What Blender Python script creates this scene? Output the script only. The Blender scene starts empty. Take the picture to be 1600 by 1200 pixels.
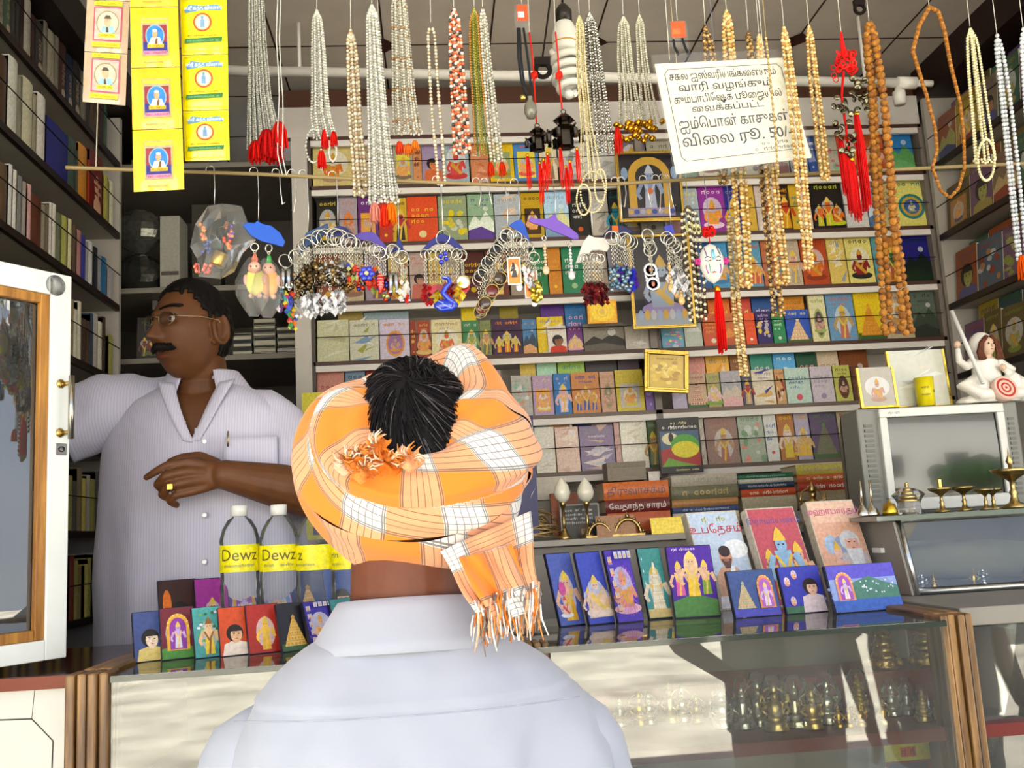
import bpy, math, random
import numpy as np
from mathutils import Vector, Matrix
sc = bpy.context.scene
COL = sc.collection
# ---------------------------------------------------------------- camera
CZ = 1.45
FPX, PITCH, ROLL, YAW = 1500.0, .1532, .0568, .0849
_cp, _sp, _cy, _sy = math.cos(PITCH), math.sin(PITCH), math.cos(YAW), math.sin(YAW)
CF = np.array([_sy*_cp, _cy*_cp, _sp]); _R0 = np.array([_cy, -_sy, 0.]); _U0 = np.cross(_R0, CF)
CR = math.cos(ROLL)*_R0 - math.sin(ROLL)*_U0; CU = math.sin(ROLL)*_R0 + math.cos(ROLL)*_U0
CC = np.array([0., 0., CZ])
cd = bpy.data.cameras.new('camera'); co = bpy.data.objects.new('camera', cd); COL.objects.link(co)
cd.sensor_width = 36; cd.lens = 36*FPX/1600; cd.clip_start = .02; cd.clip_end = 200
co.matrix_world = Matrix(((CR[0], CU[0], -CF[0], 0), (CR[1], CU[1], -CF[1], 0), (CR[2], CU[2], -CF[2], CZ), (0, 0, 0, 1)))
sc.camera = co
# ---------------------------------------------------------------- light
sc.view_settings.view_transform = 'Standard'; sc.view_settings.look = 'None'
sc.view_settings.gamma = 1; sc.view_settings.use_curve_mapping = False
sc.view_settings.exposure = .68
wd = bpy.data.worlds.new('daylight'); sc.world = wd; wd.use_nodes = True
_nt = wd.node_tree; _bg = _nt.nodes['Background']
_tc = _nt.nodes.new('ShaderNodeTexCoord'); _sx = _nt.nodes.new('ShaderNodeSeparateXYZ'); _rp = _nt.nodes.new('ShaderNodeValToRGB')
_nt.links.new(_tc.outputs['Generated'], _sx.inputs[0]); _nt.links.new(_sx.outputs['Z'], _rp.inputs[0]); _nt.links.new(_rp.outputs[0], _bg.inputs[0])
_e = _rp.color_ramp.elements
_e[0].position = .0; _e[0].color = (.72, .80, .92, 1); _e[1].position = .75; _e[1].color = (.30, .44, .72, 1)
_k = _e.new(.3); _k.color = (.50, .64, .90, 1)
_bg.inputs[1].default_value = 1.25
sl = bpy.data.lights.new('sun', 'SUN'); sl.energy = 25.0; sl.angle = .01; sl.color = (1, .97, .92)
so = bpy.data.objects.new('sun', sl); COL.objects.link(so)
so.rotation_euler = Vector((.10, -.60, -.79)).to_track_quat('-Z', 'Y').to_euler()
cy = sc.cycles
cy.max_bounces = 10; cy.transparent_max_bounces = 24; cy.caustics_reflective = False; cy.caustics_refractive = False
cy.sample_clamp_indirect = 6; cy.use_denoising = True
# ---------------------------------------------------------------- pixels to places
def ray(x, y): return CF + CR*(x-800)/FPX - CU*(y-600)/FPX
def pY(x, y, Y): d = ray(x, y); return CC + d*(Y/d[1])
def pZ(x, y, z): d = ray(x, y); return CC + d*((z-CZ)/d[2])
def pX(x, y, X): d = ray(x, y); return CC + d*(X/d[0])
# ---------------------------------------------------------------- colours and materials
def s2l(u): return u/12.92 if u <= .04045 else ((u+.055)/1.055)**2.4
def hx(h):
    if not isinstance(h, str): return h
    if len(h) == 3: h = ''.join(a+a for a in h)
    return tuple(s2l(int(h[i:i+2], 16)/255) for i in (0, 2, 4)) + (1,)
MATS = {}
def mat(name, rough=.6, metal=0, spec=.4, noise=.12, nscale=60, trans=0, alpha=1, coat=0, bump=0, bscale=200, sss=0, sheen=0, ior=1.45, const=None):
    m = bpy.data.materials.new(name); m.use_nodes = True; nt = m.node_tree; b = nt.nodes['Principled BSDF']
    if const:
        at = nt.nodes.new('ShaderNodeRGB'); at.outputs[0].default_value = hx(const); at.outputs[0].name = 'Color'
    else:
        at = nt.nodes.new('ShaderNodeAttribute'); at.attribute_name = 'Col'
    tc = nt.nodes.new('ShaderNodeTexCoord'); nz = nt.nodes.new('ShaderNodeTexNoise'); nz.inputs['Scale'].default_value = nscale; nz.inputs['Detail'].default_value = 3
    nt.links.new(tc.outputs['Object'], nz.inputs['Vector'])
    mr = nt.nodes.new('ShaderNodeMapRange'); mr.inputs['From Min'].default_value = .3; mr.inputs['From Max'].default_value = .7
    mr.inputs['To Min'].default_value = 1-noise; mr.inputs['To Max'].default_value = 1+noise
    nt.links.new(nz.outputs['Fac'], mr.inputs['Value'])
    mx = nt.nodes.new('ShaderNodeVectorMath'); mx.operation = 'SCALE'
    nt.links.new(at.outputs[0], mx.inputs[0]); nt.links.new(mr.outputs[0], mx.inputs['Scale']); nt.links.new(mx.outputs[0], b.inputs['Base Color'])
    b.inputs['Roughness'].default_value = rough; b.inputs['Metallic'].default_value = metal; b.inputs['Specular IOR Level'].default_value = spec
    b.inputs['Transmission Weight'].default_value = trans; b.inputs['Alpha'].default_value = alpha; b.inputs['Coat Weight'].default_value = coat; b.inputs['IOR'].default_value = ior
    if sss: b.inputs['Subsurface Weight'].default_value = sss; b.inputs['Subsurface Radius'].default_value = (.01, .004, .002)
    if sheen: b.inputs['Sheen Weight'].default_value = sheen
    if bump:
        n2 = nt.nodes.new('ShaderNodeTexNoise'); n2.inputs['Scale'].default_value = bscale; n2.inputs['Detail'].default_value = 2
        nt.links.new(tc.outputs['Object'], n2.inputs['Vector'])
        bp = nt.nodes.new('ShaderNodeBump'); bp.inputs['Strength'].default_value = bump; bp.inputs['Distance'].default_value = .002
        nt.links.new(n2.outputs['Fac'], bp.inputs['Height']); nt.links.new(bp.outputs[0], b.inputs['Normal'])
    MATS[name] = m; return m
mat('matte', .8, spec=.2); mat('paint', .45, noise=.05, nscale=9); mat('paper', .7, spec=.25, noise=.1, nscale=90)
mat('print', .38, spec=.5, noise=.16, nscale=130); mat('plastic', .3, noise=.04); mat('gloss', .12, spec=.6, noise=.05, coat=.4)
mat('gold', .28, metal=1, noise=.2, nscale=120, bump=.25, bscale=300); mat('silver', .22, metal=1, noise=.12); mat('pearl', .25, spec=.6, noise=.12, nscale=300, coat=.5)
mat('thread', .9, spec=.1, noise=.2, nscale=400); mat('cloth', .85, spec=.15, noise=.03, nscale=25, bump=.15, bscale=900, sheen=.15)
mat('skin', .48, spec=.4, noise=.14, nscale=40, bump=.18, bscale=500, sss=.06); mat('hair', .6, spec=.22, noise=.3, nscale=300)
mat('skin_keeper', .5, spec=.35, noise=.12, nscale=40, bump=.12, bscale=500, sss=.05, const='5f3a20'); mat('skin_customer', .5, spec=.35, noise=.1, nscale=40, bump=.12, bscale=500, sss=.05, const='6a3c26'); mat('ground', .95, spec=.1, noise=.38, nscale=1.6); mat('plaster', .5, noise=.05, const='e4e0d8')
mat('crystal', .06, trans=.75, spec=.6, noise=.1, nscale=300); mat('rudra', .75, noise=.35, nscale=260, bump=.9, bscale=420)
mat('foil', .16, metal=.6, spec=.7, noise=.25, nscale=60, bump=.35, bscale=60)
def glass_mat(name, tint, ior, veil=0., veilcol=(.8, .78, .7, 1), rough=0.):
    m = bpy.data.materials.new(name); m.use_nodes = True; nt = m.node_tree; nt.nodes.remove(nt.nodes['Principled BSDF']); out = nt.nodes['Material Output']
    tr = nt.nodes.new('ShaderNodeBsdfTransparent'); tr.inputs[0].default_value = tint
    gl = nt.nodes.new('ShaderNodeBsdfGlossy'); gl.inputs['Roughness'].default_value = rough
    fr = nt.nodes.new('ShaderNodeFresnel'); fr.inputs[0].default_value = ior
    mx = nt.nodes.new('ShaderNodeMixShader'); nt.links.new(fr.outputs[0], mx.inputs[0]); nt.links.new(tr.outputs[0], mx.inputs[1]); nt.links.new(gl.outputs[0], mx.inputs[2])
    last = mx
    if veil:  # mottled pale veil; on the panes it stands for street glare
        df = nt.nodes.new('ShaderNodeBsdfDiffuse'); df.inputs[0].default_value = veilcol
        tc = nt.nodes.new('ShaderNodeTexCoord'); nz = nt.nodes.new('ShaderNodeTexNoise'); nz.inputs['Scale'].default_value = 9; nz.inputs['Detail'].default_value = 5
        nt.links.new(tc.outputs['Object'], nz.inputs['Vector'])
        ml = nt.nodes.new('ShaderNodeMath'); ml.operation = 'MULTIPLY'; ml.inputs[1].default_value = veil*2; nt.links.new(nz.outputs['Fac'], ml.inputs[0])
        m2 = nt.nodes.new('ShaderNodeMixShader'); nt.links.new(ml.outputs[0], m2.inputs[0]); nt.links.new(mx.outputs[0], m2.inputs[1]); nt.links.new(df.outputs[0], m2.inputs[2]); last = m2
    nt.links.new(last.outputs[0], out.inputs[0]); MATS[name] = m; return m
glass_mat('pane', (.96, .98, .96, 1), 1.9, .05); glass_mat('door_glass', (.8, .86, .9, 1), 2.5, .04); glass_mat('film', (.97, .97, .97, 1), 1.35, .05, (.9, .9, .9, 1), .12)
glass_mat('bottle', (.97, .98, .98, 1), 1.22, .04, (.9, .9, .9, 1), .05); glass_mat('lens', (.95, .95, .95, 1), 1.4)
def wood_mat(name, c1, c2, scale, axis, rough=.4, sx=1, sy=12):
    m = bpy.data.materials.new(name); m.use_nodes = True; nt = m.node_tree; b = nt.nodes['Principled BSDF']
    tc = nt.nodes.new('ShaderNodeTexCoord'); mp = nt.nodes.new('ShaderNodeMapping'); sc_ = [sy]*3; sc_[axis] = sx; mp.inputs['Scale'].default_value = sc_
    nz = nt.nodes.new('ShaderNodeTexNoise'); nz.inputs['Scale'].default_value = scale; nz.inputs['Detail'].default_value = 6
    rp = nt.nodes.new('ShaderNodeValToRGB'); rp.color_ramp.elements[0].position = .35; rp.color_ramp.elements[1].position = .68
    rp.color_ramp.elements[0].color = hx(c1); rp.color_ramp.elements[1].color = hx(c2)
    nt.links.new(tc.outputs['Object'], mp.inputs[0]); nt.links.new(mp.outputs[0], nz.inputs['Vector']); nt.links.new(nz.outputs['Fac'], rp.inputs[0]); nt.links.new(rp.outputs[0], b.inputs['Base Color'])
    b.inputs['Roughness'].default_value = rough; MATS[name] = m
wood_mat('oak_post', '5a3d20', 'a37a45', 6, 2); wood_mat('oak_rail', '5a3d20', 'a37a45', 6, 1); wood_mat('beading', '8a5a20', 'c08838', 8, 2); wood_mat('brown_top', '2a1512', '4a2420', 5, 0, .15)
# ---------------------------------------------------------------- mesh building
class MB:
    def __init__(s): s.v = []; s.f = []; s.c = []; s.m = []; s.s = []; s.n = 0; s.uv = None
    def add(s, V, Fs, col, m='matte', smooth=False):
        o = s.n; V = np.asarray(V, float); s.v.append(V); s.n += len(V)
        if isinstance(Fs, np.ndarray): Fs = (Fs+o).tolist()
        else: Fs = [[i+o for i in f] for f in Fs]
        s.f += Fs; k = len(Fs)
        if isinstance(col, list) and len(col) == k and not isinstance(col[0], float): s.c += [hx(c) for c in col]
        else: s.c += [hx(col)]*k
        s.m += [m]*k; s.s += [smooth]*k
        return s
    def box(s, c, d, col, m='matte', R=None):
        x, y, z = [a/2 for a in d]
        V = np.array([(-x, -y, -z), (x, -y, -z), (x, y, -z), (-x, y, -z), (-x, -y, z), (x, -y, z), (x, y, z), (-x, y, z)])
        if R is not None: V = V@np.array(R).T
        return s.add(V+np.array(c), [(0, 3, 2, 1), (4, 5, 6, 7), (0, 1, 5, 4), (1, 2, 6, 5), (2, 3, 7, 6), (3, 0, 4, 7)], col, m)
    def bb(s, a, b, col, m='matte'):
        a = np.array(a, float); b = np.array(b, float); return s.box((a+b)/2, abs(b-a), col, m)
    def tube(s, pts, r, col, m='matte', n=6, cap=True, closed=False, smooth=True, flat=None):
        pts = np.asarray(pts, float); k = len(pts); r = np.broadcast_to(np.asarray(r, float), (k,))
        T = np.roll(pts, -1, 0)-np.roll(pts, 1, 0) if closed else np.gradient(pts, axis=0)
        T /= np.linalg.norm(T, axis=1)[:, None]+1e-12
        up = np.array([0, 0, 1.]) if abs(T[0][2]) < .9 else np.array([1., 0, 0]); V = []
        nv = np.cross(T[0], up); nv /= np.linalg.norm(nv)
        a = np.arange(n)*2*math.pi/n
        for i in range(k):
            nv = nv-T[i]*(nv@T[i]); nv /= np.linalg.norm(nv)+1e-12; b = np.cross(T[i], nv)
            V.append(pts[i]+r[i]*(np.cos(a)[:, None]*nv+np.sin(a)[:, None]*b*(flat or 1)))
        V = np.concatenate(V); Fs = []
        for i in range(k if closed else k-1):
            j = (i+1) % k
            for q in range(n): Fs.append((i*n+q, i*n+(q+1) % n, j*n+(q+1) % n, j*n+q))
        if cap and not closed: Fs += [tuple(range(n))[::-1], tuple((k-1)*n+q for q in range(n))]
        return s.add(V, Fs, col, m, smooth)
    def lathe(s, prof, c, col, m='matte', n=16, smooth=True, axis=None, sc_=(1, 1)):
        a = np.arange(n)*2*math.pi/n; V = []; Fs = []
        for r, z in prof: V.append(np.stack([r*np.cos(a)*sc_[0], r*np.sin(a)*sc_[1], np.full(n, z)], 1))
        V = np.concatenate(V)
        if axis is not None: V = V@np.array(Vector((0, 0, 1)).rotation_difference(Vector(axis)).to_matrix()).T
        for i in range(len(prof)-1):
            for q in range(n): Fs.append((i*n+q, i*n+(q+1) % n, (i+1)*n+(q+1) % n, (i+1)*n+q))
        if prof[0][0] > 1e-5: Fs.append(tuple(range(n))[::-1])
        if prof[-1][0] > 1e-5: Fs.append(tuple((len(prof)-1)*n+q for q in range(n)))
        return s.add(V+np.array(c), Fs, col, m, smooth)
    def ball(s, c, r, col, m='matte', n=10, R=None):
        r = np.broadcast_to(np.asarray(r, float), (3,)); k = max(4, n//2+1); V = [(0, 0, -1)]; Fs = []
        for i in range(1, k):
            t = math.pi*i/k-math.pi/2
            for q in range(n): p = 2*math.pi*q/n; V.append((math.cos(t)*math.cos(p), math.cos(t)*math.sin(p), math.sin(t)))
        V.append((0, 0, 1)); V = np.array(V)*r
        if R is not None: V = V@np.array(R).T
        for q in range(n): Fs.append((0, 1+(q+1) % n, 1+q)); Fs.append((len(V)-1, 1+(k-2)*n+q, 1+(k-2)*n+(q+1) % n))
        for i in range(k-2):
            for q in range(n): Fs.append((1+i*n+q, 1+i*n+(q+1) % n, 1+(i+1)*n+(q+1) % n, 1+(i+1)*n+q))
        return s.add(V+np.array(c), Fs, col, m, True)
    def beads(s, pts, r, cols, m='pearl', n=6, sq=1.):
        pts = np.asarray(pts, float); K = len(pts); t = MB(); t.ball((0, 0, 0), (1, 1, sq), 'fff', n=n)
        BV = t.v[0]; BF = t.f; nv = len(BV); r = np.broadcast_to(np.asarray(r, float), (K,))
        V = (pts[:, None, :]+BV[None]*r[:, None, None]).reshape(-1, 3); Fs = []; cl = []
        cols = cols if isinstance(cols, list) else [cols]
        for i in range(K): Fs += [[a+i*nv for a in f] for f in BF]; cl += [hx(cols[i % len(cols)])]*len(BF)
        o = s.n; s.v.append(V); s.n += len(V); s.f += [[a+o for a in f] for f in Fs]; s.c += cl; s.m += [m]*len(Fs); s.s += [True]*len(Fs)
        return s
    def torus(s, c, R, r, col, m='silver', ax=(0, 1, 0), n=18, k=5):
        q = Vector((0, 0, 1)).rotation_difference(Vector(ax)).to_matrix(); a = np.arange(n)*2*math.pi/n
        P = np.stack([R*np.cos(a), R*np.sin(a), 0*a], 1)@np.array(q).T+np.array(c)
        return s.tube(P, r, col, m, k, closed=True)
    def grid(s, G, col, m='matte', smooth=True, wu=False, wv=False):
        G = np.asarray(G, float); a, b = G.shape[:2]; Fs = []
        for i in range(a if wu else a-1):
            for j in range(b if wv else b-1):
                Fs.append((i*b+j, ((i+1) % a)*b+j, ((i+1) % a)*b+(j+1) % b, i*b+(j+1) % b))
        return s.add(G.reshape(-1, 3), Fs, col, m, smooth)
    def prism(s, poly, y0, y1, col, m='matte', M=None, smooth=False):
        "polygon in the x,z plane, extruded from y0 to y1"
        n = len(poly); V = np.array([(x, y0, z) for x, z in poly]+[(x, y1, z) for x, z in poly])
        if M is not None: V = V@np.array(M)[:3, :3].T+np.array(M)[:3, 3]
        Fs = [tuple(range(n)), tuple(range(2*n-1, n-1, -1))]+[(i, i+n, (i+1) % n+n, (i+1) % n) for i in range(n)]
        return s.add(V, Fs, col, m, smooth)
    def art(s, A, M, m='print', z0=.0003, dz=.00006):
        "printed shapes (u right, v up) laid on the plane M (columns u, v, normal, origin)"
        M = np.array(M)
        for i, (P, c) in enumerate(A.p):
            P = np.asarray(P, float); V = np.stack([P[:, 0], P[:, 1], np.full(len(P), z0+dz*A.t[i])], 1)
            s.add(V@M[:3, :3].T+M[:3, 3], [tuple(range(len(P)))], c, m)
        return s
    def build(s, name, parent=None, loc=None, rot=None, bevel=0, mods=(), kind=None):
        V = np.concatenate(s.v) if s.v else np.zeros((0, 3))
        me = bpy.data.meshes.new(name); me.from_pydata(V.tolist(), [], s.f)
        ms = list(dict.fromkeys(s.m))
        for k in ms: me.materials.append(MATS[k])
        ix = {k: i for i, k in enumerate(ms)}
        me.polygons.foreach_set('material_index', [ix[k] for k in s.m]); me.polygons.foreach_set('use_smooth', s.s)
        at = me.attributes.new('Col', 'FLOAT_COLOR', 'FACE'); at.data.foreach_set('color', np.array(s.c, dtype=np.float32).ravel())
        if s.uv is not None:
            ul = me.uv_layers.new(name='UVMap'); li = np.zeros(len(me.loops), dtype=np.int32); me.loops.foreach_get('vertex_index', li)
            ul.data.foreach_set('uv', np.asarray(s.uv, dtype=np.float32)[li].ravel())
        me.update()
        o = bpy.data.objects.new(name, me); COL.objects.link(o)
        if parent: o.parent = parent
        if loc is not None: o.location = loc
        if rot is not None: o.rotation_euler = rot
        if bevel:
            b = o.modifiers.new('b', 'BEVEL'); b.width = bevel; b.segments = 2; b.limit_method = 'ANGLE'
        if kind: o['kind'] = kind
        return o
def tag(o, label, cat, group=None):
    o['label'] = label; o['category'] = cat
    if group: o['group'] = group
    return o
def thing(name, label, cat, loc=(0, 0, 0), rot=(0, 0, 0), group=None):
    o = bpy.data.objects.new(name, None); COL.objects.link(o); o.location = loc; o.rotation_euler = rot; o.empty_display_size = .05
    return tag(o, label, cat, group)
def struct(name, mb, **k): return mb.build(name, kind='structure', **k)
def copy_tree(o, parent=None):
    c = o.copy(); COL.objects.link(c); c.parent = parent
    for ch in list(o.children): copy_tree(ch, c)
    return c
# ---------------------------------------------------------------- printed art
def circ(x, y, rx, ry=None, n=14, a0=0, a1=2*math.pi):
    ry = rx if ry is None else ry; full = abs(a1-a0-2*math.pi) < 1e-6
    return [(x+rx*math.cos(a0+(a1-a0)*i/(n if full else n-1)), y+ry*math.sin(a0+(a1-a0)*i/(n if full else n-1))) for i in range(n)]
_TX = {}
def text_polys(body, bold=0):
    if (body, bold) not in _TX:
        cu = bpy.data.curves.new('tmp', 'FONT'); cu.body = body; cu.size = 1; cu.resolution_u = 3; cu.align_x = 'CENTER'; cu.offset = bold
        ob = bpy.data.objects.new('tmp', cu); COL.objects.link(ob); dg = bpy.context.evaluated_depsgraph_get()
        me = ob.evaluated_get(dg).to_mesh(); V = np.array([tuple(v.co)[:2] for v in me.vertices]); Fs = [tuple(p.vertices) for p in me.polygons]
        ob.evaluated_get(dg).to_mesh_clear(); bpy.data.objects.remove(ob); bpy.data.curves.remove(cu); _TX[body, bold] = (V, Fs)
    return _TX[body, bold]
class Art:
    def __init__(s): s.p = []; s.t = []; s.k = 0; s.h = False
    def poly(s, P, c):
        s.p.append((P, c)); s.t.append(s.k); s.k += not s.h; return s
    def hold(s, on):
        s.h = on; s.k += not on; return s
    def rect(s, x0, y0, x1, y1, c): return s.poly([(x0, y0), (x1, y0), (x1, y1), (x0, y1)], c)
    def ell(s, x, y, rx, ry, c, n=14): return s.poly(circ(x, y, rx, ry, n), c)
    def ring(s, x, y, r0, r1, c, n=20, asp=1):
        was = s.h; s.h = True
        for i in range(n):
            a, b = 2*math.pi*i/n, 2*math.pi*(i+1)/n
            s.poly([(x+r0*math.cos(a), y+asp*r0*math.sin(a)), (x+r1*math.cos(a), y+asp*r1*math.sin(a)), (x+r1*math.cos(b), y+asp*r1*math.sin(b)), (x+r0*math.cos(b), y+asp*r0*math.sin(b))], c)
        return s if was else s.hold(False)
    def line(s, x0, y0, x1, y1, w, c):
        d = math.hypot(x1-x0, y1-y0)+1e-9; a, b = -(y1-y0)/d*w/2, (x1-x0)/d*w/2
        return s.poly([(x0+a, y0+b), (x0-a, y0-b), (x1-a, y1-b), (x1+a, y1+b)], c)
    def border(s, w, h, t, c):
        return s.rect(0, 0, w, t, c).rect(0, h-t, w, h, c).rect(0, t, t, h-t, c).rect(w-t, t, w, h-t, c)
    def squig(s, x, y, W, hgt, c, rng, n=None):
        "unreadable small lettering: a row of loops and hooks"
        s.h = True; n = n or max(3, int(W/(hgt*1.05))); st = W/n; t = hgt*.2
        for i in range(n):
            if rng.random() < .12 and 0 < i < n-1: continue
            cx = x+st*(i+.5); r = min(st, hgt)*.42; k = rng.random()
            if k < .55: s.ring(cx, y+hgt*.42, r*.55, r, c, 7)
            else: s.rect(cx-r, y, cx-r+t, y+hgt*.8, c); s.rect(cx-r, y+hgt*.8-t, cx+r, y+hgt*.8, c)
            if k > .35: s.rect(cx+r*.6, y-(.15 if k > .8 else 0)*hgt, cx+r*.6+t, y+hgt*(.85+.3*(k > .7)), c)
        return s.hold(False)
    def text(s, body, x, y, size, c, m=1., bold=0):
        V, Fs = text_polys(body, bold); s.h = True
        for f in Fs: s.poly([(x+V[i][0]*size*m, y+V[i][1]*size) for i in f], c)
        return s.hold(False)
def fig(a, x, y, h, skin, robe, crown, rng, seat=True, arms=True):
    "a small robed figure with crown, seated or standing"
    if seat:
        a.ell(x, y+h*.12, h*.34, h*.12, robe); a.poly([(x-h*.17, y+h*.15), (x+h*.17, y+h*.15), (x+h*.2, y+h*.55), (x-h*.2, y+h*.55)], skin)
        a.poly([(x-h*.2, y+h*.5), (x-h*.1, y+h*.55), (x+h*.2, y+h*.2), (x+h*.1, y+h*.17)], crown)
    else:
        a.poly([(x-h*.13, y), (x+h*.13, y), (x+h*.1, y+h*.42), (x-h*.1, y+h*.42)], robe); a.poly([(x-h*.1, y+h*.4), (x+h*.1, y+h*.4), (x+h*.13, y+h*.66), (x-h*.13, y+h*.66)], skin)
        a.line(x-h*.02, y, x+h*.03, y+h*.4, h*.05, crown)
    if arms:
        for q in (-1, 1): a.line(x+q*h*.16, y+h*.6, x+q*h*.27, y+h*.36, h*.08, skin); a.line(x+q*h*.27, y+h*.36, x+q*h*.2, y+h*.62 if q > 0 else y+h*.25, h*.07, skin)
    a.line(x-h*.12, y+h*.6, x, y+h*.36, h*.045, crown); a.line(x+h*.12, y+h*.6, x, y+h*.36, h*.045, crown)
    a.ell(x, y+h*.74, h*.09, h*.11, skin, 10); a.poly([(x-h*.1, y+h*.8), (x+h*.1, y+h*.8), (x+h*.05, y+h*.93), (x, y+h), (x-h*.05, y+h*.93)], crown)
    a.rect(x-h*.05, y+h*.735, x-h*.02, y+h*.755, '222').rect(x+h*.02, y+h*.735, x+h*.05, y+h*.755, '222')
def face(a, x, y, r, skin, hair, robe, w):
    a.poly([(max(0, x-r*2), 0), (min(w, x+r*2), 0), (min(w, x+r*1.7), y-r*1.3), (x+r*.5, y-r*.9), (x-r*.5, y-r*.9), (max(0, x-r*1.7), y-r*1.3)], robe)
    a.ell(x-r*.1, y+r*.25, r*1.25, r*1.3, hair); a.rect(x-r*.35, y-r*1.2, x+r*.35, y-r*.5, skin); a.ell(x+r*.1, y, r*.85, r*1.12, skin, 16)
    a.poly([(x-r*.75, y+r*.5), (x+r*.95, y+r*.5), (x+r*.5, y+r*1.2), (x-r*.4, y+r*1.25)], hair)
    for q in (-.25, .45): a.ell(x+r*q, y+r*.12, r*.17, r*.07, '221510', 6); a.line(x+r*(q-.2), y+r*.3, x+r*(q+.2), y+r*.32, r*.07, hair)
    a.line(x+r*.1, y, x+r*.14, y-r*.3, r*.09, tuple(.75*k for k in hx(skin)[:3])+(1,)); a.ell(x+r*.12, y-r*.58, r*.2, r*.06, 'a33', 6); a.ell(x+r*.1, y+r*.42, r*.06, r*.06, 'c22', 6)
def gopuram(a, x, y, w, h, c1, c2):
    for i in range(5):
        f0, f1 = 1-i*.17, 1-(i+1)*.17; z0 = y+h*i*.17; a.poly([(x-w/2*f0, z0), (x+w/2*f0, z0), (x+w/2*f1, z0+h*.15), (x-w/2*f1, z0+h*.15)], c1)
        for k in range(-2, 3): a.ell(x+k*w*.17*f0, z0+h*.06, w*.05*f0, h*.045, c2, 6)
        a.rect(x-w/2*f1*1.08, z0+h*.15, x+w/2*f1*1.08, z0+h*.17, c2)
    a.ell(x, y+h*.9, w*.09, h*.06, c2, 8); a.poly([(x-w*.02, y+h*.92), (x+w*.02, y+h*.92), (x, y+h)], c1)
def art_of(kind, w, h, bg, c1, c2, rng):
    a = Art(); a.rect(0, 0, w, h, bg); k = kind[0]; R = rng.random
    ti = 'n' not in kind[1:]
    pale = tuple(min(1, .5*q+.4) for q in hx(bg)[:3])+(1,)
    if k == 'd': a.ell(w*.5, h*.5, w*.38, h*.27, pale); fig(a, w*.5, h*.1, h*.62, c1, c2, 'c93', rng)
    elif k == 's': a.ell(w*.55, h*.42, w*.3, h*.32, pale); fig(a, w*.55, h*.06, h*.7, c1, c2, 'db4', rng, seat=False)
    elif k == 't':
        for i in range(3): a.squig(w*.12, h*(.68-i*.13), w*(.76-.15*i), h*.075, c2, rng)
        a.ell(w*.5, h*.18, w*.13, w*.13, c1)
    elif k == 'p': face(a, w*.55, h*.42, w*.24, c1, '1a1412', c2, w)
    elif k == 'g': a.rect(0, 0, w, h*.15, '3a5a2a'); gopuram(a, w*.5, h*.1, w*.8, h*.66, c1, c2)
    elif k == 'l':
        a.poly([(0, h*.3), (w*.25, h*.55), (w*.45, h*.42), (w*.7, h*.62), (w, h*.4), (w, 0), (0, 0)], c1); a.poly([(0, h*.22), (w*.5, h*.3), (w, h*.16), (w, 0), (0, 0)], c2); a.ell(w*.7, h*.68, w*.1, w*.1, pale)
    elif k == 'f': a.rect(w*.14, h*.1, w*.86, h*.66, c1); a.ell(w*.5, h*.36, w*.25, h*.2, pale); fig(a, w*.5, h*.13, h*.48, 'd96', c2, 'da4', rng)
    elif k == 'o': a.ell(w*.52, h*.4, w*.32, h*.32, c2, 18); a.ell(w*.52, h*.4, w*.26, h*.26, c1, 18); fig(a, w*.52, h*.2, h*.38, 'c98', c2, '987', rng)
    elif k == 'w':
        for i in range(9): y = R()*h; a.poly([(w*R()*.6, y), (w*(.4+R()*.6), y+h*(R()-.4)*.3), (w*(.5+R()*.5), y+h*(R()-.4)*.3+.012)], [c1, c2, pale][i % 3])
    elif k == 'm':
        for q, s_ in ((.22, .45), (.78, .45), (.5, .6)): a.ell(w*q, h*(.05+s_*.74), h*s_*.2, h*s_*.2, pale, 10); fig(a, w*q, h*.08, h*s_, c1, c2, 'db5', rng, seat=R() < .5)
    elif k == 'r': a.ring(w*.5, h*.42, w*.33, w*.42, c2); a.ring(w*.5, h*.42, w*.25, w*.33, 'b93'); a.ell(w*.5, h*.42, w*.25, w*.25, c1); fig(a, w*.5, h*.42-w*.2, w*.4, 'ccb', '786', 'ba7', rng)
    elif k == 'x':
        for i in range(14): a.ell(w*(.08+.84*R()), h*(.06+.7*R()), w*(.06+.1*R()), h*(.03+.06*R()), [c1, c2, pale][i % 3], 7)
    if ti and k not in 't': a.squig(w*.12, h*.84, w*.76, h*.075, c2 if k != 'w' else '887', rng); (R() < .5) and a.squig(w*.25, h*.74, w*.5, h*.05, c2, rng)
    return a
CN = {'red': (190, 45, 35), 'maroon': (105, 30, 30), 'orange': (220, 120, 45), 'yellow': (225, 195, 60), 'cream': (215, 200, 150), 'white': (225, 225, 220), 'pale grey': (175, 172, 165), 'grey': (125, 122, 118),
      'black': (28, 25, 22), 'navy': (32, 32, 110), 'blue': (65, 110, 180), 'sky blue': (150, 185, 210), 'teal': (60, 135, 125), 'green': (65, 120, 70), 'olive': (140, 135, 80), 'lime green': (160, 195, 95), 'mint green': (180, 212, 190),
      'purple': (105, 50, 125), 'lavender': (165, 150, 180), 'pink': (205, 140, 130), 'brown': (120, 70, 40), 'tan': (185, 145, 105), 'mustard': (185, 150, 30)}
def cname(h):
    h = ''.join(a+a for a in h) if len(h) == 3 else h; p = [int(h[i:i+2], 16) for i in (0, 2, 4)]
    return min(CN, key=lambda k: sum((a-b)**2 for a, b in zip(CN[k], p)))
ORD = ['', 'first', 'second', 'third', 'fourth', 'fifth', 'sixth', 'seventh', 'eighth', 'ninth', 'tenth', 'eleventh', 'twelfth', 'thirteenth', 'fourteenth', 'fifteenth', 'sixteenth', 'seventeenth', 'eighteenth', 'nineteenth', 'twentieth']
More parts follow.
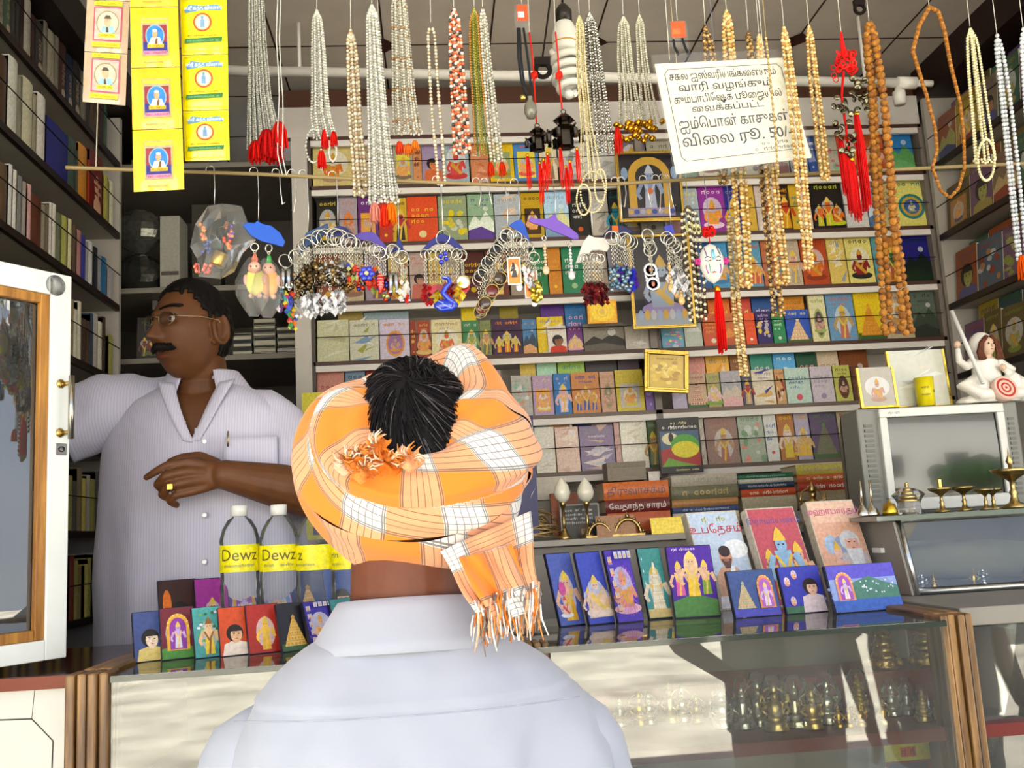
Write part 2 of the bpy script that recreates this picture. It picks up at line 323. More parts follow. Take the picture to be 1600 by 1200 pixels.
TENS = {2: 'twenty', 3: 'thirty', 4: 'forty'}
def ordw(i): return ORD[i] if i <= 20 else ({20: 'twentieth', 30: 'thirtieth', 40: 'fortieth'}[i] if i % 10 == 0 else TENS[i//10]+'-'+ORD[i % 10])
# ================================================================ the setting
BY = 3.30      # front edge of the back shelves
LX, RX = -1.05, 1.88
FZ = .40       # raised shop floor
TOP = 3.10
def room():
    g = MB(); g.bb((-30, -30, -.1), (30, 1.25, 0), 'b4ad9c', 'ground'); struct('street_ground', g)
    f = MB(); f.bb((-1.6, 1.25, -.1), (2.5, 4.3, FZ), '6a625a', 'paint'); struct('floor', f)
    # ceiling: pale square tiles with dark joints and a dark diamond where joints meet
    c = MB(); c.bb((-1.6, -.8, TOP), (2.5, 4.3, TOP+.12), 'c8c0b6', 'paint')  # unseen front overhang drawn forward to cut skylight on the customer
    y0 = .37
    for i in range(12):
        x = -1.55+i*.36; c.bb((x-.003, -.2, TOP-.0012), (x+.003, 4.2, TOP+.01), '3a2a24')
    for j in range(11):
        y = y0+j*.36-.2; c.bb((-1.6, y-.003, TOP-.0012), (2.5, y+.003, TOP+.01), '3a2a24')
        for i in range(12):
            if (i+j) % 2 == 0:
                x = -1.55+i*.36; d = .05
                c.add([(x-d, y, TOP-.002), (x, y-d, TOP-.002), (x+d, y, TOP-.002), (x, y+d, TOP-.002)], [(0, 3, 2, 1)], '3c1f18')
    struct('ceiling', c)
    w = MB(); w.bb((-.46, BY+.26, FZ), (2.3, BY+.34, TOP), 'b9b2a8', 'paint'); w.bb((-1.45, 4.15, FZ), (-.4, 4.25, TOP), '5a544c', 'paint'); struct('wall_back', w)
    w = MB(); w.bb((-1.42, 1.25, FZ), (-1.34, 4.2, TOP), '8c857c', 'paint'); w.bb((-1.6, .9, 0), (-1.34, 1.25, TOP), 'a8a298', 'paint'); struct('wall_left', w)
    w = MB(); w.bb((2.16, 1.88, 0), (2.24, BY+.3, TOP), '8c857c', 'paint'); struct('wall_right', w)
    t = MB(); t.bb((-.5, BY+.02, 3.0), (2.15, BY+.06, 3.075), '4a2c1e', 'paint'); struct('trim_1', t)
    t = MB(); t.bb((-.5, BY-.0, 2.885), (1.88, BY+.03, 3.0), 'c9c3bd', 'paint'); struct('trim_2', t)
    t = MB(); t.bb((RX-.0, 2.0, 2.97), (2.16, BY+.02, TOP-.001), '241410', 'paint'); struct('dark_gap_fill', t)  # near-black box painted in for the shaded gap above the right shelves
    t = MB(); t.bb((-1.34, 1.4, 2.98), (-1.0, 4.1, TOP-.001), '1c1210', 'paint'); struct('trim_4', t)
    t = MB(); t.bb((-1.34, 1.25, FZ), (-1.02, 1.42, TOP), 'b8b2a8', 'paint'); struct('light_block_pier', t)  # unseen pier added to keep street light off the left shelves
    h = thing('house', 'long whitewashed house added outside the view to bounce sunlight in, mirrored in the panes', 'house', (1, -15.2, 0))  # added for its sunlit wall, which throws daylight into the shop
    m = MB(); m.bb((-12, -4, 0), (13, 0, 5.6), 'e4e2dc', 'paint'); m.build('wall', h); MB().bb((-12.3, -4.3, 5.6), (13.3, .5, 5.85), 'b8aa98', 'paint').build('roof', h)
    for x in (-9, -5.5, -2, 5, 8.5):
        f = MB().bb((x, -.02, 1.2), (x+1.3, .06, 2.7), '6a5a48', 'paint').build('window', h); MB().bb((x+.1, .03, 1.3), (x+1.2, .065, 2.6), '3a4448', 'gloss').build('pane', f)
    MB().bb((1.6, -.02, 0), (2.9, .06, 2.3), '5a4030', 'paint').build('door', h)
    # trees and an added house across the street, seen only mirrored in the panes
    for i, (x, y, h, r) in enumerate(((-13, -11, 4.6, 2.4), (14, -1.2, 2.1, 1.3), (6.6, -7, 1.5, 1.15))):
        rg = random.Random(i); tr = thing('tree', ['broad tree at the left end of the house across the street', 'small tree down the street to the right of the shop', 'low round tree in front of the house across the street'][i], 'tree', (x, y, 0))
        MB().tube([(0, 0, 0), (.1, 0, h*.4), (0, .1, h*.7)], [.22, .17, .1], '4a3a2a', n=8).build('trunk', tr)
        m = MB()
        for k in range(26):
            a, b = rg.random()*6.3, rg.random(); m.ball((math.cos(a)*r*b, math.sin(a)*r*b, h*(.6+.5*rg.random())), r*(.28+.2*rg.random()), ['2f4a22', '3c5a2a', '27401f'][k % 3], n=8)
        m.build('crown', tr)
room()
# ================================================================ bookshelves
SZ = [2.70, 2.487, 2.277, 2.066, 1.846, 1.645]
UPX = pY(1034, 690, BY)[0]
def back_shelf():
    t = thing('bookshelf', 'white wall of narrow shelves filled with face-out books along the back', 'bookshelf', (0, BY, FZ))
    def part(n, mb): return mb.build(n, t, (0, -BY, -FZ))
    m = MB(); m.bb((-.40, BY+.22, 1.42), (RX+.05, BY+.255, 2.89), 'bdb6ad', 'paint'); part('back_panel', m)
    for z in SZ+[2.885]:
        m = MB(); m.bb((-.40, BY+.012, z-.016), (RX, BY+.22, z), 'd8d2cc', 'paint'); m.bb((-.40, BY-.003, z-.013), (RX, BY+.012, z+.001), '4a3028' if z > 1.9 else '6a5a50', 'paint'); m.bb((-.40, BY-.001, z-.034), (RX, BY+.011, z-.013), 'dcd6d0', 'paint'); part('shelf', m)
    for x in (-.405, UPX, RX+.0):
        m = MB(); m.bb((x-.012, BY-.003, 1.42), (x+.012, BY+.22, 2.885), '7a7068' if x > -.3 else '4a4038', 'paint'); part('upright', m)
    for z in SZ:
        m = MB(); m.tube([(-.39, BY-.012, z+.085), (.3, BY-.012, z+.083), (1.0, BY-.012, z+.085), (RX-.01, BY-.012, z+.086)], .0016, '1c1612', n=5); part('retaining_wire', m)
    m = MB(); m.bb((-.46, BY-.012, FZ), (-.405, BY+.10, 2.885), 'c3bdb4', 'paint'); part('end_post', m)
    # low cupboard under the shelves
    c = thing('cupboard', 'low grey cupboard under the back bookshelf, stacked with thick books', 'cupboard', (.9, BY, FZ))
    m = MB(); m.bb((-.4, 2.93, FZ), (RX+.2, BY+.25, 1.40), '8d867d', 'paint'); m.build('body', c, (-.9, -BY, -FZ), bevel=.003)
    m = MB(); m.bb((-.42, 2.90, 1.401), (RX+.2, BY+.25, 1.42), 'b5aea5', 'paint'); m.build('cupboard_top', c, (-.9, -BY, -FZ), bevel=.003)
    for i in range(4):
        m = MB(); x = -.38+i*.6; m.bb((x, 2.915, .5), (x+.58, 2.928, 1.38), '99928a', 'paint'); d = m.build('door', c, (-.9, -BY, -FZ), bevel=.003)
        MB().ball((x+.53, 2.9, .95), .013, 'ccc', 'silver').build('knob', d)
back_shelf()
def side_shelf(sgn):
    left = sgn < 0; x0 = LX if left else RX; x1 = x0+sgn*.26
    zs = LZ if left else RZ; ya, yb = (1.55, 3.31) if left else (1.9, 3.28)
    t = thing('bookshelf', 'dim side shelves full of upright book spines along the left wall' if left else 'dim side shelves of face-out books along the right wall', 'bookshelf', (x0, 2.5, FZ))
    def part(n, mb): return mb.build(n, t, (-x0, -2.5, -FZ))
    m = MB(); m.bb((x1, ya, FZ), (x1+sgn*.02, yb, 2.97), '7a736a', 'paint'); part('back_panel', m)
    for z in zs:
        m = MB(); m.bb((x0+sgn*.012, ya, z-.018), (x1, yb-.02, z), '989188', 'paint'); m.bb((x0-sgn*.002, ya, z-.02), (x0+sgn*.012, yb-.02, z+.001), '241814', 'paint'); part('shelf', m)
        m = MB(); m.tube([(x0-sgn*.01, ya, z+.1), (x0-sgn*.01, yb-.04, z+.1)], .0018, '14100e', n=5); part('retaining_wire', m)
    for y in (ya, yb-.02):
        m = MB(); m.bb((x0, y, FZ), (x1, y+.02, 2.97), 'a59f96', 'paint'); part('upright', m)
LZ = [2.80, 2.545, 2.29, 2.035, 1.78, 1.525, 1.27, 1.0]
RZ = [2.70, 2.435, 2.175, 1.92]
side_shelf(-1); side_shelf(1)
# ================================================================ books on the back shelves
KD = {'d': 'a seated figure', 's': 'a standing figure', 't': 'lettering', 'p': 'a portrait', 'g': 'a temple tower', 'l': 'a landscape', 'f': 'a framed figure', 'o': 'an oval emblem', 'w': 'pale streaks', 'm': 'three figures', 'r': 'a round emblem', 'x': 'many small shapes'}
def book_mesh(w, h, t, bg, kind, c1, c2, seed):
    rg = random.Random(seed); m = MB()
    m.box((0, t/2, h/2), (w, t, h), bg, 'print'); pg = 'd8d0b8'
    m.bb((-w/2+.001, .0015, h-.0005), (w/2-.001, t-.0015, h+.0003), pg, 'paper'); m.bb((w/2-.0005, .0015, .002), (w/2+.0003, t-.0015, h-.002), pg, 'paper')
    A = art_of(kind, w, h, bg, c1, c2, rg)
    m.art(A, ((1, 0, 0, -w/2), (0, 0, -1, 0), (0, 1, 0, 0), (0, 0, 0, 1))); return m
# art() matrix maps (u, v, n) -> (x, z, -y): rows x=u, y=-n, z=v
def face_out(w, h, t, A, bg, name='book', edge=None, side='d8d0b8', m='print'):
    q = MB(); q.box((0, t/2, h/2), (w, t, h), edge or bg, m)
    q.art(A, ((1, 0, 0, -w/2), (0, 0, -1, 0), (0, 1, 0, 0), (0, 0, 0, 1)), m); return q
def row(z, shelf, items, group):
    items = sorted(items, key=lambda r: (r[0]+r[1])/2); n = 0
    for it in items:
        x0, x1, yt, bg, kind, c1, c2 = it[:7]; dy = it[7] if len(it) > 7 else 0
        n += 1; Y = BY+.014+dy; xm = (x0+x1)/2; ht = pY(xm, yt, Y)[2]-z; ymid = None
        # pixel row of the shelf edge at xm
        d = ray(xm, yt); ym = yt+ht*.5*FPX/Y
        a, b = pY(x0, ym, Y)[0], pY(x1, ym, Y)[0]; w = max(.02, b-a); h = ht/math.cos(.1); t = .012 if dy == 0 else .02
        o = book_mesh(w-.002, h, t, bg, kind, c1, c2, int(x0*7+yt)).build('book', loc=((a+b)/2, Y, z+.001+t*math.sin(.1)*0), rot=(-.1, 0, 0))
        o['category'] = 'book'; BOOKROWS.setdefault(('back', shelf, group), []).append((o, f'{cname(bg)} paperback with {KD[kind[0]]}'))
BOOKROWS = {}
T = [
 [(488,552,215,'cdbb7a','d','d8701c','a86'),(553,580,216,'b9a58a','t','865','643'),(581,612,214,'a8a06a','s','b98','765'),(614,645,214,'a09888','f','dc4','765'),(645,659,216,'c98a58','t','a63','732'),(659,691,212,'9a88a8','p','d8804a','c63'),(692,733,210,'98a8b0','d','c44','b33'),(735,764,212,'c88058','w','b64','d97'),(765,803,210,'d8b418','f','8a9a68','a80'),(803,842,209,'4a80b8','f','dcc840','d55'),(843,871,208,'cfc4a8','s','a97','865'),(873,924,209,'c0beb8','x','8a8a88','999'),(925,962,207,'cfccc6','w','aaa','bbb'),(967,1010,206,'6a6468','d','889','556'),(1012,1050,206,'a09a8a','t','765','554'),(1052,1088,206,'a0a090','l','686','575'),(1090,1126,205,'b8b098','d','a75','743'),(1128,1160,205,'8a9a98','s','987','565'),(1162,1196,204,'a8a498','t','655','644'),(1198,1232,204,'9aa08a','p','a86','755'),(1234,1262,203,'8a8a9a','f','aa8','644'),(1263,1276,202,'2a4a90','t','abc','ccc'),(1277,1311,201,'b0a898','x','b67','7a8'),(1311,1345,200,'c85030','d','e9a040','b32'),(1345,1384,199,'c05830','m','d98','a42'),(1386,1429,198,'2a78b8','ln','5a9a58','6aa868')],
 [(494,529,308,'1c1812','d','d8c890','caa830'),(529,558,306,'a89aa4','o','d87828','b87'),(559,591,306,'6a2a7a','f','e0a020','eee'),(592,613,308,'b83424','t','d9b030','e8a020'),(613,636,307,'c8a020','s','a33','321'),(636,684,305,'d84a1c','t','e0c890','e8c020'),(685,730,304,'8a9878','x','c8b838','d8c010'),(731,772,301,'8aa888','l','dfe8d8','5a3a90'),(773,814,301,'a8b0b8','w','c8a078','d8b898'),(815,850,299,'b89410','f','3a2410','4a3008'),(851,890,297,'a8c8e0','l','d8d8a0','7a98b8'),(891,922,298,'1a1812','t','c85018','ddd'),(923,952,297,'b4ada4','w','988','887'),(953,970,297,'222830','s','2a98b8','276'),(972,1003,298,'4a4844','d','998','766'),(1004,1036,297,'8a8478','t','544','433'),(1038,1066,295,'a8a8a0','p','b97','866'),(1067,1094,292,'a8b2ba','l','9ab','dd8'),(1094,1135,289,'8a2a92','d','e89030','e8c8e0'),(1134,1160,289,'22227c','s','d8a020','889'),(1161,1182,288,'d0a838','t','a53','754'),(1183,1219,288,'c8b8b0','x','c84030','a88'),(1220,1236,287,'2a1410','s','c04010','c80'),(1237,1252,286,'c8a020','t','387','477'),(1253,1269,284,'d8c0b0','w','e87838','c64'),(1270,1320,281,'1c1410','m','d86a20','b8c020'),(1321,1356,280,'c8c6c2','w','c53','b44'),(1357,1376,279,'7090b8','l','c8d4e0','4a6890'),(1377,1400,279,'b8a878','t','875','754'),(1401,1451,276,'d8d070','r','3a5a98','2a7878')],
 [(494,530,394,'8a4a30','t','c93','da5'),(532,568,394,'b8a888','d','a75','865'),(570,604,393,'9a8a9a','s','a87','755'),(606,638,393,'c0a870','x','a63','865'),(640,668,393,'b8a098','p','b87','b65'),(669,690,393,'c8a848','t','a52','955'),(691,720,392,'988a7a','m','b97','965'),(722,757,392,'4a1612','t','b90','e0b828'),(759,795,390,'6a3020','s','c86','db6'),(797,830,388,'988878','t','755','644'),(831,856,387,'287848','t','ccc','ddd'),(857,878,386,'c88028','t','e8c020','d93'),(879,915,384,'2a7c58','t','9b8','eee'),(916,950,384,'a8988a','d','987','766'),(952,986,383,'8a8494','m','a98','777'),(988,1020,382,'7a5a9a','s','b98','a9b'),(1022,1044,381,'a86424','d','c84','842'),(1046,1088,380,'98808a','p','b88','866'),(1090,1111,377,'2a5a98','t','adf','cde'),(1112,1140,376,'4a94c4','d','d8a878','3a78a8'),(1141,1164,376,'4a98c8','s','d8b078','b63'),(1165,1192,375,'5898b8','m','d89848','c54'),(1193,1227,373,'b86844','x','589','d84'),(1228,1253,370,'b8a890','s','d8a090','a98'),(1254,1295,369,'b0441a','d','d86a20','8a3010'),(1296,1324,368,'d8bc60','w','8a98a8','e8e0c0'),(1325,1366,366,'d8cc72','d','8a1c1c','222'),(1367,1379,366,'5a98a0','t','c88','866'),(1380,1411,365,'c88838','s','3a6a3a','a53'),(1413,1456,364,'1c1c74','l','101c14','142818')],
 [(495,545,499,'c4c4a0','wn','b0b088','cacab0'),(546,592,499,'c8c8b0','w','9a9e40','7a98b8'),(593,640,498,'c8bcd0','o','9a70a0','d89030'),(641,651,500,'8a3018','t','c90','da4'),(652,673,500,'a23a18','d','d89058','ca6'),(674,722,498,'d8cc9c','d','d8683a','a86'),(723,749,500,'3a7c4a','s','8a9a50','ccc'),(750,768,500,'7a8450','s','b86','664'),(769,816,497,'3a1a42','m','c8b048','d88018'),(817,839,498,'4878a8','l','345','c96'),(840,882,494,'d8b820','w','c8c0a0','78a'),(856,886,509,'d8d0c8','p','8a5a3a','c43018',-.012),(887,911,509,'6a3478','m','d8b080','c9a'),(912,976,505,'8a8278','l','2a2622','5a544c'),(977,1015,508,'b4aca0','wn','a8a098','c0b8ac'),(1017,1033,506,'6a6460','t','999','444'),(1034,1069,510,'6aa2bc','x','d878a8','e0d060'),(1070,1098,505,'b4bcb0','w','d8a8a0','7a9a8a'),(1099,1130,490,'c45434','t','dcb','d8a030'),(1131,1164,489,'c86c3c','l','d88a40','b85a30'),(1165,1182,488,'e05424','t','eee','c42'),(1183,1207,486,'2a1c62','x','d8b840','c8b0d0'),(1208,1228,485,'2a8454','t','dfe8d8','cec'),(1229,1267,483,'2a52b4','g','d8a888','e0d8a0'),(1268,1294,460,'d8d2a4','o','5a4a5a','98a858'),(1295,1338,456,'6a94b8','s','b89858','b86a60'),(1339,1381,453,'e0c418','g','d88a28','d8a030'),(1383,1427,455,'b8a888','d','a87','866'),(1428,1466,451,'586458','l','3a443a','2a3028'),
  (528,568,486,'a8924e','t','863','754',.03),(569,640,486,'98aab0','l','bcd','9ab',.03),(722,746,480,'dcc020','t','642','331',.03),(782,812,478,'8a7a28','t','d98','e8c0a0',.03),(847,884,475,'5a3084','t','a8c','b08ac0',.03),(885,918,472,'3a78b4','t','e8a8c0','e8b0c8',.03),(1110,1145,466,'d8702c','t','e8c020','e8c828',.03),(1146,1178,465,'c84a3c','t','e8c840','dd6',.03),(1179,1220,463,'2a508c','t','d8a0b8','e0b0c0',.03),(1221,1262,462,'d08a28','l','c87','a62',.03)],
 [(494,538,580,'cc8878','t','b65','944'),(539,571,578,'7a90a8','d','cb7','345'),(572,612,577,'84282c','t','d86','eee'),(613,660,578,'a89a84','d','865','754'),(662,700,578,'6a7a8a','s','a96','888'),(702,745,578,'b8a078','m','a75','865'),(747,785,578,'988','t','655','544'),
  (800,832,586,'b0aca4','x','c97','8a9'),(833,865,586,'b094b4','f','e0a04a','d8d090'),(866,893,583,'2a70b4','s','e0a8a0','e0c0c8'),(894,938,581,'c4824a','m','c89040','3a50a0'),(939,962,580,'c09880','o','7a8060','a86'),(963,1007,577,'c8b43c','f','b8b0a8','c8b840'),(1008,1024,585,'7a60a0','t','a9b','bac'),(1050,1073,583,'b0a8c0','w','ccd','bbc'),(1074,1105,583,'c8a88a','g','d8b890','a04a70'),(1106,1127,582,'a8a068','m','d8b0b0','7a9a3a'),(1128,1160,579,'a8a8b0','l','c8b8a8','d8a8a8'),(1161,1176,580,'4a4a58','s','a33','b98'),(1177,1212,577,'d8ccb4','w','d0a858','3a3490'),(1213,1228,576,'c89a60','x','2a1a14','a33'),(1229,1268,574,'b8d0c4','t','d05060','3a60a0'),(1269,1304,572,'c8bec8','t','98a','889'),(1305,1332,570,'bcbc5c','o','4a2c1c','6a3a18'),(1333,1347,572,'5a3424','t','864','753'),
  (815,840,567,'d8b858','t','a84','963',.035),(841,873,564,'b0d8bc','t','8ba','7a9',.035),(874,917,562,'a2c45c','d','7a9','698',.035),(918,968,561,'464244','t','998','eee',.035),(969,1003,559,'5a5058','p','a76','645',.035),(1070,1106,555,'d8988c','o','8a98b8','c88',.035),(1107,1144,553,'e8b048','w','e8c878','d93',.035),(1145,1176,552,'8a5a34','s','b43','c96',.035),(1177,1212,551,'3a8c78','t','9cb','d8c0b8',.035),(1213,1248,549,'5aa8dc','o','e87828','dee',.035),(1249,1281,548,'24543c','t','d87878','e08888',.035),(1282,1316,546,'d0bea0','t','c98','a87',.035),(1317,1362,545,'7c4218','l','96541c','8a4a1a',.035)],
 [(837,868,667,'e4dfd0','wn','d0c8b8','c8c0b0'),(869,906,667,'e4c8b8','wn','d8b0a0','e8d8c8'),(907,961,665,'8a7a98','w','c8a898','d8c8c0'),(962,971,660,'c8a098','t','a87','987'),(971,1013,648,'e8e4d4','wn','d8d0b8','f4f0e8'),(1014,1029,655,'4a6438','s','b96','887'),(1088,1103,648,'c4b8a8','wn','d8d0c0','b0a090'),(1104,1155,650,'96786c','s','b8906a','a86858'),(1156,1196,645,'a8b4a0','x','d89080','7a9a78'),(1197,1217,643,'d8d8d4','t','c84838','4a78b0'),(1218,1244,643,'b07030','s','e0c8b8','d8c020'),(1245,1268,642,'b0a8c0','m','d0a868','d8b030'),(1269,1311,640,'5a4a6a','g','7a6a58','5a7a50'),(1312,1345,638,'b4a888','f','2a88b8','b8241c'),
  (838,859,655,'9aacb8','t','567','678',.035),(860,897,653,'d8a468','t','a84','a65',.035),(898,925,652,'2a3468','t','aa6','a8a058',.035),(926,960,651,'8a7a7c','t','d99','ddd',.035)]]
NM = ['top', 'second', 'third', 'fourth', 'fifth', 'sixth']
for z, n, its in zip(SZ, NM, T): row(z, n, its, f'paperbacks on the {n} back shelf')
# ------------------------------------------------ thick volumes stacked flat on the low cupboard
def flat_book(px0, px1, yt, yb, Y, col, label, txt=None, tc='e8dcc0', dep=.15, rz=0, m='print', sz=None, cover=None):
    a, b = pY(px0, (yt+yb)/2, Y), pY(px1, (yt+yb)/2, Y); zt, zb = pY((px0+px1)/2, yt, Y)[2], pY((px0+px1)/2, yb, Y)[2]
    w, h = b[0]-a[0], zt-zb
    bk = thing('book', label, 'book', ((a[0]+b[0])/2, Y, zb), (0, 0, rz), 'thick volumes stacked on the low cupboard')
    q = MB(); n = 8; sp = [(0.0+.006*(1-math.sin(math.pi*i/n)), h*i/n) for i in range(n+1)]
    V = [(x, y, z) for x in (-w/2, w/2) for y, z in sp]; q.add(V, [(i, i+n+1, i+n+2, i+1) for i in range(n)], col, m, True)
    q.bb((-w/2, .006, h-.003), (w/2, dep, h), col, m); q.bb((-w/2, .006, 0), (w/2, dep, .003), col, m)
    if txt:
        A = Art(); s = sz or h*.55
        if txt == '~': A.squig(w*.15, h*.3, w*.7, h*.4, tc, random.Random(int(px0+yt)))
        else: A.text(txt, w/2, h*.28, s, tc)
        q.art(A, ((1, 0, 0, -w/2), (0, 0, -1, -.0005), (0, 1, 0, 0), (0, 0, 0, 1)))
    q.build('cover', bk); MB().bb((-w/2+.003, .008, .003), (w/2-.003, dep-.004, h-.003), 'd0c6ac', 'paper').build('pages', bk)
for a in (
 (943,1045,752,779,2.96,'c8682c','orange clothbound volume with dark Tamil lettering on its spine, topmost of the three-book stack','திருவாசகம்','2a3050'),
 (946,1047,779,800,2.96,'6a2420','maroon clothbound volume with white Tamil lettering, middle of the three-book stack','ேவதாந்த சாரம்','e0d8d0'),
 (950,1049,800,831,2.96,'b8582c','plain orange brown volume at the bottom of the three-book stack',None,'a00'),
 (1049,1152,741,758,3.02,'b0a898','grey beige volume on top of the stack beside the black globe book','~','998'),
 (1049,1154,758,779,3.02,'6e6c54','olive volume with faded gold lettering in the stack behind the blue portrait book','~','b8a060'),
 (1050,1154,779,791,3.02,'b08050','tan volume in the stack behind the blue portrait book',None,''),
 (1051,1155,791,800,3.02,'3c5080','blue volume with pale lettering in the stack behind the portrait book','~','b0c0d8'),
 (1052,1156,800,818,3.02,'c4bca8','cream volume at the bottom of the stack behind the portrait book',None,''),
 (1153,1240,740,747,3.06,'2a6848','thin green volume on top of the stack behind the red cover with three figures','~','9cb'),
 (1153,1240,747,754,3.06,'d0ccc4','thin white volume second in the stack with the red orange spine',None,''),
 (1155,1242,754,763,3.06,'2c4058','navy volume with white lettering above the red orange spine','~','ccd'),
 (1158,1244,763,775,3.06,'c4502c','red orange volume with white lettering low in its stack','~','e8d8c8'),
 (1160,1246,775,800,3.06,'b0a890','wide beige volume at the bottom of the stack with the red orange spine',None,''),
 (1244,1334,724,740,3.08,'c4b858','yellow volume wrapped in film on top of the rightmost stack','~','a98'),
 (1246,1336,740,752,3.08,'c06438','orange volume second in the rightmost stack','~','dca'),
 (1247,1337,752,766,3.08,'a43c28','red volume third in the rightmost stack','~','dcb'),
 (1248,1338,766,795,3.08,'8a7a5a','brown volume at the bottom of the rightmost stack',None,'')):
    flat_book(*a[:7], txt=a[7], tc=a[8] or 'eee')
def upright(name, px0, px1, yt, yb, Y, t, A, bg, label, cat, group=None, lean=.12, edge=None, z=None, roll=0, m='print'):
    "a face-out panel standing with its lower edge at pixel row yb, on the plane Y"
    xm = (px0+px1)/2; b = pY(xm, yb, Y); zt = pY(xm, yt, Y)[2]; a0, a1 = pY(px0, (yt+yb)/2, Y)[0], pY(px1, (yt+yb)/2, Y)[0]
    w = a1-a0; h = (zt-b[2])/math.cos(lean); A = A(w, h)
    o = face_out(w, h, t, A, bg, edge=edge, m=m).build(name, loc=((a0+a1)/2, Y, b[2]), rot=(-lean, roll, 0))
    return tag(o, label, cat, group)
def globe(w, h):
    a = Art(); a.rect(0, 0, w, h, '15110c'); a.rect(w*.04, h*.12, w*.96, h*.76, '3a5a78'); a.ell(w*.28, h*.62, w*.2, h*.11, 'd8d0a8'); a.ell(w*.3, h*.64, w*.06, h*.09, '2a1810')
    a.poly([(w*.04, h*.12), (w*.96, h*.12), (w*.96, h*.4), (w*.6, h*.3), (w*.3, h*.46), (w*.04, h*.42)], 'a02014'); a.ell(w*.62, h*.48, w*.34, h*.22, '4a9a28', 20); a.ell(w*.62, h*.42, w*.33, h*.15, 'd8cc18', 18)
    a.poly([(w*.04, h*.12), (w*.9, h*.12), (w*.5, h*.2), (w*.2, h*.28)], '6a9a28'); rg = random.Random(4)
    a.squig(w*.3, h*.88, w*.4, h*.045, 'e0d890', rg); a.squig(w*.1, h*.8, w*.84, h*.055, 'eee', rg); a.squig(w*.35, h*.04, w*.55, h*.03, 'e8e090', rg); return a
upright('book', 1030, 1096, 652, 739, 3.2, .012, globe, '15110c', 'black paperback with a green, yellow and red globe before the sixth back shelf', 'book', lean=.05)
def emblem_card(w, h):  # yellow card print with a paler oval and round emblem
    a = Art(); a.rect(0, 0, w, h, 'e8b81c'); a.ell(w/2, h*.52, w*.4, h*.44, 'f0cc30', 20); a.ring(w/2, h*.5, w*.17, w*.19, 'd8a838'); a.ell(w/2, h*.5, w*.1, w*.1, 'd8b050'); a.border(w, h, h*.07, 'e89a18'); return a
upright('greeting_card', 918, 964, 469, 505, 3.24, .003, emblem_card, 'e8b81c', 'yellow orange card with a pale round emblem leaning over the fourth back shelf', 'card', lean=.02)
# small odd boxes on the low cupboard
for (x0, x1, yt, yb, Y, c, l) in ((950,1008,720,752,3.1,'8a8276','small grey carton on top of the orange and maroon volumes'),(840,884,744,782,3.12,'e0d8c8','white carton beside the brass lamps on the low cupboard'),(1014,1030,736,752,3.12,'d8d4cc','tiny white carton beside the grey carton')):
    a, b = pY(x0, yb, Y), pY(x1, yt, Y); w, h = b[0]-a[0], b[2]-a[2]
    bx = thing('carton', l, 'box', ((a[0]+b[0])/2, Y, a[2])); MB().bb((-w/2, 0, 0), (w/2, .08, h*.72), c, 'paper').build('body', bx, bevel=.001); MB().bb((-w/2-.001, -.001, h*.72), (w/2+.001, .081, h), tuple(.9*k for k in hx(c)[:3])+(1,), 'paper').build('lid', bx, bevel=.001)
# ================================================================ spines on the left wall
def spine(y0, y1, z, h, col, dep, n, shelf, txt=None, lab=None, dx=0):
    w = y1-y0; m = MB(); k = 5; x = LX-.014-dx
    pts = [(.004*math.sin(math.pi*i/k), w*i/k) for i in range(k+1)]
    V = [(a, b, zz) for zz in (0, h) for a, b in pts]; m.add(V, [(i, i+1, i+k+2, i+k+1) for i in range(k)], col, 'print', True)
    m.bb((-dep, 0, 0), (0, w, h-.004), 'b8ae98', 'paper'); m.bb((-dep, 0, 0), (.0, .0015, h), col, 'print'); m.bb((-dep, w-.0015, 0), (.0, w, h), col, 'print')
    if txt:
        A = Art(); A.squig(.25*h, w*.3, h*.4, w*.4, txt, random.Random(n)); A.ell(h*.12, w*.5, w*.28, w*.28, txt, 10)
        m.art(A, ((0, 0, 1, .004), (0, 1, 0, 0), (1, 0, 0, 0), (0, 0, 0, 1)))
    o = m.build('book', loc=(x, y0, z+.001))
    o['category'] = 'book'; BOOKROWS.setdefault(('left', shelf, f'book spines on the {shelf} left shelf'), []).append((o, f'{cname(col)} book spine')); return o
def spine_px(z, shelf, items):
    n = 0
    for it in items:
        px0, px1, col, h = it[:4]; n += 1
        yb = 0
        def at(px):   # where the column of pixels px crosses the shelf edge
            lo, hi = 1.2, 3.4
            for _ in range(40):
                md = (lo+hi)/2; d = np.array([LX-.014, md, z])-CC; u = 800+FPX*(d@CR)/(d@CF)
                lo, hi = (md, hi) if u < px else (lo, md)
            return lo
        a, b = at(px0), at(px1)
        if b > 3.27: b = 3.27
        if b-a > .006: spine(a+.0008, b-.0008, z, h, col, .13, n, shelf, it[4] if len(it) > 4 else None)
LCOL = ['3a2420', '2c2a28', '5a2a24', '6a6458', '1c2438', '8a8474', '4a3a28', '3a4a3a', '7a6a4a', '2a1a18', '9a948a', '54483c']
rg = random.Random(11); seqA = []; x = -30
while x < 166: w = rg.choice([6, 7, 9, 11, 12]); seqA.append((x, x+w, rg.choice(LCOL[:8] if x > 60 else LCOL), .15+.05*rg.random(), '987' if w > 10 else None)); x += w
spine_px(2.80, 'second', seqA)
spine_px(2.545, 'third', [(-30,-18,'5a4a3a',.19),(-18,-6,'8a8478',.2),(-5,8,'4a3424',.19),(10,25,'d0d0c4',.215),(25,33,'7a7868',.185),(33,49,'c4c0a4',.2),(49,56,'8a8470',.18),(56,69,'d4d0c8',.2),(71,105,'1c2070',.16),(105,118,'3a4a40',.17),(118,121,'443',.15),(121,135,'c08028',.185),(136,139,'8a2a18',.16),(139,160,'6a1a14',.205,'d0a080'),(161,169,'a8a050',.17),(170,178,'d0ccb0',.17)])
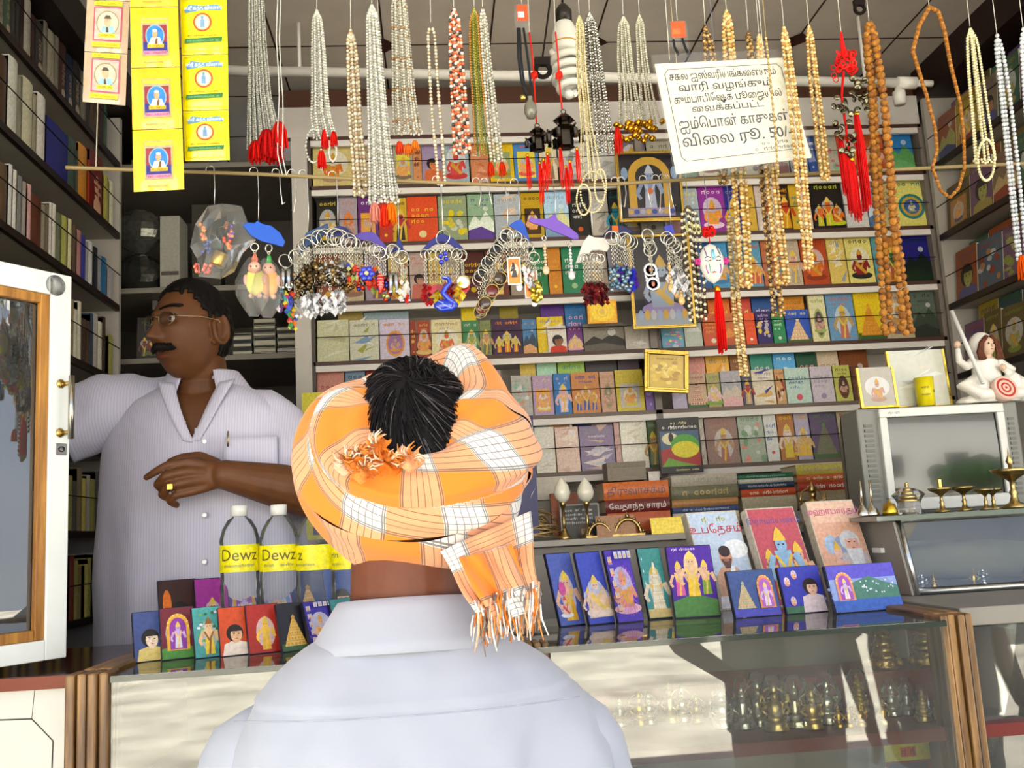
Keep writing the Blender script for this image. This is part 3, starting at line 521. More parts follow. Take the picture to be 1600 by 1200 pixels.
spine_px(2.29, 'fourth', [(-28,-16,'6a5a48',.17),(-15,-4,'98907e',.16),(-4,9,'5a4430',.16),(11,17,'c4c4c0',.175),(18,24,'d4d0c8',.17),(25,33,'7a7a78',.165),(33,39,'9a9088',.16),(41,47,'c89898',.165),(47,63,'5a3020',.15),(63,70,'8a8270',.14),(70,75,'6a6050',.15),(75,79,'ccc8c0',.165),(80,86,'d4d0c4',.17),(86,95,'6a7058',.155),(95,104,'a8a858',.16),(105,111,'d0c8a0',.165),(112,118,'5a4a38',.16),(119,126,'a87878',.155),(126,133,'3a3a90',.15),(133,137,'8a8a90',.14),(137,144,'d0d0cc',.15),(145,152,'2c2c34',.145),(152,158,'8a9098',.13),(158,166,'2c6a9a',.135),(167,176,'b0acb0',.115)])
rg = random.Random(5); PAL = ['c8b860', '6a6a58', 'd0ccb8', '8a7a5a', '4a3a30', 'b0aaa0', 'a09a50', '5a5a58', '7a3a30', '38485a']
for z, nm, xa, dk in ((2.035, 'fifth', 60, 0), (1.78, 'sixth', -10, 1), (1.525, 'seventh', -10, 1), (1.27, 'eighth', -10, 1)):
    x = xa; s = []
    while x < 178: w = rg.choice([5, 6, 7, 8]); s.append((x, x+w, rg.choice(PAL), .14+.05*rg.random())); x += w+(rg.random() < .15)*5
    spine_px(z, nm, s)
# face-out covers tucked behind the spines of the fourth shelf
for i, (ya, yb, zb, zt, c, k, l) in enumerate(((2.28, 2.43, 2.3, 2.51, '4a6858', 'l', 'muted green cover tucked behind the spines of the fourth left shelf'), (2.46, 2.6, 2.3, 2.52, 'a8a068', 'd', 'olive cover with a figure tucked behind the spines of the fourth left shelf'), (2.63, 2.77, 2.3, 2.52, '2a7890', 'x', 'teal cover tucked behind the spines of the fourth left shelf'), (2.79, 2.9, 2.3, 2.5, '2c8ab0', 'l', 'bright blue cover tucked behind the spines of the fourth left shelf'))):
    w, h = yb-ya, zt-zb; m = MB(); m.box((0, .006, h/2), (w, .012, h), c, 'print'); m.art(art_of(k, w, h, c, 'aa8', '386', random.Random(i)), ((1, 0, 0, -w/2), (0, 0, -1, 0), (0, 1, 0, 0), (0, 0, 0, 1)))
    tag(m.build('book', loc=(LX-.16, (ya+yb)/2, zb-.008), rot=(-.06, 0, math.pi/2)), l, 'book')
# ================================================================ face-out books on the right wall
rg = random.Random(21); RPAL = ['6a6438', '8a7a20', '5a4a28', '70603c', '4a6a58', '6a4a6a', '8a4a28', '4a5a6a', 'a08a28', '7a6a58', '5a3a70', '3a5a48', '9a8a60']
for si, z in enumerate(RZ):
    n = 0; y = 3.25
    for layer in (0, 1):
        y = 3.24-.04*layer
        while y > 2.05:
            w = rg.choice([.1, .12, .135, .15]); h = (.185 if layer == 0 else .225)*(.9+.15*rg.random())
            if si == 2 and layer == 0 and 2.55 < y < 2.72: c, k, c1, c2, h, w = '3a7a84', 's', 'b8a040', 'a89020', .24, .17
            else: c, k, c1, c2 = rg.choice(RPAL), rg.choice('dsmxlgpf'), rg.choice(['a87848', 'b8a070', '8a6a78', '9a9a58']), rg.choice(['8a3a28', '4a4a7a', '7a8a38', '9a8a4a'])
            if z > 2.5: h = min(h, .235)
            n += 1; m = book_mesh(w-.003, h, .012, c, k, c1, c2, n+si*50)
            o = m.build('book', loc=(RX+.02+layer*.03, y-w/2, z+.001), rot=(-.1, 0, -math.pi/2))
            o['category'] = 'book'; BOOKROWS.setdefault(('right', ['top', 'second', 'third', 'fourth'][si]+(' front row' if layer == 0 else ' rear row'), 'face-out books on the right wall'), []).append((o, f'{cname(c)} cover with {KD[k]}'))
            y -= w+.004
# ================================================================ counters
KZ = 1.274
def bx(name, par, org, a, b, col, m='paint', bev=0):
    return MB().bb(np.array(a)-org, np.array(b)-org, col, m).build(name, par, bevel=bev)
def counter():
    o = np.array([.15, 1.52, FZ]); t = thing('display_counter', 'long glass-fronted display counter with oak corner posts', 'counter', o)
    P = lambda n, a, b, c, m='paint', bev=0: bx(n, t, o, a, b, c, m, bev)
    for x0, x1, ya in ((-.553, -.49, 1.50), (.115, .165, 1.515), (.795, .853, 1.52)):
        m = MB(); w = x1-x0
        for k in range(4): m.bb((x0+w*k/4, ya+.004*(k % 2), FZ), (x0+w*(k+1)/4-.002, ya+.055, KZ+.006), '888', 'oak_post')
        m.v = [v-o for v in m.v]; m.build('post', t, bevel=.003)
    for x0, x1 in ((-.545, -.5), (.80, .845)): P('top_rail', (x0, 1.55, KZ-.03), (x1, 1.97, KZ+.008), '888', 'oak_rail', .004)
    P('glass_top', (-.49, 1.508, KZ-.007), (.797, 1.97, KZ), 'fff', 'pane')
    P('front_pane', (-.49, 1.512, .62), (.115, 1.517, KZ-.008), 'fff', 'pane'); P('front_pane', (.165, 1.518, .62), (.797, 1.523, KZ-.008), 'fff', 'pane')
    P('glass_lip', (-.49, 1.505, KZ-.009), (.797, 1.512, KZ-.001), '39403a', 'gloss')
    P('back_panel', (-.5, 1.955, FZ), (.945, 1.975, KZ-.012), '9a958e'); P('base', (-.5, 1.53, FZ), (.945, 1.95, .62), '6a4030')
    P('shelf', (-.489, 1.545, 1.083), (.945, 1.9, 1.103), '6a1f1a'); P('shelf', (-.489, 1.56, .86), (.945, 1.9, .88), '6a1f1a')
    P('riser', (.2, 1.76, 1.103), (.945, 1.9, 1.16), '7a2020'); P('side_panel', (-.505, 1.56, FZ), (-.491, 1.95, KZ-.03), '7a6048'); P('side_panel', (.946, 1.585, FZ), (.954, 1.95, KZ-.03), '8a7860')
    # brown-topped side counter on the left
    o = np.array([-.8, 1.63, FZ]); s = thing('side_counter', 'white laminate counter with a dark brown top below the glass door', 'counter', o)
    m = MB(); m.add([(-1.33, 1.648, 1.25), (-.56, 1.606, 1.25), (-.56, 2.06, 1.25), (-1.33, 2.06, 1.25), (-1.33, 1.648, 1.27), (-.56, 1.606, 1.27), (-.56, 2.06, 1.27), (-1.33, 2.06, 1.27)], [(0, 3, 2, 1), (4, 5, 6, 7), (0, 1, 5, 4), (1, 2, 6, 5), (2, 3, 7, 6), (3, 0, 4, 7)], '888', 'brown_top'); m.v = [v-o for v in m.v]; m.build('counter_top', s, bevel=.002)
    m = MB(); m.add([(-1.33, 1.646, 1.249), (-.57, 1.604, 1.249), (-.57, 1.602, 1.269), (-1.33, 1.644, 1.269)], [(0, 1, 2, 3)], '7a3a24', 'paint'); m.v = [v-o for v in m.v]; m.build('edge_band', s)
    m = MB(); m.add([(-1.33, 1.66, FZ), (-.567, 1.62, FZ), (-.567, 2.04, FZ), (-1.33, 2.04, FZ), (-1.33, 1.66, 1.25), (-.567, 1.62, 1.25), (-.567, 2.04, 1.25), (-1.33, 2.04, 1.25)], [(0, 3, 2, 1), (4, 5, 6, 7), (0, 1, 5, 4), (1, 2, 6, 5), (2, 3, 7, 6), (3, 0, 4, 7)], 'd4d4cc', 'paint'); m.v = [v-o for v in m.v]; m.build('body', s, bevel=.003)
    # the octagon groove of its front panel
    pts = [pY(px, py, 1.625) for px, py in ((-60, 1128), (50, 1123), (84, 1157), (80, 1260))]; pts = [p+np.array([0, -.006-.05*(p[0]+.567)*-1*.0, 0]) for p in pts]
    for p in pts: p[1] = 1.62+(-.567-p[0])*.0525-.0005
    MB().tube([p-o for p in pts], .0011, '4a4a44', n=4).build('panel_groove', s)
    q = [pY(55, 1075, 1.625), pY(50, 1123, 1.625)]
    for p in q: p[1] = 1.62+(-.567-p[0])*.0525-.0002
    MB().tube([p-o for p in q], .0006, '77776f', n=4).build('panel_joint', s)
    # right-hand counter beyond the post
    o = np.array([1.3, 1.56, FZ]); r = thing('display_counter', 'second glass display counter beyond the right oak post', 'counter', o)
    P = lambda n, a, b, c, m='paint', bev=0: bx(n, r, o, a, b, c, m, bev)
    P('counter_top', (.853, 1.565, 1.255), (2.1, 2.35, 1.285), '8a857c', 'paint', .002); P('front_pane', (.856, 1.57, .62), (2.1, 1.576, 1.253), 'fff', 'pane'); P('back_panel', (.96, 2.3, FZ), (2.1, 2.32, 1.25), 'b5b0a8'); P('base', (.96, 1.6, FZ), (2.1, 2.3, .62), '6a5040'); P('shelf', (.96, 1.59, 1.0), (2.1, 2.2, 1.015), '7a7468')
counter()
# ------------------------------------------------ panels standing on the counter, from the pixels of their corners
def standing(name, BL, BR, TL, TR, Afn, bg, label, cat, group=None, t=.008, lean=.3, edge='15142a', m='print', z=KZ):
    bm = ((BL[0]+BR[0])/2, (BL[1]+BR[1])/2); tm = ((TL[0]+TR[0])/2, (TL[1]+TR[1])/2); B = pZ(bm[0], bm[1], z)
    w = np.linalg.norm(pZ(*BR, z)-pZ(*BL, z)); best = (9e9,)
    for th in np.linspace(-.5, 1., 151):
        v = np.array([-math.sin(th)*math.sin(lean), math.cos(th)*math.sin(lean), math.cos(lean)]); lo, hi = .01, .6
        for _ in range(30):
            h = (lo+hi)/2; d = B+v*h-CC; py = 600-FPX*(d@CU)/(d@CF)
            lo, hi = (h, hi) if py > tm[1] else (lo, h)
        d = B+v*h-CC; e = abs(800+FPX*(d@CR)/(d@CF)-tm[0])
        if e < best[0]: best = (e, th, h)
    _, th, h = best; w = w*math.cos(th)/max(.5, math.cos(th)) if False else abs(pY(BR[0], bm[1], B[1])[0]-pY(BL[0], bm[1], B[1])[0])/math.cos(th)*1.0
    o = thing(name, label, cat, B, (-lean, 0, th), group); o.rotation_mode = 'XYZ'
    MB().box((0, t/2, h/2), (w, t, h), edge, m).build('board', o, bevel=.0008)
    q = MB(); q.art(Afn(w*.96, h*.97), ((1, 0, 0, -w*.48), (0, 0, -1, -.0002), (0, 1, 0, h*.015), (0, 0, 0, 1)), m); q.build('picture', o)
    return o
def pl(kind, bg, c1, c2, extra=None):
    def f(w, h):
        a = art_of(kind+'n', w, h, bg, c1, c2, random.Random(hash(bg) % 99 if False else len(bg)+int(w*1e5)))
        if extra: extra(a, w, h)
        return a
    return f
def shrine(arch, inner, robe, skin, hillc=None):
    def f(a, w, h):
        if hillc: a.poly([(0, 0), (w, 0), (w, h*.2), (w*.5, h*.27), (0, h*.2)], hillc)
        a.ell(w*.5, h*.62, w*.34, h*.26, arch, 18); a.rect(w*.16, h*.16, w*.84, h*.62, arch); a.ell(w*.5, h*.6, w*.25, h*.2, inner, 16); a.rect(w*.25, h*.18, w*.75, h*.6, inner)
        for k in range(9): t_ = math.pi*k/8; a.ell(w*.5+w*.31*math.cos(t_), h*.62+h*.24*math.sin(t_), w*.035, w*.035, 'f0c870', 6)
        fig(a, w*.5, h*.2, h*.52, skin, robe, 'e8c860', random.Random(3), seat=False)
    return f
def side_icons(a, w, h):
    for k in range(5):
        y = h*(.86-.17*k); a.rect(w*.05, y-h*.06, w*.21, y+h*.05, 'b8b0c8'); fig(a, w*.13, y-h*.05, h*.1, 'd8b090', 'a33', 'da5', random.Random(k))
    for k in range(4): x = w*(.3+.18*k); a.rect(x, h*.87, x+w*.14, h*.97, 'b8c0d0'); a.ell(x+w*.07, h*.91, w*.04, h*.03, 'c97', 8)
def stars(a, w, h):
    for k in range(4): y = h*(.85-.18*k); a.poly([(w*.1, y-h*.03), (w*.115, y), (w*.15, y), (w*.115, y+h*.005), (w*.1, y+h*.04), (w*.085, y+.005*h), (w*.05, y), (w*.085, y)], 'e8f0ff')
PG = 'picture plaques along the counter front'
def tower(a, w, h): a.poly([(0, 0), (w, 0), (w, h*.12), (w*.4, h*.2), (0, h*.12)], '4a7a3a')
def rays(a, w, h):
    for k in range(22): t_ = 2*math.pi*k/22; a.line(w*.6+w*.2*math.cos(t_), h*.42+h*.2*math.sin(t_), w*.6+w*.38*math.cos(t_), h*.42+h*.36*math.sin(t_), w*.02, 'c060d0')
for BL, BR, TL, TR, fn, bg, l in (
 ((214,1037),(258,1030),(208,958),(254,952), pl('p','3a4a80','e8d0b8','d8c070'),'3a4a80','small plaque of a fair saint with dark hair, leftmost of the front row'),
 ((256,1033),(305,1027),(254,951),(297,946), pl('d','6a2030','e0b040','4a8a3a', shrine('e0a838','8a3aa0','d8d0e8','c8a8d8','4a8a3a')),'6a2030','small plaque of an arched golden shrine with a purple niche on green grass'),
 ((308,1030),(347,1025),(298,950),(342,946), pl('s','4a9a98','e0b888','e0c030', lambda a,w,h: [a.ell(w*(.1+.8*random.Random(k).random()),h*(.3+.6*random.Random(k+50).random()),w*.07,h*.03,['2a6a3a','6aa84a','d8d8e0'][k%3],6) for k in range(16)] and fig(a,w*.55,h*.05,h*.75,'e0b888','e0c030','8a5a20',random.Random(1),seat=False)),'4a9a98','small plaque of a yellow-robed standing figure among green leaves'),
 ((347,1027),(390,1022),(341,950),(384,946), pl('p','c84a20','e0b088','e8d8c8'),'c84a20','small plaque of a garlanded face on an orange red ground'),
 ((392,1023),(440,1018),(386,946),(430,941), pl('s','a8281c','e8b840','e0a830'),'a8281c','small plaque of a golden standing statue on a red ground'),
 ((444,1020),(485,1014),(430,943),(475,940), pl('g','1c1a20','d8b050','c08a38'),'1c1a20','small plaque of a gold temple car on a black ground'),
 ((489,1015),(528,1010),(472,940),(515,937), pl('d','3a2a90','d8a070','e0b0a0', side_icons),'3a2a90','small purple plaque with a column of tiny inset pictures, beside the white shirt collar'),
 ((531,1009),(566,1005),(513,936),(551,933), pl('d','3a8080','c8a070','c8d0c8'),'3a8080','small teal plaque half hidden behind the white shirt collar')):
    standing('picture_plaque', BL, BR, TL, TR, fn, bg, l, 'plaque', PG)
for BL, BR, TL, TR, fn, l in (
 ((256,1004),(310,999),(248,908),(304,903), pl('p','3a1c1c','e0c8b0','e0c060', lambda a,w,h: a.ell(w*.2,h*.6,w*.12,h*.25,'e87820',10)),'rear-row plaque with a dark-haired face and an orange glow, leftmost'),
 ((312,999),(360,995),(304,904),(353,902), pl('m','a03098','e0b890','d8a0d0'),'magenta rear-row plaque with three small haloed figures'),
 ((362,994),(410,989),(354,902),(401,897), pl('d','4a28a0','e0a850','d8b0e0', shrine('d8a040','8a4ab0','e0d0f0','c8b0e0')),'violet rear-row plaque with stars and a golden arched shrine'),
 ((412,988),(460,984),(402,897),(449,893), pl('s','3a7ab8','d8b0a0','c8a0d0', lambda a,w,h: a.ring(w*.6,h*.5,w*.36,w*.41,'b880c8')),'blue rear-row plaque with a pink ring around a standing figure'),
 ((462,983),(513,978),(451,893),(502,889), pl('g','2c4478','d8b070','b88a48'),'dark blue rear-row plaque with a cream temple tower'),
 ((515,977),(562,973),(503,889),(550,886), pl('p','1c50a8','e0b8a0','8ac0e8', rays if False else None),'deep blue rear-row plaque with a rayed face, next to the turban tail')):
    standing('picture_plaque', BL, BR, TL, TR, fn, '222', l, 'plaque', 'picture plaques in the left rear row')
for BL, BR, TL, TR, fn, l in (
 ((875,981),(917,975),(847,865),(894,862), pl('s','4a5aa8','d8a890','d8a028', lambda a,w,h: [fig(a,w*.35,h*.1,h*.3,'d8b0a0','d8d8e0','c44',random.Random(1)), a.ell(w*.35,h*.5,w*.14,h*.1,'c04a90')]),'blue plaque with a rearing figure and golden robes, leftmost right of the turban'),
 ((920,979),(963,972),(893,863),(940,861), pl('m','3a48b0','d8b8a0','e0c8b8'),'blue violet plaque with two haloed heads and a white cow, second right of the turban'),
 ((965,975),(1008,970),(938,860),(985,857), pl('d','4a30a8','d89060','d8a8b0', lambda a,w,h: (rays(a,w,h), side_icons(a,w,h), shrine('d07040','8a3a6a','d8c8d8','d0b0b0')(a,w,h) if False else None)),'violet plaque with pink rays and tiny inset pictures around its edge'),
 ((1014,969),(1052,965),(988,857),(1036,854), pl('s','3a8a88','d8c8b0','e8e0d8', lambda a,w,h: (stars(a,w,h), gopuram(a,w*.55,h*.12,w*.6,h*.7,'d8c8a0','e8e4dc'), a.rect(0,0,w,h*.12,'c8b070'))),'teal plaque with a pale garlanded figure over a yellow foot strip'),
 ((1055,968),(1127,962),(1038,855),(1110,850), pl('x','4a1c98','4a1c98','5a2ca8', lambda a,w,h: (a.rect(0,0,w,h,'4a1c98'), a.poly([(0,0),(w,0),(w,h*.22),(w*.5,h*.32),(0,h*.22)],'4a8038'), fig(a,w*.2,h*.3,h*.5,'e0b090','d85aa0','e0c050',random.Random(1),seat=False), fig(a,w*.8,h*.3,h*.5,'e0b090','7aa030','e0c050',random.Random(2),seat=False), a.ell(w*.5,h*.72,w*.16,h*.2,'e8c8a0'), fig(a,w*.5,h*.28,h*.66,'e0b890','e8c030','e8c860',random.Random(3),seat=False), a.squig(w*.1,h*.94,w*.55,h*.035,'e8d8f8',random.Random(8)))),'purple plaque with three crowned standing figures above a green hill'),
 ((1147,968),(1225,960),(1131,893),(1208,888), pl('x','3a5088','3a5088','3a5088', lambda a,w,h: (a.rect(0,0,w,h,'3a5088'), a.rect(0,0,w,h*.16,'4a48b0'), gopuram(a,w*.28,h*.18,w*.4,h*.6,'d0a878','8aa890'), shrine('d88a50','b060c0','e0d0f0','d0b8e0')(ShiftArt(a,w*.5,0),w*.5,h))),'wide dark blue plaque with a small temple beside an arched shrine'),
 ((1228,961),(1297,955),(1210,887),(1280,882), pl('x','3438a8','3438a8','3438a8', lambda a,w,h: (a.rect(0,0,w,h,'3438a8'), a.rect(0,0,w,h*.14,'3a6a4a'), face(ShiftArt(a,w*.42,0),w*.3,h*.52,w*.15,'e0b8a0','2a1a18','d8c8d0',w*.58), [ (a.ell(x*w,y*h,w*.07,h*.1,'d8c8e8'), fig(a,x*w,y*h-h*.09,h*.18,'c98','c77','db5',random.Random(1))) for x,y in ((.15,.68),(.35,.82),(.2,.25))])),'wide royal blue plaque with a smiling face and small haloed figures'),
 ((1302,960),(1418,950),(1282,882),(1398,880), pl('x','7a90c8','8aa0d0','7a8ac0', lambda a,w,h: (a.rect(0,0,w,h,'8a9cd0'), a.rect(0,h*.7,w,h,'5a50c0'), a.poly([(w*.1,h*.3),(w*.35,h*.62),(w*.6,h*.74),(w*.8,h*.6),(w,h*.5),(w,h*.2),(w*.1,h*.2)],'4a7a6a'), [a.ell(w*(.4+.55*random.Random(k).random()),h*(.34+.3*random.Random(k+9).random()),w*.012,h*.02,'dde',6) for k in range(22)], a.rect(0,0,w,h*.25,'3a60b8'), shrine('d8906a','a050b8','e0d8f0','c8b8e0')(ShiftArt(a,w*.03,h*.1),w*.36,h*.85))),'widest plaque, a green hill over blue water with a pink arched shrine')):
    pass
    globals().setdefault('_PQ', []).append((BL, BR, TL, TR, fn, l))
class ShiftArt(Art):
    def __init__(s, a, dx, dy): s.p = a.p; s.t = a.t; s.k = 0; s.h = False; s.a = a; s.dx = dx; s.dy = dy
    def poly(s, P, c):
        if s.a.h and not s.h: s.a.k += 1
        s.a.h = s.h; s.a.poly([(x+s.dx, y+s.dy) for x, y in P], c); s.a.h = False if not s.h else s.a.h; return s
    def hold(s, on):
        s.h = on
        if not on and s.a.h: s.a.hold(False)
        return s
for BL, BR, TL, TR, fn, l in _PQ: standing('picture_plaque', BL, BR, TL, TR, fn, '222', l, 'plaque', PG)
# ------------------------------------------------ the three large picture books behind them
def man_book(w, h):
    a = Art(); a.rect(0, 0, w, h, 'b8c8dc'); a.rect(0, 0, w, h*.32, 'a89a88'); a.ell(w*.8, h*.6, w*.25, h*.1, 'e4e8ee'); a.poly([(0, h*.3), (w*.2, h*.38), (w*.3, h*.3)], '8a9a78')
    a.poly([(w*.25, 0), (w*.85, 0), (w*.82, h*.34), (w*.68, h*.42), (w*.42, h*.42), (w*.28, h*.34)], 'd0a080'); a.poly([(w*.2, 0), (w*.9, 0), (w*.85, h*.12), (w*.25, h*.12)], 'e4e0e4'); a.poly([(w*.6, h*.42), (w*.68, h*.42), (w*.62, h*.05), (w*.48, h*.05)], 'eceaf0')
    a.ell(w*.55, h*.52, w*.13, h*.1, 'c89070'); a.ell(w*.55, h*.58, w*.12, h*.06, '3a2a24'); a.poly([(w*.44, h*.5), (w*.66, h*.5), (w*.6, h*.4), (w*.5, h*.4)], '5a4034'); a.ell(w*.55, h*.485, w*.06, h*.015, 'b06a5a', 8)
    for q in (.5, .6): a.ell(w*q, h*.535, w*.02, h*.008, '221', 6)
    a.text('உபேதசம்', w*.5, h*.78, h*.12, 'c03030'); a.squig(w*.25, h*.9, w*.5, h*.05, 'b0a820', random.Random(2)); return a
def trio_book(w, h):
    a = Art(); a.rect(0, 0, w, h, 'b8505c'); a.text('இராமாயணம்', w*.5, h*.84, h*.085, '3a4a90')
    for x, s_, rb, sk in ((.2, .52, 'c8384a', 'c8a070'), (.82, .58, '2a8a78', 'd8a888'), (.5, .74, 'e8c020', '8ab0d0')): fig(a, w*x, h*.06, h*s_, sk, rb, 'e0b840', random.Random(5), seat=False)
    return a
def sage_book(w, h):
    a = Art(); a.rect(0, 0, w, h, 'd8a890'); a.rect(0, h*.78, w, h, 'e4bca4'); a.poly([(0, 0), (w, 0), (w, h*.2), (0, h*.3)], 'c8a070'); a.ell(w*.28, h*.55, w*.16, h*.1, 'a0b8d8'); a.ell(w*.5, h*.5, w*.2, h*.14, '8a9ac0')
    face(ShiftArt(a, w*.42, h*.1), w*.28, h*.46, w*.17, 'd8a898', 'c8ccd4', 'c0b8c0', w*.56); a.poly([(w*.55, h*.5), (w*.9, h*.5), (w*.85, h*.28), (w*.68, h*.2)], 'd4d8e0')
    a.poly([(w*.1, h*.1), (w*.8, h*.18), (w*.6, h*.34), (w*.3, h*.42), (w*.2, h*.3)], 'e0b0a0'); a.ell(w*.36, h*.48, w*.09, h*.07, 'e0b8a8'); a.poly([(w*.28, h*.5), (w*.44, h*.5), (w*.36, h*.6)], 'd8b048'); a.ell(w*.5, h*.1, w*.4, h*.06, 'c84858'); a.ell(w*.2, h*.12, w*.12, h*.06, '7a9a6a')
    a.text('மஹாபாரதம்', w*.5, h*.87, h*.085, 'c04888'); return a
for BL, BR, TL, TR, fn, l in (((1108,955),(1196,949),(1066,803),(1155,795), man_book,'large pale blue book with a bare-shouldered bearded man on its cover'), ((1205,949),(1290,943),(1160,800),(1243,786), trio_book,'large rose red book with three standing figures, in the middle of the big books'), ((1302,942),(1384,935),(1253,786),(1336,778), sage_book,'large peach book with a white-bearded sage writing')):
    standing('book', BL, BR, TL, TR, fn, '888', l, 'book', None, t=.025, lean=.36, edge='c8bca8')
# ------------------------------------------------ water bottles
for i, (px, txt, l) in enumerate(((375, 'Dewz', 'clear plastic bottle with a yellow label, leftmost of the row by the shirt front'), (437, 'Dewz', 'clear plastic bottle with a yellow label, second in the row'), (493, 'z', 'clear plastic bottle with a yellow label, third in the row, label turned away'), (548, '', 'clear plastic bottle with a yellow label, mostly hidden behind the orange turban'))):
    Yb = 1.90; b = pY(px, 893-1.5*i, Yb); tz = pY(px, 790-1.5*i, Yb)[2]; H = tz-KZ; r = .0375
    t = thing('water_bottle', l, 'bottle', (b[0], Yb, KZ), (0, 0, [.15, .1, -.7, -1.2][i]), 'yellow-labelled water bottles')
    lz0, lz1 = b[2]-KZ, pY(px, 851, Yb)[2]-KZ
    prof = [(.028, 0), (r, .006), (r, .02)]+[(r-(.0018 if k % 2 else 0), .03+k*.012) for k in range(int((lz0-.035)/.012))]+[(r-.001, lz0), (r-.001, lz1), (r, lz1+.004), (r*.99, lz1+.012), (r*.86, lz1+.03), (r*.6, lz1+.047), (.0135, H-.022), (.0135, H-.004)]
    MB().lathe(prof, (0, 0, 0), 'fff', 'bottle', 20).build('bottle_body', t)
    MB().lathe([(.0155, H-.02), (.0158, H-.001), (.014, H), (0, H)], (0, 0, 0), 'd8d8d4', 'plastic', 16).build('cap', t)
    m = MB(); n = 28; V = [((r+.0004)*math.cos(a), (r+.0004)*math.sin(a), zz) for zz in (lz0, lz1) for a in np.linspace(0, 2*math.pi, n, endpoint=False)]; m.add(V, [(k, (k+1) % n, n+(k+1) % n, n+k) for k in range(n)], 'e8dc10', 'print', True)
    A = Art(); rgs = random.Random(i); hl = lz1-lz0
    for y in (.03, .93): A.rect(0, hl*y, .23, hl*(y+.03), '5a5a10')
    if txt: A.text(txt, .115, hl*.42, hl*.62, '5a5420')
    else: A.squig(.06, hl*.5, .08, hl*.2, '665', rgs)
    A.squig(.085, hl*.18, .06, hl*.1, '776', rgs); A.squig(.02, hl*.5, .04, hl*.12, '776', rgs); A.squig(.18, hl*.5, .04, hl*.12, '776', rgs)
    for P, c in A.p:   # bend the print round the bottle, facing the street
        V = [((r+.0008)*math.sin((x-.115)/r), -(r+.0008)*math.cos((x-.115)/r), lz0+y) for x, y in P]; m.add(V, [tuple(range(len(V)))], c, 'print')
    m.build('label_sleeve', t)
# ------------------------------------------------ board with a yellow border behind the two men
def board(w, h):
    a = Art(); a.rect(0, 0, w, h, 'd8cc20'); a.rect(w*.055, h*.03, w*.945, h*.9, '1a1a5c'); rgs = random.Random(3)
    a.squig(w*.1, h*.925, w*.7, h*.045, '4a4a10', rgs); a.line(w*.2, h*.55, w*.2, h*.82, .003, '8a90b8'); a.ell(w*.22, h*.5, .025, .008, 'a8a8c8'); a.squig(w*.12, h*.52, w*.2, h*.035, 'b8b8d0', rgs)
    return a
upright('poster_board', 780, 838, 650, 838, 2.9, .006, lambda w, h: Art().rect(0, 0, w, h, '1a1a5c').poly([(w*.8, h*.3), (w*.97, h*.4), (w*.85, h*.34)], 'b8b8cc'), '1a1a5c', 'plain navy blue board standing at the right side of the turban', 'poster', lean=.0, edge='1a1a50')
upright('poster_board', 474, 700, 609, 838, 2.9, .006, board, '1a1a5c', 'navy blue poster board with a yellow border between the two men', 'poster', lean=.0, edge='1a1a50')
# ------------------------------------------------ brass idols and lamps
def idol(m, c, h, g='gold', col='bca068', kind=0, rgn=None):
    x, y, z = c; r = h*.24
    m.lathe([(r, 0), (r*1.05, h*.05), (r*.85, h*.09), (r*.95, h*.13), (r*.8, h*.17)], c, col, g, 12)
    if kind == 0:      # seated, four arms, crown
        m.ball((x, y-.02*h, z+h*.24), (r*1.0, r*.7, h*.09), col, g, 10); m.lathe([(r*.5, h*.2), (r*.62, h*.36), (r*.75, h*.5), (r*.4, h*.58), (r*.25, h*.62)], c, col, g, 10, sc_=(1, .7))
        for q in (-1, 1):
            m.tube([(x+q*r*.7, y, z+h*.52), (x+q*r*1.25, y-.02*h, z+h*.42), (x+q*r*.8, y-.12*h, z+h*.33)], [h*.05, h*.042, h*.035], col, g, 6); m.tube([(x+q*r*.6, y+.02*h, z+h*.53), (x+q*r*1.3, y+.02*h, z+h*.56), (x+q*r*1.15, y, z+h*.7)], [h*.045, h*.036, h*.04], col, g, 6)
        m.ball((x, y-.02*h, z+h*.68), (h*.085, h*.08, h*.1), col, g, 8); m.lathe([(h*.1, h*.74), (h*.085, h*.8), (h*.09, h*.83), (h*.05, h*.92), (0, h)], c, col, g, 8)
        m.torus((x, y+h*.09, z+h*.55), h*.3, h*.02, col, g, (0, 1, 0), 16, 5)
    elif kind == 1:    # stepped tower with knobs
        for k in range(6): rr = r*(1-.14*k); m.lathe([(rr*.9, h*(.16+.12*k)), (rr, h*(.2+.12*k)), (rr*.8, h*(.28+.12*k))], c, col, g, 12)
        for k in range(4):
            for q in range(6): a = q*math.pi/3+k*.5; rr = r*(1-.2*k); m.ball((x+rr*math.cos(a), y+rr*math.sin(a), z+h*(.24+.17*k)), h*.035, col, g, 6)
        m.lathe([(r*.25, h*.88), (r*.3, h*.92), (0, h)], c, col, g, 8)
    else:              # standing bell-shaped pair of arms
        m.lathe([(r*.7, h*.16), (r*.45, h*.35), (r*.6, h*.55), (r*.3, h*.66)], c, col, g, 10, sc_=(1, .7)); m.ball((x, y, z+h*.73), h*.085, col, g, 8); m.lathe([(h*.08, h*.78), (h*.04, h*.9), (0, h)], c, col, g, 8)
        for q in (-1, 1): m.tube([(x+q*r*.5, y, z+h*.6), (x+q*r*1.0, y-.02*h, z+h*.45), (x+q*r*.6, y-.1*h, z+h*.34)], h*.04, col, g, 6)
    return m
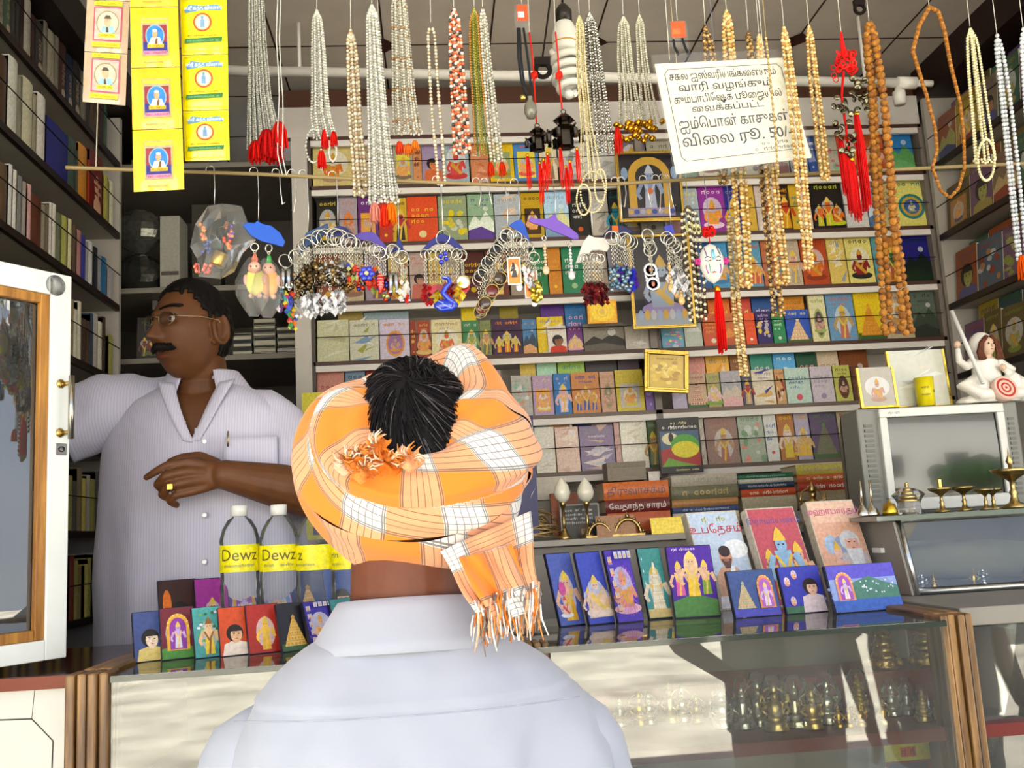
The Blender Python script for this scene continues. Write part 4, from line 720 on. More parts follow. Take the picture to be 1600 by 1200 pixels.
def film_bag(c, w, h, seed, par):
    rgs = random.Random(seed); G = []
    for i in range(9):
        f = i/8; rr = w*(.5+.12*math.sin(f*5+seed))*(1 if f < .75 else 1-2.2*(f-.75)); G.append([(c[0]+rr*(1+.18*rgs.random())*math.cos(a), c[1]+rr*.7*(1+.18*rgs.random())*math.sin(a), c[2]+h*1.12*f) for a in np.linspace(0, 2*math.pi, 12, endpoint=False)])
    MB().grid(G, 'fff', 'film', False, wv=True).build('clear_wrap', par)
IDG = 'small idols on the counter shelf'
lst = [(1130,1137,60,'silver','c8c4b8',0,1),(1163,1138,66,'silver','b8b4a8',2,1),(1188,1134,72,'silver','c0b8a0',0,1),(1214,1141,74,'gold','c8b070',0,1),(1246,1136,70,'silver','c8c0a0',2,1),(1272,1138,62,'gold','d8b868',0,1),(1296,1130,70,'silver','c8c4b0',0,1),(1312,1136,34,'gold','d0a848',2,0),(1328,1135,32,'gold','d0a848',2,0),(1346,1134,36,'gold','d0a848',0,0),(1344,1110,56,'gold','c8a850',1,1),(1382,1131,38,'gold','d0a848',2,0),(1396,1118,52,'silver','b8b8b0',0,1),(1420,1116,50,'silver','a8a8a8',2,1),(1444,1126,48,'gold','c8a860',1,1),(1466,1122,34,'gold','c8b060',1,0),
 (1112,1110,40,'silver','b8b8b8',1,0),(1090,1128,42,'gold','c8a860',0,0),(1064,1124,56,'silver','c8c0a0',0,0),(1038,1120,60,'gold','c8b070',2,0),(1010,1126,50,'silver','c8c0a8',0,0),(985,1118,52,'gold','e0b840',0,0),(958,1122,44,'silver','b8b0a0',2,0),(1060,1068,30,'gold','d0b868',1,0),(945,1080,36,'silver','a8a090',1,0)]
for i, (px, py, hp, g, col, k, wrap) in enumerate(lst):
    B = pZ(px, py, 1.104)
    if B[1] < 1.58: B = pY(px, py, 1.58); B[2] = 1.104
    if B[1] > 1.74: B[1] = 1.74
    h = hp*B[1]/FPX; t = thing('brass_idol' if g == 'gold' else 'silver_idol', f"{'brass' if g == 'gold' else 'silvery'} {['seated', 'tower-shaped', 'standing'][k]} figurine {'in clear wrap ' if wrap else ''}on the maroon counter shelf, {ordw(sum(1 for z in lst if z[0] <= px))} from the left", 'figurine', (B[0], B[1], 1.1035), group=IDG)
    m = idol(MB(), (0, 0, 0), h, g, col, k); m.build('figure', t)
    if wrap: film_bag((0, 0, 0), h*.5, h, i, t)
for px, py, hp, l in ((1386, 1062, 86, 'tall brass stepped tower ornament at the back of the counter shelf, left of the pair'), (1449, 1056, 84, 'tall brass stepped tower ornament at the back of the counter shelf, beside the oak post')):
    B = pY(px, py, 1.80); h = hp*1.8/FPX; t = thing('brass_tower', l, 'ornament', (B[0], 1.80, 1.1605)); idol(MB(), (0, 0, 0), h, 'gold', 'bca068', 1).build('tower', t)
    m = MB()
    for q in range(8): a = q*math.pi/4; m.ball((h*.27*math.cos(a), h*.27*math.sin(a), h*.1), h*.055, 'e0b848', 'gold', 8)
    m.build('bell_ring', t)
def fl(px, py, Y, z, n, mb_parts, label, cat, group=None):
    B = pY(px, py, Y); t = thing(n, label, cat, (B[0], Y, z if z else B[2]), group=group)
    for nm, m in mb_parts: m.build(nm, t)
    return t
# laminated prints low in the left of the counter
for px, py, hp, wp, c, k, l in ((236, 1250, 100, 44, 'a8c0c8', 'p', 'pale laminated print of a head low in the left counter'), (275, 1240, 88, 38, 'd8c060', 'd', 'gold laminated print of a seated figure low in the left counter'), (196, 1262, 70, 36, '8ac0d0', 'l', 'blue laminated print at the left end of the counter')):
    B = pY(px, py, 1.62); h = hp*1.62/FPX; w = wp*1.62/FPX; q = face_out(w, h, .003, art_of(k, w, h, c, 'c8a078', 'c8b060', random.Random(px)), c)
    tag(q.build('laminated_print', loc=(B[0], 1.62, .8805+max(0, B[2]-.8805)*0), rot=(-.2, 0, 0)), l, 'print')
m = MB(); rgs = random.Random(2)
t = thing('brass_lump', 'tan crumpled paper parcel on the upper shelf at the left end of the counter', 'parcel', pZ(272, 1150, 1.104)*np.array([1, 0, 1])+np.array([0, 1.63, 0]))
m.ball((0, 0, .018), (.02, .014, .018), 'c8a050', 'paper', 10); m.ball((.008, 0, .034), (.011, .01, .012), 'c8a050', 'paper', 8); m.build('parcel_body', t)
# carton with yellow and red label on the low counter shelf
B = pY(1420, 1200, 1.66); t = thing('carton', 'white carton with a yellow and red band under the maroon shelf by the oak post', 'box', (B[0], 1.66, .8805))
m = MB(); m.bb((-.04, 0, 0), (.04, .07, B[2]-.88+.06), 'd8d4cc', 'paper'); m.build('body', t, bevel=.002)
m = MB(); hz = B[2]-.88; A = Art(); A.rect(0, 0, .08, .028, 'b8b020'); A.rect(.028, .006, .055, .022, 'b84a20'); A.squig(.03, .01, .022, .008, '622', rgs); A.rect(0, -.06, .08, 0, '6a1c1c'); A.rect(.006, -.05, .074, -.004, '28204a'); m.art(A, ((1, 0, 0, -.04), (0, 0, -1, -.0006), (0, 1, 0, hz+.012), (0, 0, 0, 1))); m.build('label_band', t)
# ------------------------------------------------ things on the low cupboard
CT = 1.4205
for px, l in ((883, 'brass lamp with a white flame-shaped bulb, left of the pair before the framed photo'), (920, 'brass lamp with a white flame-shaped bulb, right of the pair, beside the orange volume')):
    B = pY(px, 845, 2.93); top = pY(px-4, 746, 2.93)[2]; H = top-CT
    fl(px, 845, 2.93, CT, 'table_lamp', [('base', MB().lathe([(.022, 0), (.022, .006), (.012, .014), (.01, .022), (.006, .03)], (0, 0, 0), 'd4b878', 'gold', 14)), ('stem', MB().lathe([(.006, .028), (.0045, .05), (.0045, H*.5), (.009, H*.53), (.009, H*.56), (.012, H*.6)], (0, 0, 0), 'ccb070', 'gold', 10)), ('bulb_shade', MB().lathe([(.01, H*.59), (.022, H*.66), (.0265, H*.75), (.021, H*.86), (.01, H*.95), (.002, H)], (0, 0, 0), 'f4efdc', 'gloss', 14))], l, 'lamp', 'flame lamps')
def photo(w, h):
    a = Art(); a.rect(0, 0, w, h, '1c1a1a'); rgs = random.Random(7)
    for k in range(4): a.squig(w*.12, h*(.8-.11*k), w*.7, h*.06, 'c8c4bc', rgs)
    face(ShiftArt(a, w*.3, 0), w*.3, h*.26, w*.13, 'b08a68', '4a3a30', '3a3028', w*.65); a.border(w, h, w*.04, '9a948c'); return a
upright('framed_photo', 876, 938, 787, 846, 3.0, .01, photo, '1c1a1a', 'black framed photo of a man with lettering, behind the two brass lamps', 'picture', lean=.06, edge='8a847c')
upright('book', 862, 905, 770, 836, 3.06, .03, lambda w, h: Art().rect(0, 0, w, h, '8a4420').rect(0, 0, w*.2, h, 'a85a30'), '8a4420', 'brown clothbound book standing behind the black framed photo', 'book', lean=.03)
# coil of gilt cord
B = pY(838, 850, 2.9); t = thing('cord_coil', 'tangled heap of gilt wire beside the turban', 'wire', (B[0], 2.93, CT)); m = MB(); rgs = random.Random(9)
for k in range(46):
    a0, rr, zz = rgs.random()*6.3, .03+.045*rgs.random(), .01+.06*rgs.random(); a = np.linspace(a0, a0+2+3*rgs.random(), 12); m.tube(np.stack([rr*np.cos(a)*1.1, rr*np.sin(a)*.5, zz*(1+.5*np.sin(a*1.3+k))*(1-.3*np.cos(a)**2)+.004], 1), .0016, ['c0a060', 'a08040', 'd8c090'][k % 3], 'gold', 5)
m.build('wire', t)
for px, py, w, h, c, l, g in ((966, 856, 62, 34, 'b88a68', 'tan card lying against the three-book stack', 'print'), (1046, 849, 52, 26, 'e8d060', 'small shiny gold plate card propped below the book stack', 'gold')):
    B = pY(px, py, 2.90); W, H = w*2.9/FPX, h*2.9/FPX; m = MB().box((0, .002, H/2), (W, .004, H), c, g); tag(m.build('card', loc=(B[0], 2.905, CT), rot=(-.25, 0, 0)), l, 'card')
for px, l in ((940, 'small brass arch ornament right of the flame lamps'), (985, 'larger brass arch ornament in front of the tan card')):
    h = .05 if px == 985 else .042; B = pY(px, 858, 2.9); t = thing('brass_arch', l, 'ornament', (B[0], 2.915, CT)); m = MB(); a = np.linspace(0, math.pi, 14); m.tube(np.stack([h*.8*np.cos(a), 0*a, h*np.sin(a)], 1), h*.13, 'b89c64', 'gold', 6); m.box((0, 0, h*.06), (h*2, h*.4, h*.12), 'b89c64', 'gold')
    for q in range(7): b = math.pi*(q+.5)/7; m.ball((h*.95*math.cos(b), 0, h*1.13*math.sin(b)), h*.1, 'c8b078', 'gold', 6)
    m.lathe([(h*.12, h*1.1), (h*.14, h*1.2), (0, h*1.45)], (0, 0, 0), 'c8b078', 'gold', 8); m.build('arch', t)
# gilt picture frames
def frame(name, x0, x1, y0, y1, Y, tw, artf, label, lean=.05, roll=0, col='b89848', hang=True):
    a, b = pY(x0, (y0+y1)/2, Y)[0], pY(x1, (y0+y1)/2, Y)[0]; zb, zt = pY((x0+x1)/2, y1, Y)[2], pY((x0+x1)/2, y0, Y)[2]; w, h = b-a, zt-zb
    t = thing(name, label, 'picture', ((a+b)/2, Y, zb), (-lean, roll, 0)); m = MB()
    for s_ in (0, 1):
        e = tw*(1-.42*s_); dd = -.004*s_; q0 = tw*.42*s_
        m.bb((-w/2+q0, dd-.004, q0), (w/2-q0, .01, q0+e*.6), col, 'gold'); m.bb((-w/2+q0, dd-.004, h-q0-e*.6), (w/2-q0, .01, h-q0), col, 'gold'); m.bb((-w/2+q0, dd-.004, q0+e*.6), (-w/2+q0+e*.6, .01, h-q0-e*.6), col, 'gold'); m.bb((w/2-q0-e*.6, dd-.004, q0+e*.6), (w/2-q0, .01, h-q0-e*.6), col, 'gold')
    m.build('frame', t, bevel=.0012); q = MB(); wi, hi = w-1.7*tw, h-1.7*tw; q.art(artf(wi, hi), ((1, 0, 0, -wi/2), (0, 0, -1, .0), (0, 1, 0, tw*.85), (0, 0, 0, 1)), 'gloss'); q.bb((-w/2+.002, .001, .002), (w/2-.002, .012, h-.002), '3a2a1a', 'paint'); q.build('picture', t); za = min([z for z in SZ if z > zt-.002] or [2.885])-zb; wq = MB(); wq.tube([(-w*.3, .004, h-.004), (0, BY-.004-Y, max(za, h+.012)), (w*.3, .004, h-.004)], .0007, 'a8a090', 'thread', 4); wq.build('hanging_wire', t); return t
def arch_pic(w, h):
    a = Art(); a.rect(0, 0, w, h, '14121a'); a.ell(w*.5, h*.66, w*.36, h*.3, 'b89030', 20); a.rect(w*.14, h*.1, w*.3, h*.66, 'b89030'); a.rect(w*.7, h*.1, w*.86, h*.66, 'b89030'); a.ell(w*.5, h*.64, w*.24, h*.2, '15131c', 18); a.rect(w*.27, h*.1, w*.73, h*.64, '17141e')
    fig(a, w*.5, h*.12, h*.72, '7a88a8', '9aa0b8', 'a8b0c0', random.Random(1), seat=False); a.ell(w*.5, h*.42, w*.05, h*.05, 'c06030'); a.rect(w*.1, h*.03, w*.9, h*.16, '8a7a98'); [a.ell(w*(.15+.1*k), h*.1, w*.05, h*.04, ['b89848', '3a4a90', '9a9aa8'][k % 3], 8) for k in range(8)]
    a.ell(w*.08, h*.7, w*.06, h*.1, '7a90b0'); a.ell(w*.93, h*.7, w*.06, h*.1, '7a90b0'); return a
def dark_pic(w, h):
    a = Art(); a.rect(0, 0, w, h, '1c1c28'); a.ell(w*.45, h*.45, w*.3, h*.4, '24243a'); fig(a, w*.5, h*.1, h*.7, '8a98b0', '8a7aa8', 'b89848', random.Random(2)); a.rect(0, 0, w, h*.14, '8a9098'); [a.ell(w*(.1+.11*k), h*.12, w*.05, h*.06, ['8a98b8', 'b89038', 'a8a8b0'][k % 3], 8) for k in range(8)]; return a
def gold_pic(w, h):
    a = Art(); a.rect(0, 0, w, h, 'd8b438'); rgs = random.Random(6)
    for k in range(26): a.ell(w*(.1+.8*rgs.random()), h*(.08+.7*rgs.random()), w*.09, h*.06, ['f0d860', 'b08a20', 'e8c848', 'c89a28'][k % 4], 8)
    fig(a, w*.48, h*.2, h*.55, 'e8c850', 'c09020', 'f0e080', rgs); a.squig(w*.2, h*.86, w*.6, h*.05, '8a6a10', rgs); return a
frame('framed_picture', 964, 1066, 236, 346, 3.22, .014, arch_pic, 'gilt framed picture of a dark figure under a golden arch', lean=.0)
frame('framed_picture', 984, 1082, 366, 513, 3.2, .013, dark_pic, 'gilt framed dark picture hanging behind the silver medallions', lean=.0)
frame('framed_picture', 1004, 1073, 547, 613, 3.2, .02, gold_pic, 'small gold-foil picture in a wide gilt frame', lean=.02, roll=.09)
# ================================================================ swung-open glass door of the left bookcase
def glass_door():
    A0 = pZ(104, 1027, 1.285); dv = pZ(0, 1043, 1.285)-A0; dv /= np.linalg.norm(dv); nv = np.array([dv[1], -dv[0], 0.])   # dv runs from the free edge to the hinge
    if nv@(CC-A0) < 0: nv = -nv
    def on(px, py): d = ray(px, py); k = ((A0-CC)@nv)/(d@nv); p = CC+d*k-A0; return p@dv, p[2]
    H = on(108, 431)[1]; W = .52; sw = on(78, 600)[0]; bd = on(63, 600)[0]; rt = H-on(55, 455)[1]; rb = on(50, 1003)[1]
    t = thing('cabinet_door', 'white framed glass cabinet door swung open at the left edge', 'door', A0, (0, 0, math.atan2(dv[1], dv[0])))
    y = 1 if nv@np.array([-dv[1], dv[0], 0]) > 0 else -1       # local y pointing to the street
    F = lambda x0, x1, z0, z1, d0, d1, c, m: MB().bb((x0, y*d0, z0), (x1, y*d1, z1), c, m)
    fr = MB()
    for a, b, c, d in ((0, sw, 0, H), (W-sw, W, 0, H), (sw, W-sw, H-rt, H), (sw, W-sw, 0, rb)): fr.bb((a, -y*.026, c), (b, 0, d), 'e4e8e6', 'paint')
    fr.build('frame', t, bevel=.002)
    bw = bd-sw; m = MB()
    for a, b, c, d in ((sw, sw+bw, rb, H-rt), (W-sw-bw, W-sw, rb, H-rt), (sw+bw, W-sw-bw, H-rt-bw, H-rt), (sw+bw, W-sw-bw, rb, rb+bw)): m.bb((a, -y*.014, c), (b, -y*.003, d), '888', 'beading')
    m.build('beading', t, bevel=.002)
    F(sw, W-sw, rb, H-rt, -.019, -.015, 'fff', 'door_glass').build('pane', t)
    z0, z1, x = on(97, 682)[1], on(97, 600)[1], on(99, 640)[0]
    h = MB(); h.tube([(x, y*.022, z0-.006), (x, y*.022, z1+.012)], .0052, 'b8b4a8', 'silver', 8)
    for z in (z0+.006, z1): h.tube([(x, 0, z), (x, y*.022, z)], .004, 'c8b070', 'gold', 8); h.lathe([(.008, 0), (.008, .002), (.004, .004)], (x+.006, 0, z), 'c8a860', 'gold', 10, axis=(0, y, 0))
    h.build('handle', t)
    lx, lz = on(95, 702); k = F(lx-.010, lx+.010, lz-.010, lz+.010, 0, .002, '8a8078', 'silver'); k.lathe([(.005, 0), (.005, .003), (.0025, .0035)], (lx, y*.002, lz), '6a625a', 'silver', 10, axis=(0, y, 0)); k.build('lock_plate', t, bevel=.001)
    cx, cz = on(87, 446); r = abs(on(87, 430)[1]-cz)
    d = MB().lathe([(r, 0), (r*.97, .0015), (r*.7, .004), (r*.3, .009), (r*.25, .012), (0, .012)], (cx, y*.0, cz), 'd8dadc', 'film', 24, axis=(0, y, 0)); tag(d.build('suction_disc', t), 'clear round rubber bumper at the top corner', 'x'); del t.children[-1]['category']
    # hinge post that carries the door
    o = A0+dv*(W+.012); p = MB().bb((o[0]-.02, o[1]-.02, 1.0), (o[0]+.02, o[1]+.02, 1.9), 'c8c8c2', 'paint'); p.bb((-1.3, o[1]-.03, 1.25), (o[0], o[1]+.0, 1.285), 'c8c8c2', 'paint'); struct('trim_5', p)
glass_door()
# ================================================================ right-hand side: glass case, television, ornaments
def right_side():
    zc = pY(1410, 805, 1.88)[2]; x0 = pY(1412, 820, 1.86)[0]
    o = np.array([x0+.25, 2.0, 1.286]); t = thing('glass_case', 'low silver-edged glass case on the counter under the television', 'display case', o)
    P = lambda n, a, b, c, m='paint', bev=0: bx(n, t, o, a, b, c, m, bev)
    xr = x0+.62; zb = 1.2862; yf = pZ(1432, 930, zb)[1]; yt = 1.88; fr = MB()
    def bar(a, b, w): fr.tube([np.array(a)-o, np.array(b)-o], w, 'd0d0cc', 'silver', 4)
    for a, b in (((x0, yf, zb+.006), (xr, yf, zb+.006)), ((x0, yt, zc-.008), (xr, yt, zc-.008)), ((x0, yf, zb), (x0, yt, zc-.008)), ((xr, yf, zb), (xr, yt, zc-.008))): bar(a, b, .0075)
    fr.build('frame', t)
    g = MB().add(np.array([(x0, yf, zb), (xr, yf, zb), (xr, yt, zc-.01), (x0, yt, zc-.01)])-o, [(0, 1, 2, 3)], 'fff', 'pane'); g.build('front_pane', t)
    for x in (x0-.012, xr):
        sd = MB(); sd.add(np.array([(x, yf, zb), (x, 2.36, zb), (x, 2.36, zc-.012), (x, yt, zc-.012), (x+.012, yf, zb), (x+.012, 2.36, zb), (x+.012, 2.36, zc-.012), (x+.012, yt, zc-.012)])-o, [(0, 1, 2, 3), (4, 7, 6, 5), (0, 4, 5, 1), (1, 5, 6, 2), (2, 6, 7, 3), (3, 7, 4, 0)], '8c8880', 'paint'); sd.build('side_panel', t)
    P('latch', (x0-.02, 1.93, zb+.08), (x0-.012, 1.97, zb+.09), 'e0e0dc', 'plastic')
    P('back_panel', (x0, 2.35, zb), (xr, 2.36, zc-.012), '9a958c'); P('glass_top', (x0-.05, yt-.012, zc-.010), (xr, 2.75, zc), '6a706a', 'gloss', .001)
    # contents
    rg = random.Random(4)
    for i in range(9):
        x = x0+.06+i*.055; h = .03+.025*rg.random(); q = thing('brass_idol', f'little {"brass" if i % 3 else "silvery"} figure inside the low glass case, {ordw(i+1)} from the left', 'figurine', (x, 1.93+.06*(i % 2), zb+.0005), group='little figures in the glass case'); idol(MB(), (0, 0, 0), h, 'gold' if i % 3 else 'silver', 'd0b060' if i % 3 else 'c8c8c4', i % 3).build('figure', q)
    q = MB(); q.grid([[(x0+.03+.5*u, 2.0+.25*v, zb+.085-.05*u+.03*math.sin(4*v+3*u)-.04*v) for v in np.linspace(0, 1, 8)] for u in np.linspace(0, 1, 14)], 'c8c8b0', 'cloth'); tag(q.build('cloth', mods=()), 'crumpled pale cloth spread inside the low glass case', 'cloth')
    # television
    Y = 2.30; a, b = pY(1349, 700, Y)[0], pY(1600, 700, Y)[0]; zb2, zt = zc+.0005, pY(1470, 632, Y)[2]; w = b-a; h = zt-zb2
    tv = thing('television', 'boxy grey tube television with a pale screen surround on the glass case', 'television', ((a+b)/2, Y, zb2), (0, 0, -.03)); xs0, xs1 = pY(1380, 700, Y)[0]-(a+b)/2, pY(1574, 700, Y)[0]-(a+b)/2
    m = MB(); m.bb((-w/2, .012, 0), (w/2, .12, h), '84847e', 'paint'); m.grid([[(sx_*(w/2-.0-.35*v*w/2), .12+.2*v, h*(.02+.12*v) if k in (0, 1) else h*(.98-.2*v)) for k, sx_ in ((0, -1), (1, 1), (2, 1), (3, -1))] for v in (0, .5, 1)], '75756f', 'paint', False, wv=True); m.box((0, .32, h*.47), (w*.64, .01, h*.62), '75756f', 'paint'); m.build('cabinet', tv, bevel=.005)
    bz = MB(); bwid = .02; z0, z1 = h*.03, h*.985
    for p in (((xs0, -.004, z1-.022), (xs1, .02, z1)), ((xs0, -.004, z0), (xs1, .02, z0+.03)), ((xs0, -.004, z0+.03), (xs0+bwid, .02, z1-.022)), ((xs1-bwid, -.004, z0+.03), (xs1, .02, z1-.022))): bz.bb(p[0], p[1], 'd8d8d2', 'paint')
    bz.build('bezel', tv, bevel=.003)
    u = np.linspace(-1, 1, 13); ww, hh = (xs1-xs0)/2-bwid, (z1-z0-.052)/2; cx, cz = (xs0+xs1)/2, z0+.03+hh
    MB().grid([[(cx+ww*i, .006-.006*(1-(i*i+j*j)/2), cz+hh*j) for j in u] for i in u], '12160f', 'gloss').build('screen', tv)
    for q in (-1, 1):
        s_ = MB(); xa = (w/2-.03*w)*q; xm = (xs1+.012 if q > 0 else xs0-.012)
        for k in range(16): z = h*.12+k*h*.047; s_.bb((min(xa, xm)+.002, .009, z), (max(xa, xm)-.002, .0125, z+h*.025), '6c6c66', 'paint')
        s_.build('speaker_grille', tv)
    A = Art(); A.squig(cx-ww*.98, z1-.014, .03, .006, '888', random.Random(1)); MB().art(A, ((1, 0, 0, 0), (0, 0, -1, -.0042), (0, 1, 0, 0), (0, 0, 0, 1))).build('badge', tv)
    # things standing on the television
    zt += .001
    def stand(n, l, x0_, x1_, y0_, y1_, Y_, col, A):
        aa, bb_ = pY(x0_, y1_, Y_)[0], pY(x1_, y1_, Y_)[0]; hh_ = pY(x0_, y0_, Y_)[2]-zt; w_ = bb_-aa; f = thing(n, l, 'picture', ((aa+bb_)/2, Y_, zt), (-.08, 0, 0)); m = MB()
        for q0, q1 in ((-w_/2, -w_/2+.006), (w_/2-.006, w_/2)): m.bb((q0, -.002, 0), (q1, .006, hh_), 'e0c050', 'gold')
        m.bb((-w_/2, -.003, 0), (w_/2, .02, .005), 'd0a838', 'gold'); m.build('gilt_edge', f); q = MB(); q.bb((-w_/2+.006, 0, .005), (w_/2-.006, .004, hh_), 'c8c8c0', 'gloss'); q.art(A(w_-.012, hh_-.006), ((1, 0, 0, -w_/2+.006), (0, 0, -1, 0), (0, 1, 0, .005), (0, 0, 0, 1)), 'gloss'); q.build('glass_plate', f)
    stand('picture_plate', 'wide gilt-edged glass plate on the television beside the yellow cup', 1396, 1488, 547, 626, Y+.06, 0, lambda w, h: art_of('wn', w, h, 'c8c8b8', 'b0b0a8', 'd0c8b8', random.Random(2)))
    stand('picture_plate', 'narrow gilt-edged picture plate at the left end of the television', 1345, 1404, 574, 628, Y+.02, 0, lambda w, h: art_of('dn', w, h, 'b0a898', 'b89078', 'a88870', random.Random(2)))
    p = pY(1447, 628, Y+.03); c = thing('cup', 'small yellow printed cup in front of the gilt-edged glass plate', 'cup', (p[0], Y+.03, zt)); r = .024; hc = pY(1447, 590, Y+.03)[2]-zt
    m = MB().lathe([(r*.9, 0), (r, hc), (r*.92, hc), (r*.84, .003), (0, .003)], (0, 0, 0), 'd4c414', 'plastic', 20); A = Art(); rgc = random.Random(3); A.squig(0, hc*.6, .02, .005, '3a3a10', rgc); A.squig(0, hc*.35, .022, .004, '3a3a10', rgc); A.squig(.03, hc*.45, .012, .006, '3a3a10', rgc)
    for P_, cc in A.p: m.add([((r+.0006)*math.sin((x-.02)/r), -(r+.0006)*math.cos((x-.02)/r), y_) for x, y_ in P_], [tuple(range(len(P_)))], cc, 'print')
    m.build('cup_body', c)
    # seated white statuette
    p = pY(1547, 627, Y+.04); k = (pY(1547, 520, Y+.04)[2]-zt); s = thing('statuette', 'white plaster statuette of a seated hooded figure with long brown hair and a staff', 'statuette', (p[0], Y+.04, zt), (0, 0, .1))
    W = 'e0dcd4'; m = MB()
    m.lathe([(k*.48, 0), (k*.5, k*.04), (k*.42, k*.1)], (0, 0, 0), W, 'plaster', 16, sc_=(1, .6))
    for q in (-1, 1): m.tube([(q*k*.1, -k*.08, k*.16), (q*k*.3, -k*.16, k*.3), (q*k*.46, -k*.1, k*.26), (q*k*.3, -k*.24, k*.1), (0, -k*.26, k*.1)], [k*.13, k*.13, k*.1, k*.09, k*.07], W, 'plaster', 10)
    m.lathe([(k*.26, k*.08), (k*.22, k*.3), (k*.2, k*.5), (k*.2, k*.6), (k*.09, k*.68)], (0, 0, 0), W, 'plaster', 14, sc_=(1, .7))
    m.tube([(-k*.17, 0, k*.6), (-k*.34, -k*.06, k*.52), (-k*.44, -k*.06, k*.6), (-k*.45, -k*.08, k*.78)], [k*.075, k*.065, k*.05, k*.035], W, 'plaster', 8); m.tube([(k*.17, 0, k*.6), (k*.4, -k*.02, k*.44), (k*.3, -k*.1, k*.4), (k*.12, -k*.2, k*.46)], [k*.075, k*.07, k*.055, k*.04], W, 'plaster', 8)
    m.ball((0, k*.03, k*.82), (k*.18, k*.17, k*.2), W, 'plaster', 14); b = m.build('body', s); r_ = b.modifiers.new('r', 'REMESH'); r_.mode = 'VOXEL'; r_.voxel_size = .0028; r_.use_smooth_shade = True; sm = b.modifiers.new('s', 'SMOOTH'); sm.iterations = 3; sm.factor = .5
    m = MB(); m.ball((0, -k*.09, k*.8), (k*.1, k*.1, k*.14), 'd8b8a0', 'paint', 12); m.lathe([(k*.05, k*.62), (k*.045, k*.72)], (0, -k*.08, 0), 'd8b8a0', 'paint', 8); m.ball((0, -k*.19, k*.79), (k*.015, k*.02, k*.025), 'd0ae96', 'paint', 6)
    for q in (-1, 1): m.ball((q*k*.04, -k*.185, k*.82), k*.013, '2a1a14', 'paint', 6); m.line = None
    m.ball((0, -k*.185, k*.74), (k*.025, k*.01, k*.008), 'a84a40', 'paint', 6); m.ball((-k*.45, -k*.08, k*.83), k*.05, 'd8b8a0', 'paint', 8); m.ball((k*.1, -k*.22, k*.47), k*.05, 'd8b8a0', 'paint', 8); m.build('face', s)
    m = MB()
    for q in (-1, 1):
        for j in range(4): m.tube([(q*k*.03, -k*.16+.01*j*k, k*.93), (q*k*(.1+.01*j), -k*.14, k*.84), (q*k*(.12+.02*j), -k*.13, k*.7), (q*k*(.1+.025*j), -k*.15, k*.6)], k*.025, '5a3020', 'hair', 6)
    m.build('hair', s)
    m = MB(); A = Art(); A.ell(0, 0, k*.17, k*.17, 'd8b8a8', 20); A.ring(0, 0, k*.11, k*.14, 'b03028'); A.ring(0, 0, k*.05, k*.075, 'b03028'); A.ell(0, 0, k*.02, k*.02, 'b03028', 8); m.art(A, ((1, 0, 0, 0), (0, .3, -.95, -k*.36), (0, .95, .3, k*.17), (0, 0, 0, 1)), 'paint'); m.lathe([(k*.175, -k*.12), (k*.175, 0), (0, 0)], (0, -k*.36, k*.17), 'd8b8a8', 'paint', 16, axis=(0, -.95, .3)); m.build('red_spiral_disc', s)
    d0, d1 = pY(1484, 487, Y+.04)-np.array([p[0], Y+.04, zt]), pY(1530, 600, Y-.03)-np.array([p[0], Y+.04, zt]); MB().tube([d0, d1], k*.03, 'd8d8d4', 'paint', 8).build('staff', s)
    # brass oil lamps and little things on the case top
    def lampb(m, h, g='gold', c='b09860'): m.lathe([(h*.28, 0), (h*.3, h*.05), (h*.12, h*.14), (h*.07, h*.3), (h*.1, h*.38), (h*.06, h*.45), (h*.06, h*.62), (h*.14, h*.7), (h*.42, h*.85), (h*.46, h*.93), (h*.4, h*.94), (h*.2, h*.82), (0, h*.8)], (0, 0, 0), c, g, 16); return m
    for i, (px, py, hp) in enumerate(((1472, 789, 42), (1507, 787, 42), (1540, 782, 36), (1552, 783, 36))):
        Yl = 2.02+.03*(i % 2); h = hp*Yl/FPX; B = pY(px, py, Yl); t = thing('oil_lamp', f'footed brass oil lamp before the screen, {ordw(i+1)} from the left', 'oil lamp', (B[0], Yl, zc+.0005), group='footed oil lamps'); lampb(MB(), h).build('lamp_body', t)
        if i == 0: MB().bb((-.003, -.003, h*.9), (.003, .003, h*1.25), 'e0c060', 'gold').build('wick_post', t)
    h = 95*1.95/FPX; B = pY(1586, 788, 1.95); t = thing('oil_lamp', 'tall brass oil lamp with a spire by the right edge of the television', 'oil lamp', (B[0], 1.95, zc+.0005)); m = lampb(MB(), h*.72); m.lathe([(h*.03, h*.6), (h*.03, h*.75), (h*.06, h*.8), (h*.02, h*.9), (0, h*1.05)], (0, 0, 0), 'bca068', 'gold', 10); m.build('lamp_body', t)
    for px, c in ((1347, 'd0c8b8'), (1362, 'c8c0b0')):
        h = 58*1.95/FPX; B = pY(px, 790, 1.95); t = thing('incense_holder', f'slim silver incense holder with a stick, {"right" if px == 1362 else "left"} one beside the peach book', 'incense holder', (B[0], 1.95, zc+.0005)); MB().lathe([(h*.18, 0), (h*.2, h*.06), (h*.14, h*.2), (h*.06, h*.3), (h*.05, h*.34), (0, h*.34)], (0, 0, 0), c, 'silver', 12).build('foot', t); MB().tube([(0, 0, h*.3), (h*.02, 0, h)], h*.035, 'd8ccb0', 'silver', 6).build('stick', t)
    h = 24*1.93/FPX; B = pY(1390, 794, 1.93); t = thing('brass_bell', 'small squat brass bell beside the gold pyramid', 'bell', (B[0], 1.93, zc+.0005)); MB().lathe([(h*.5, 0), (h*.48, h*.3), (h*.36, h*.75), (h*.1, h*.85), (h*.12, h), (0, h*1.05)], (0, 0, 0), 'd8b038', 'gold', 14).build('bell_body', t)
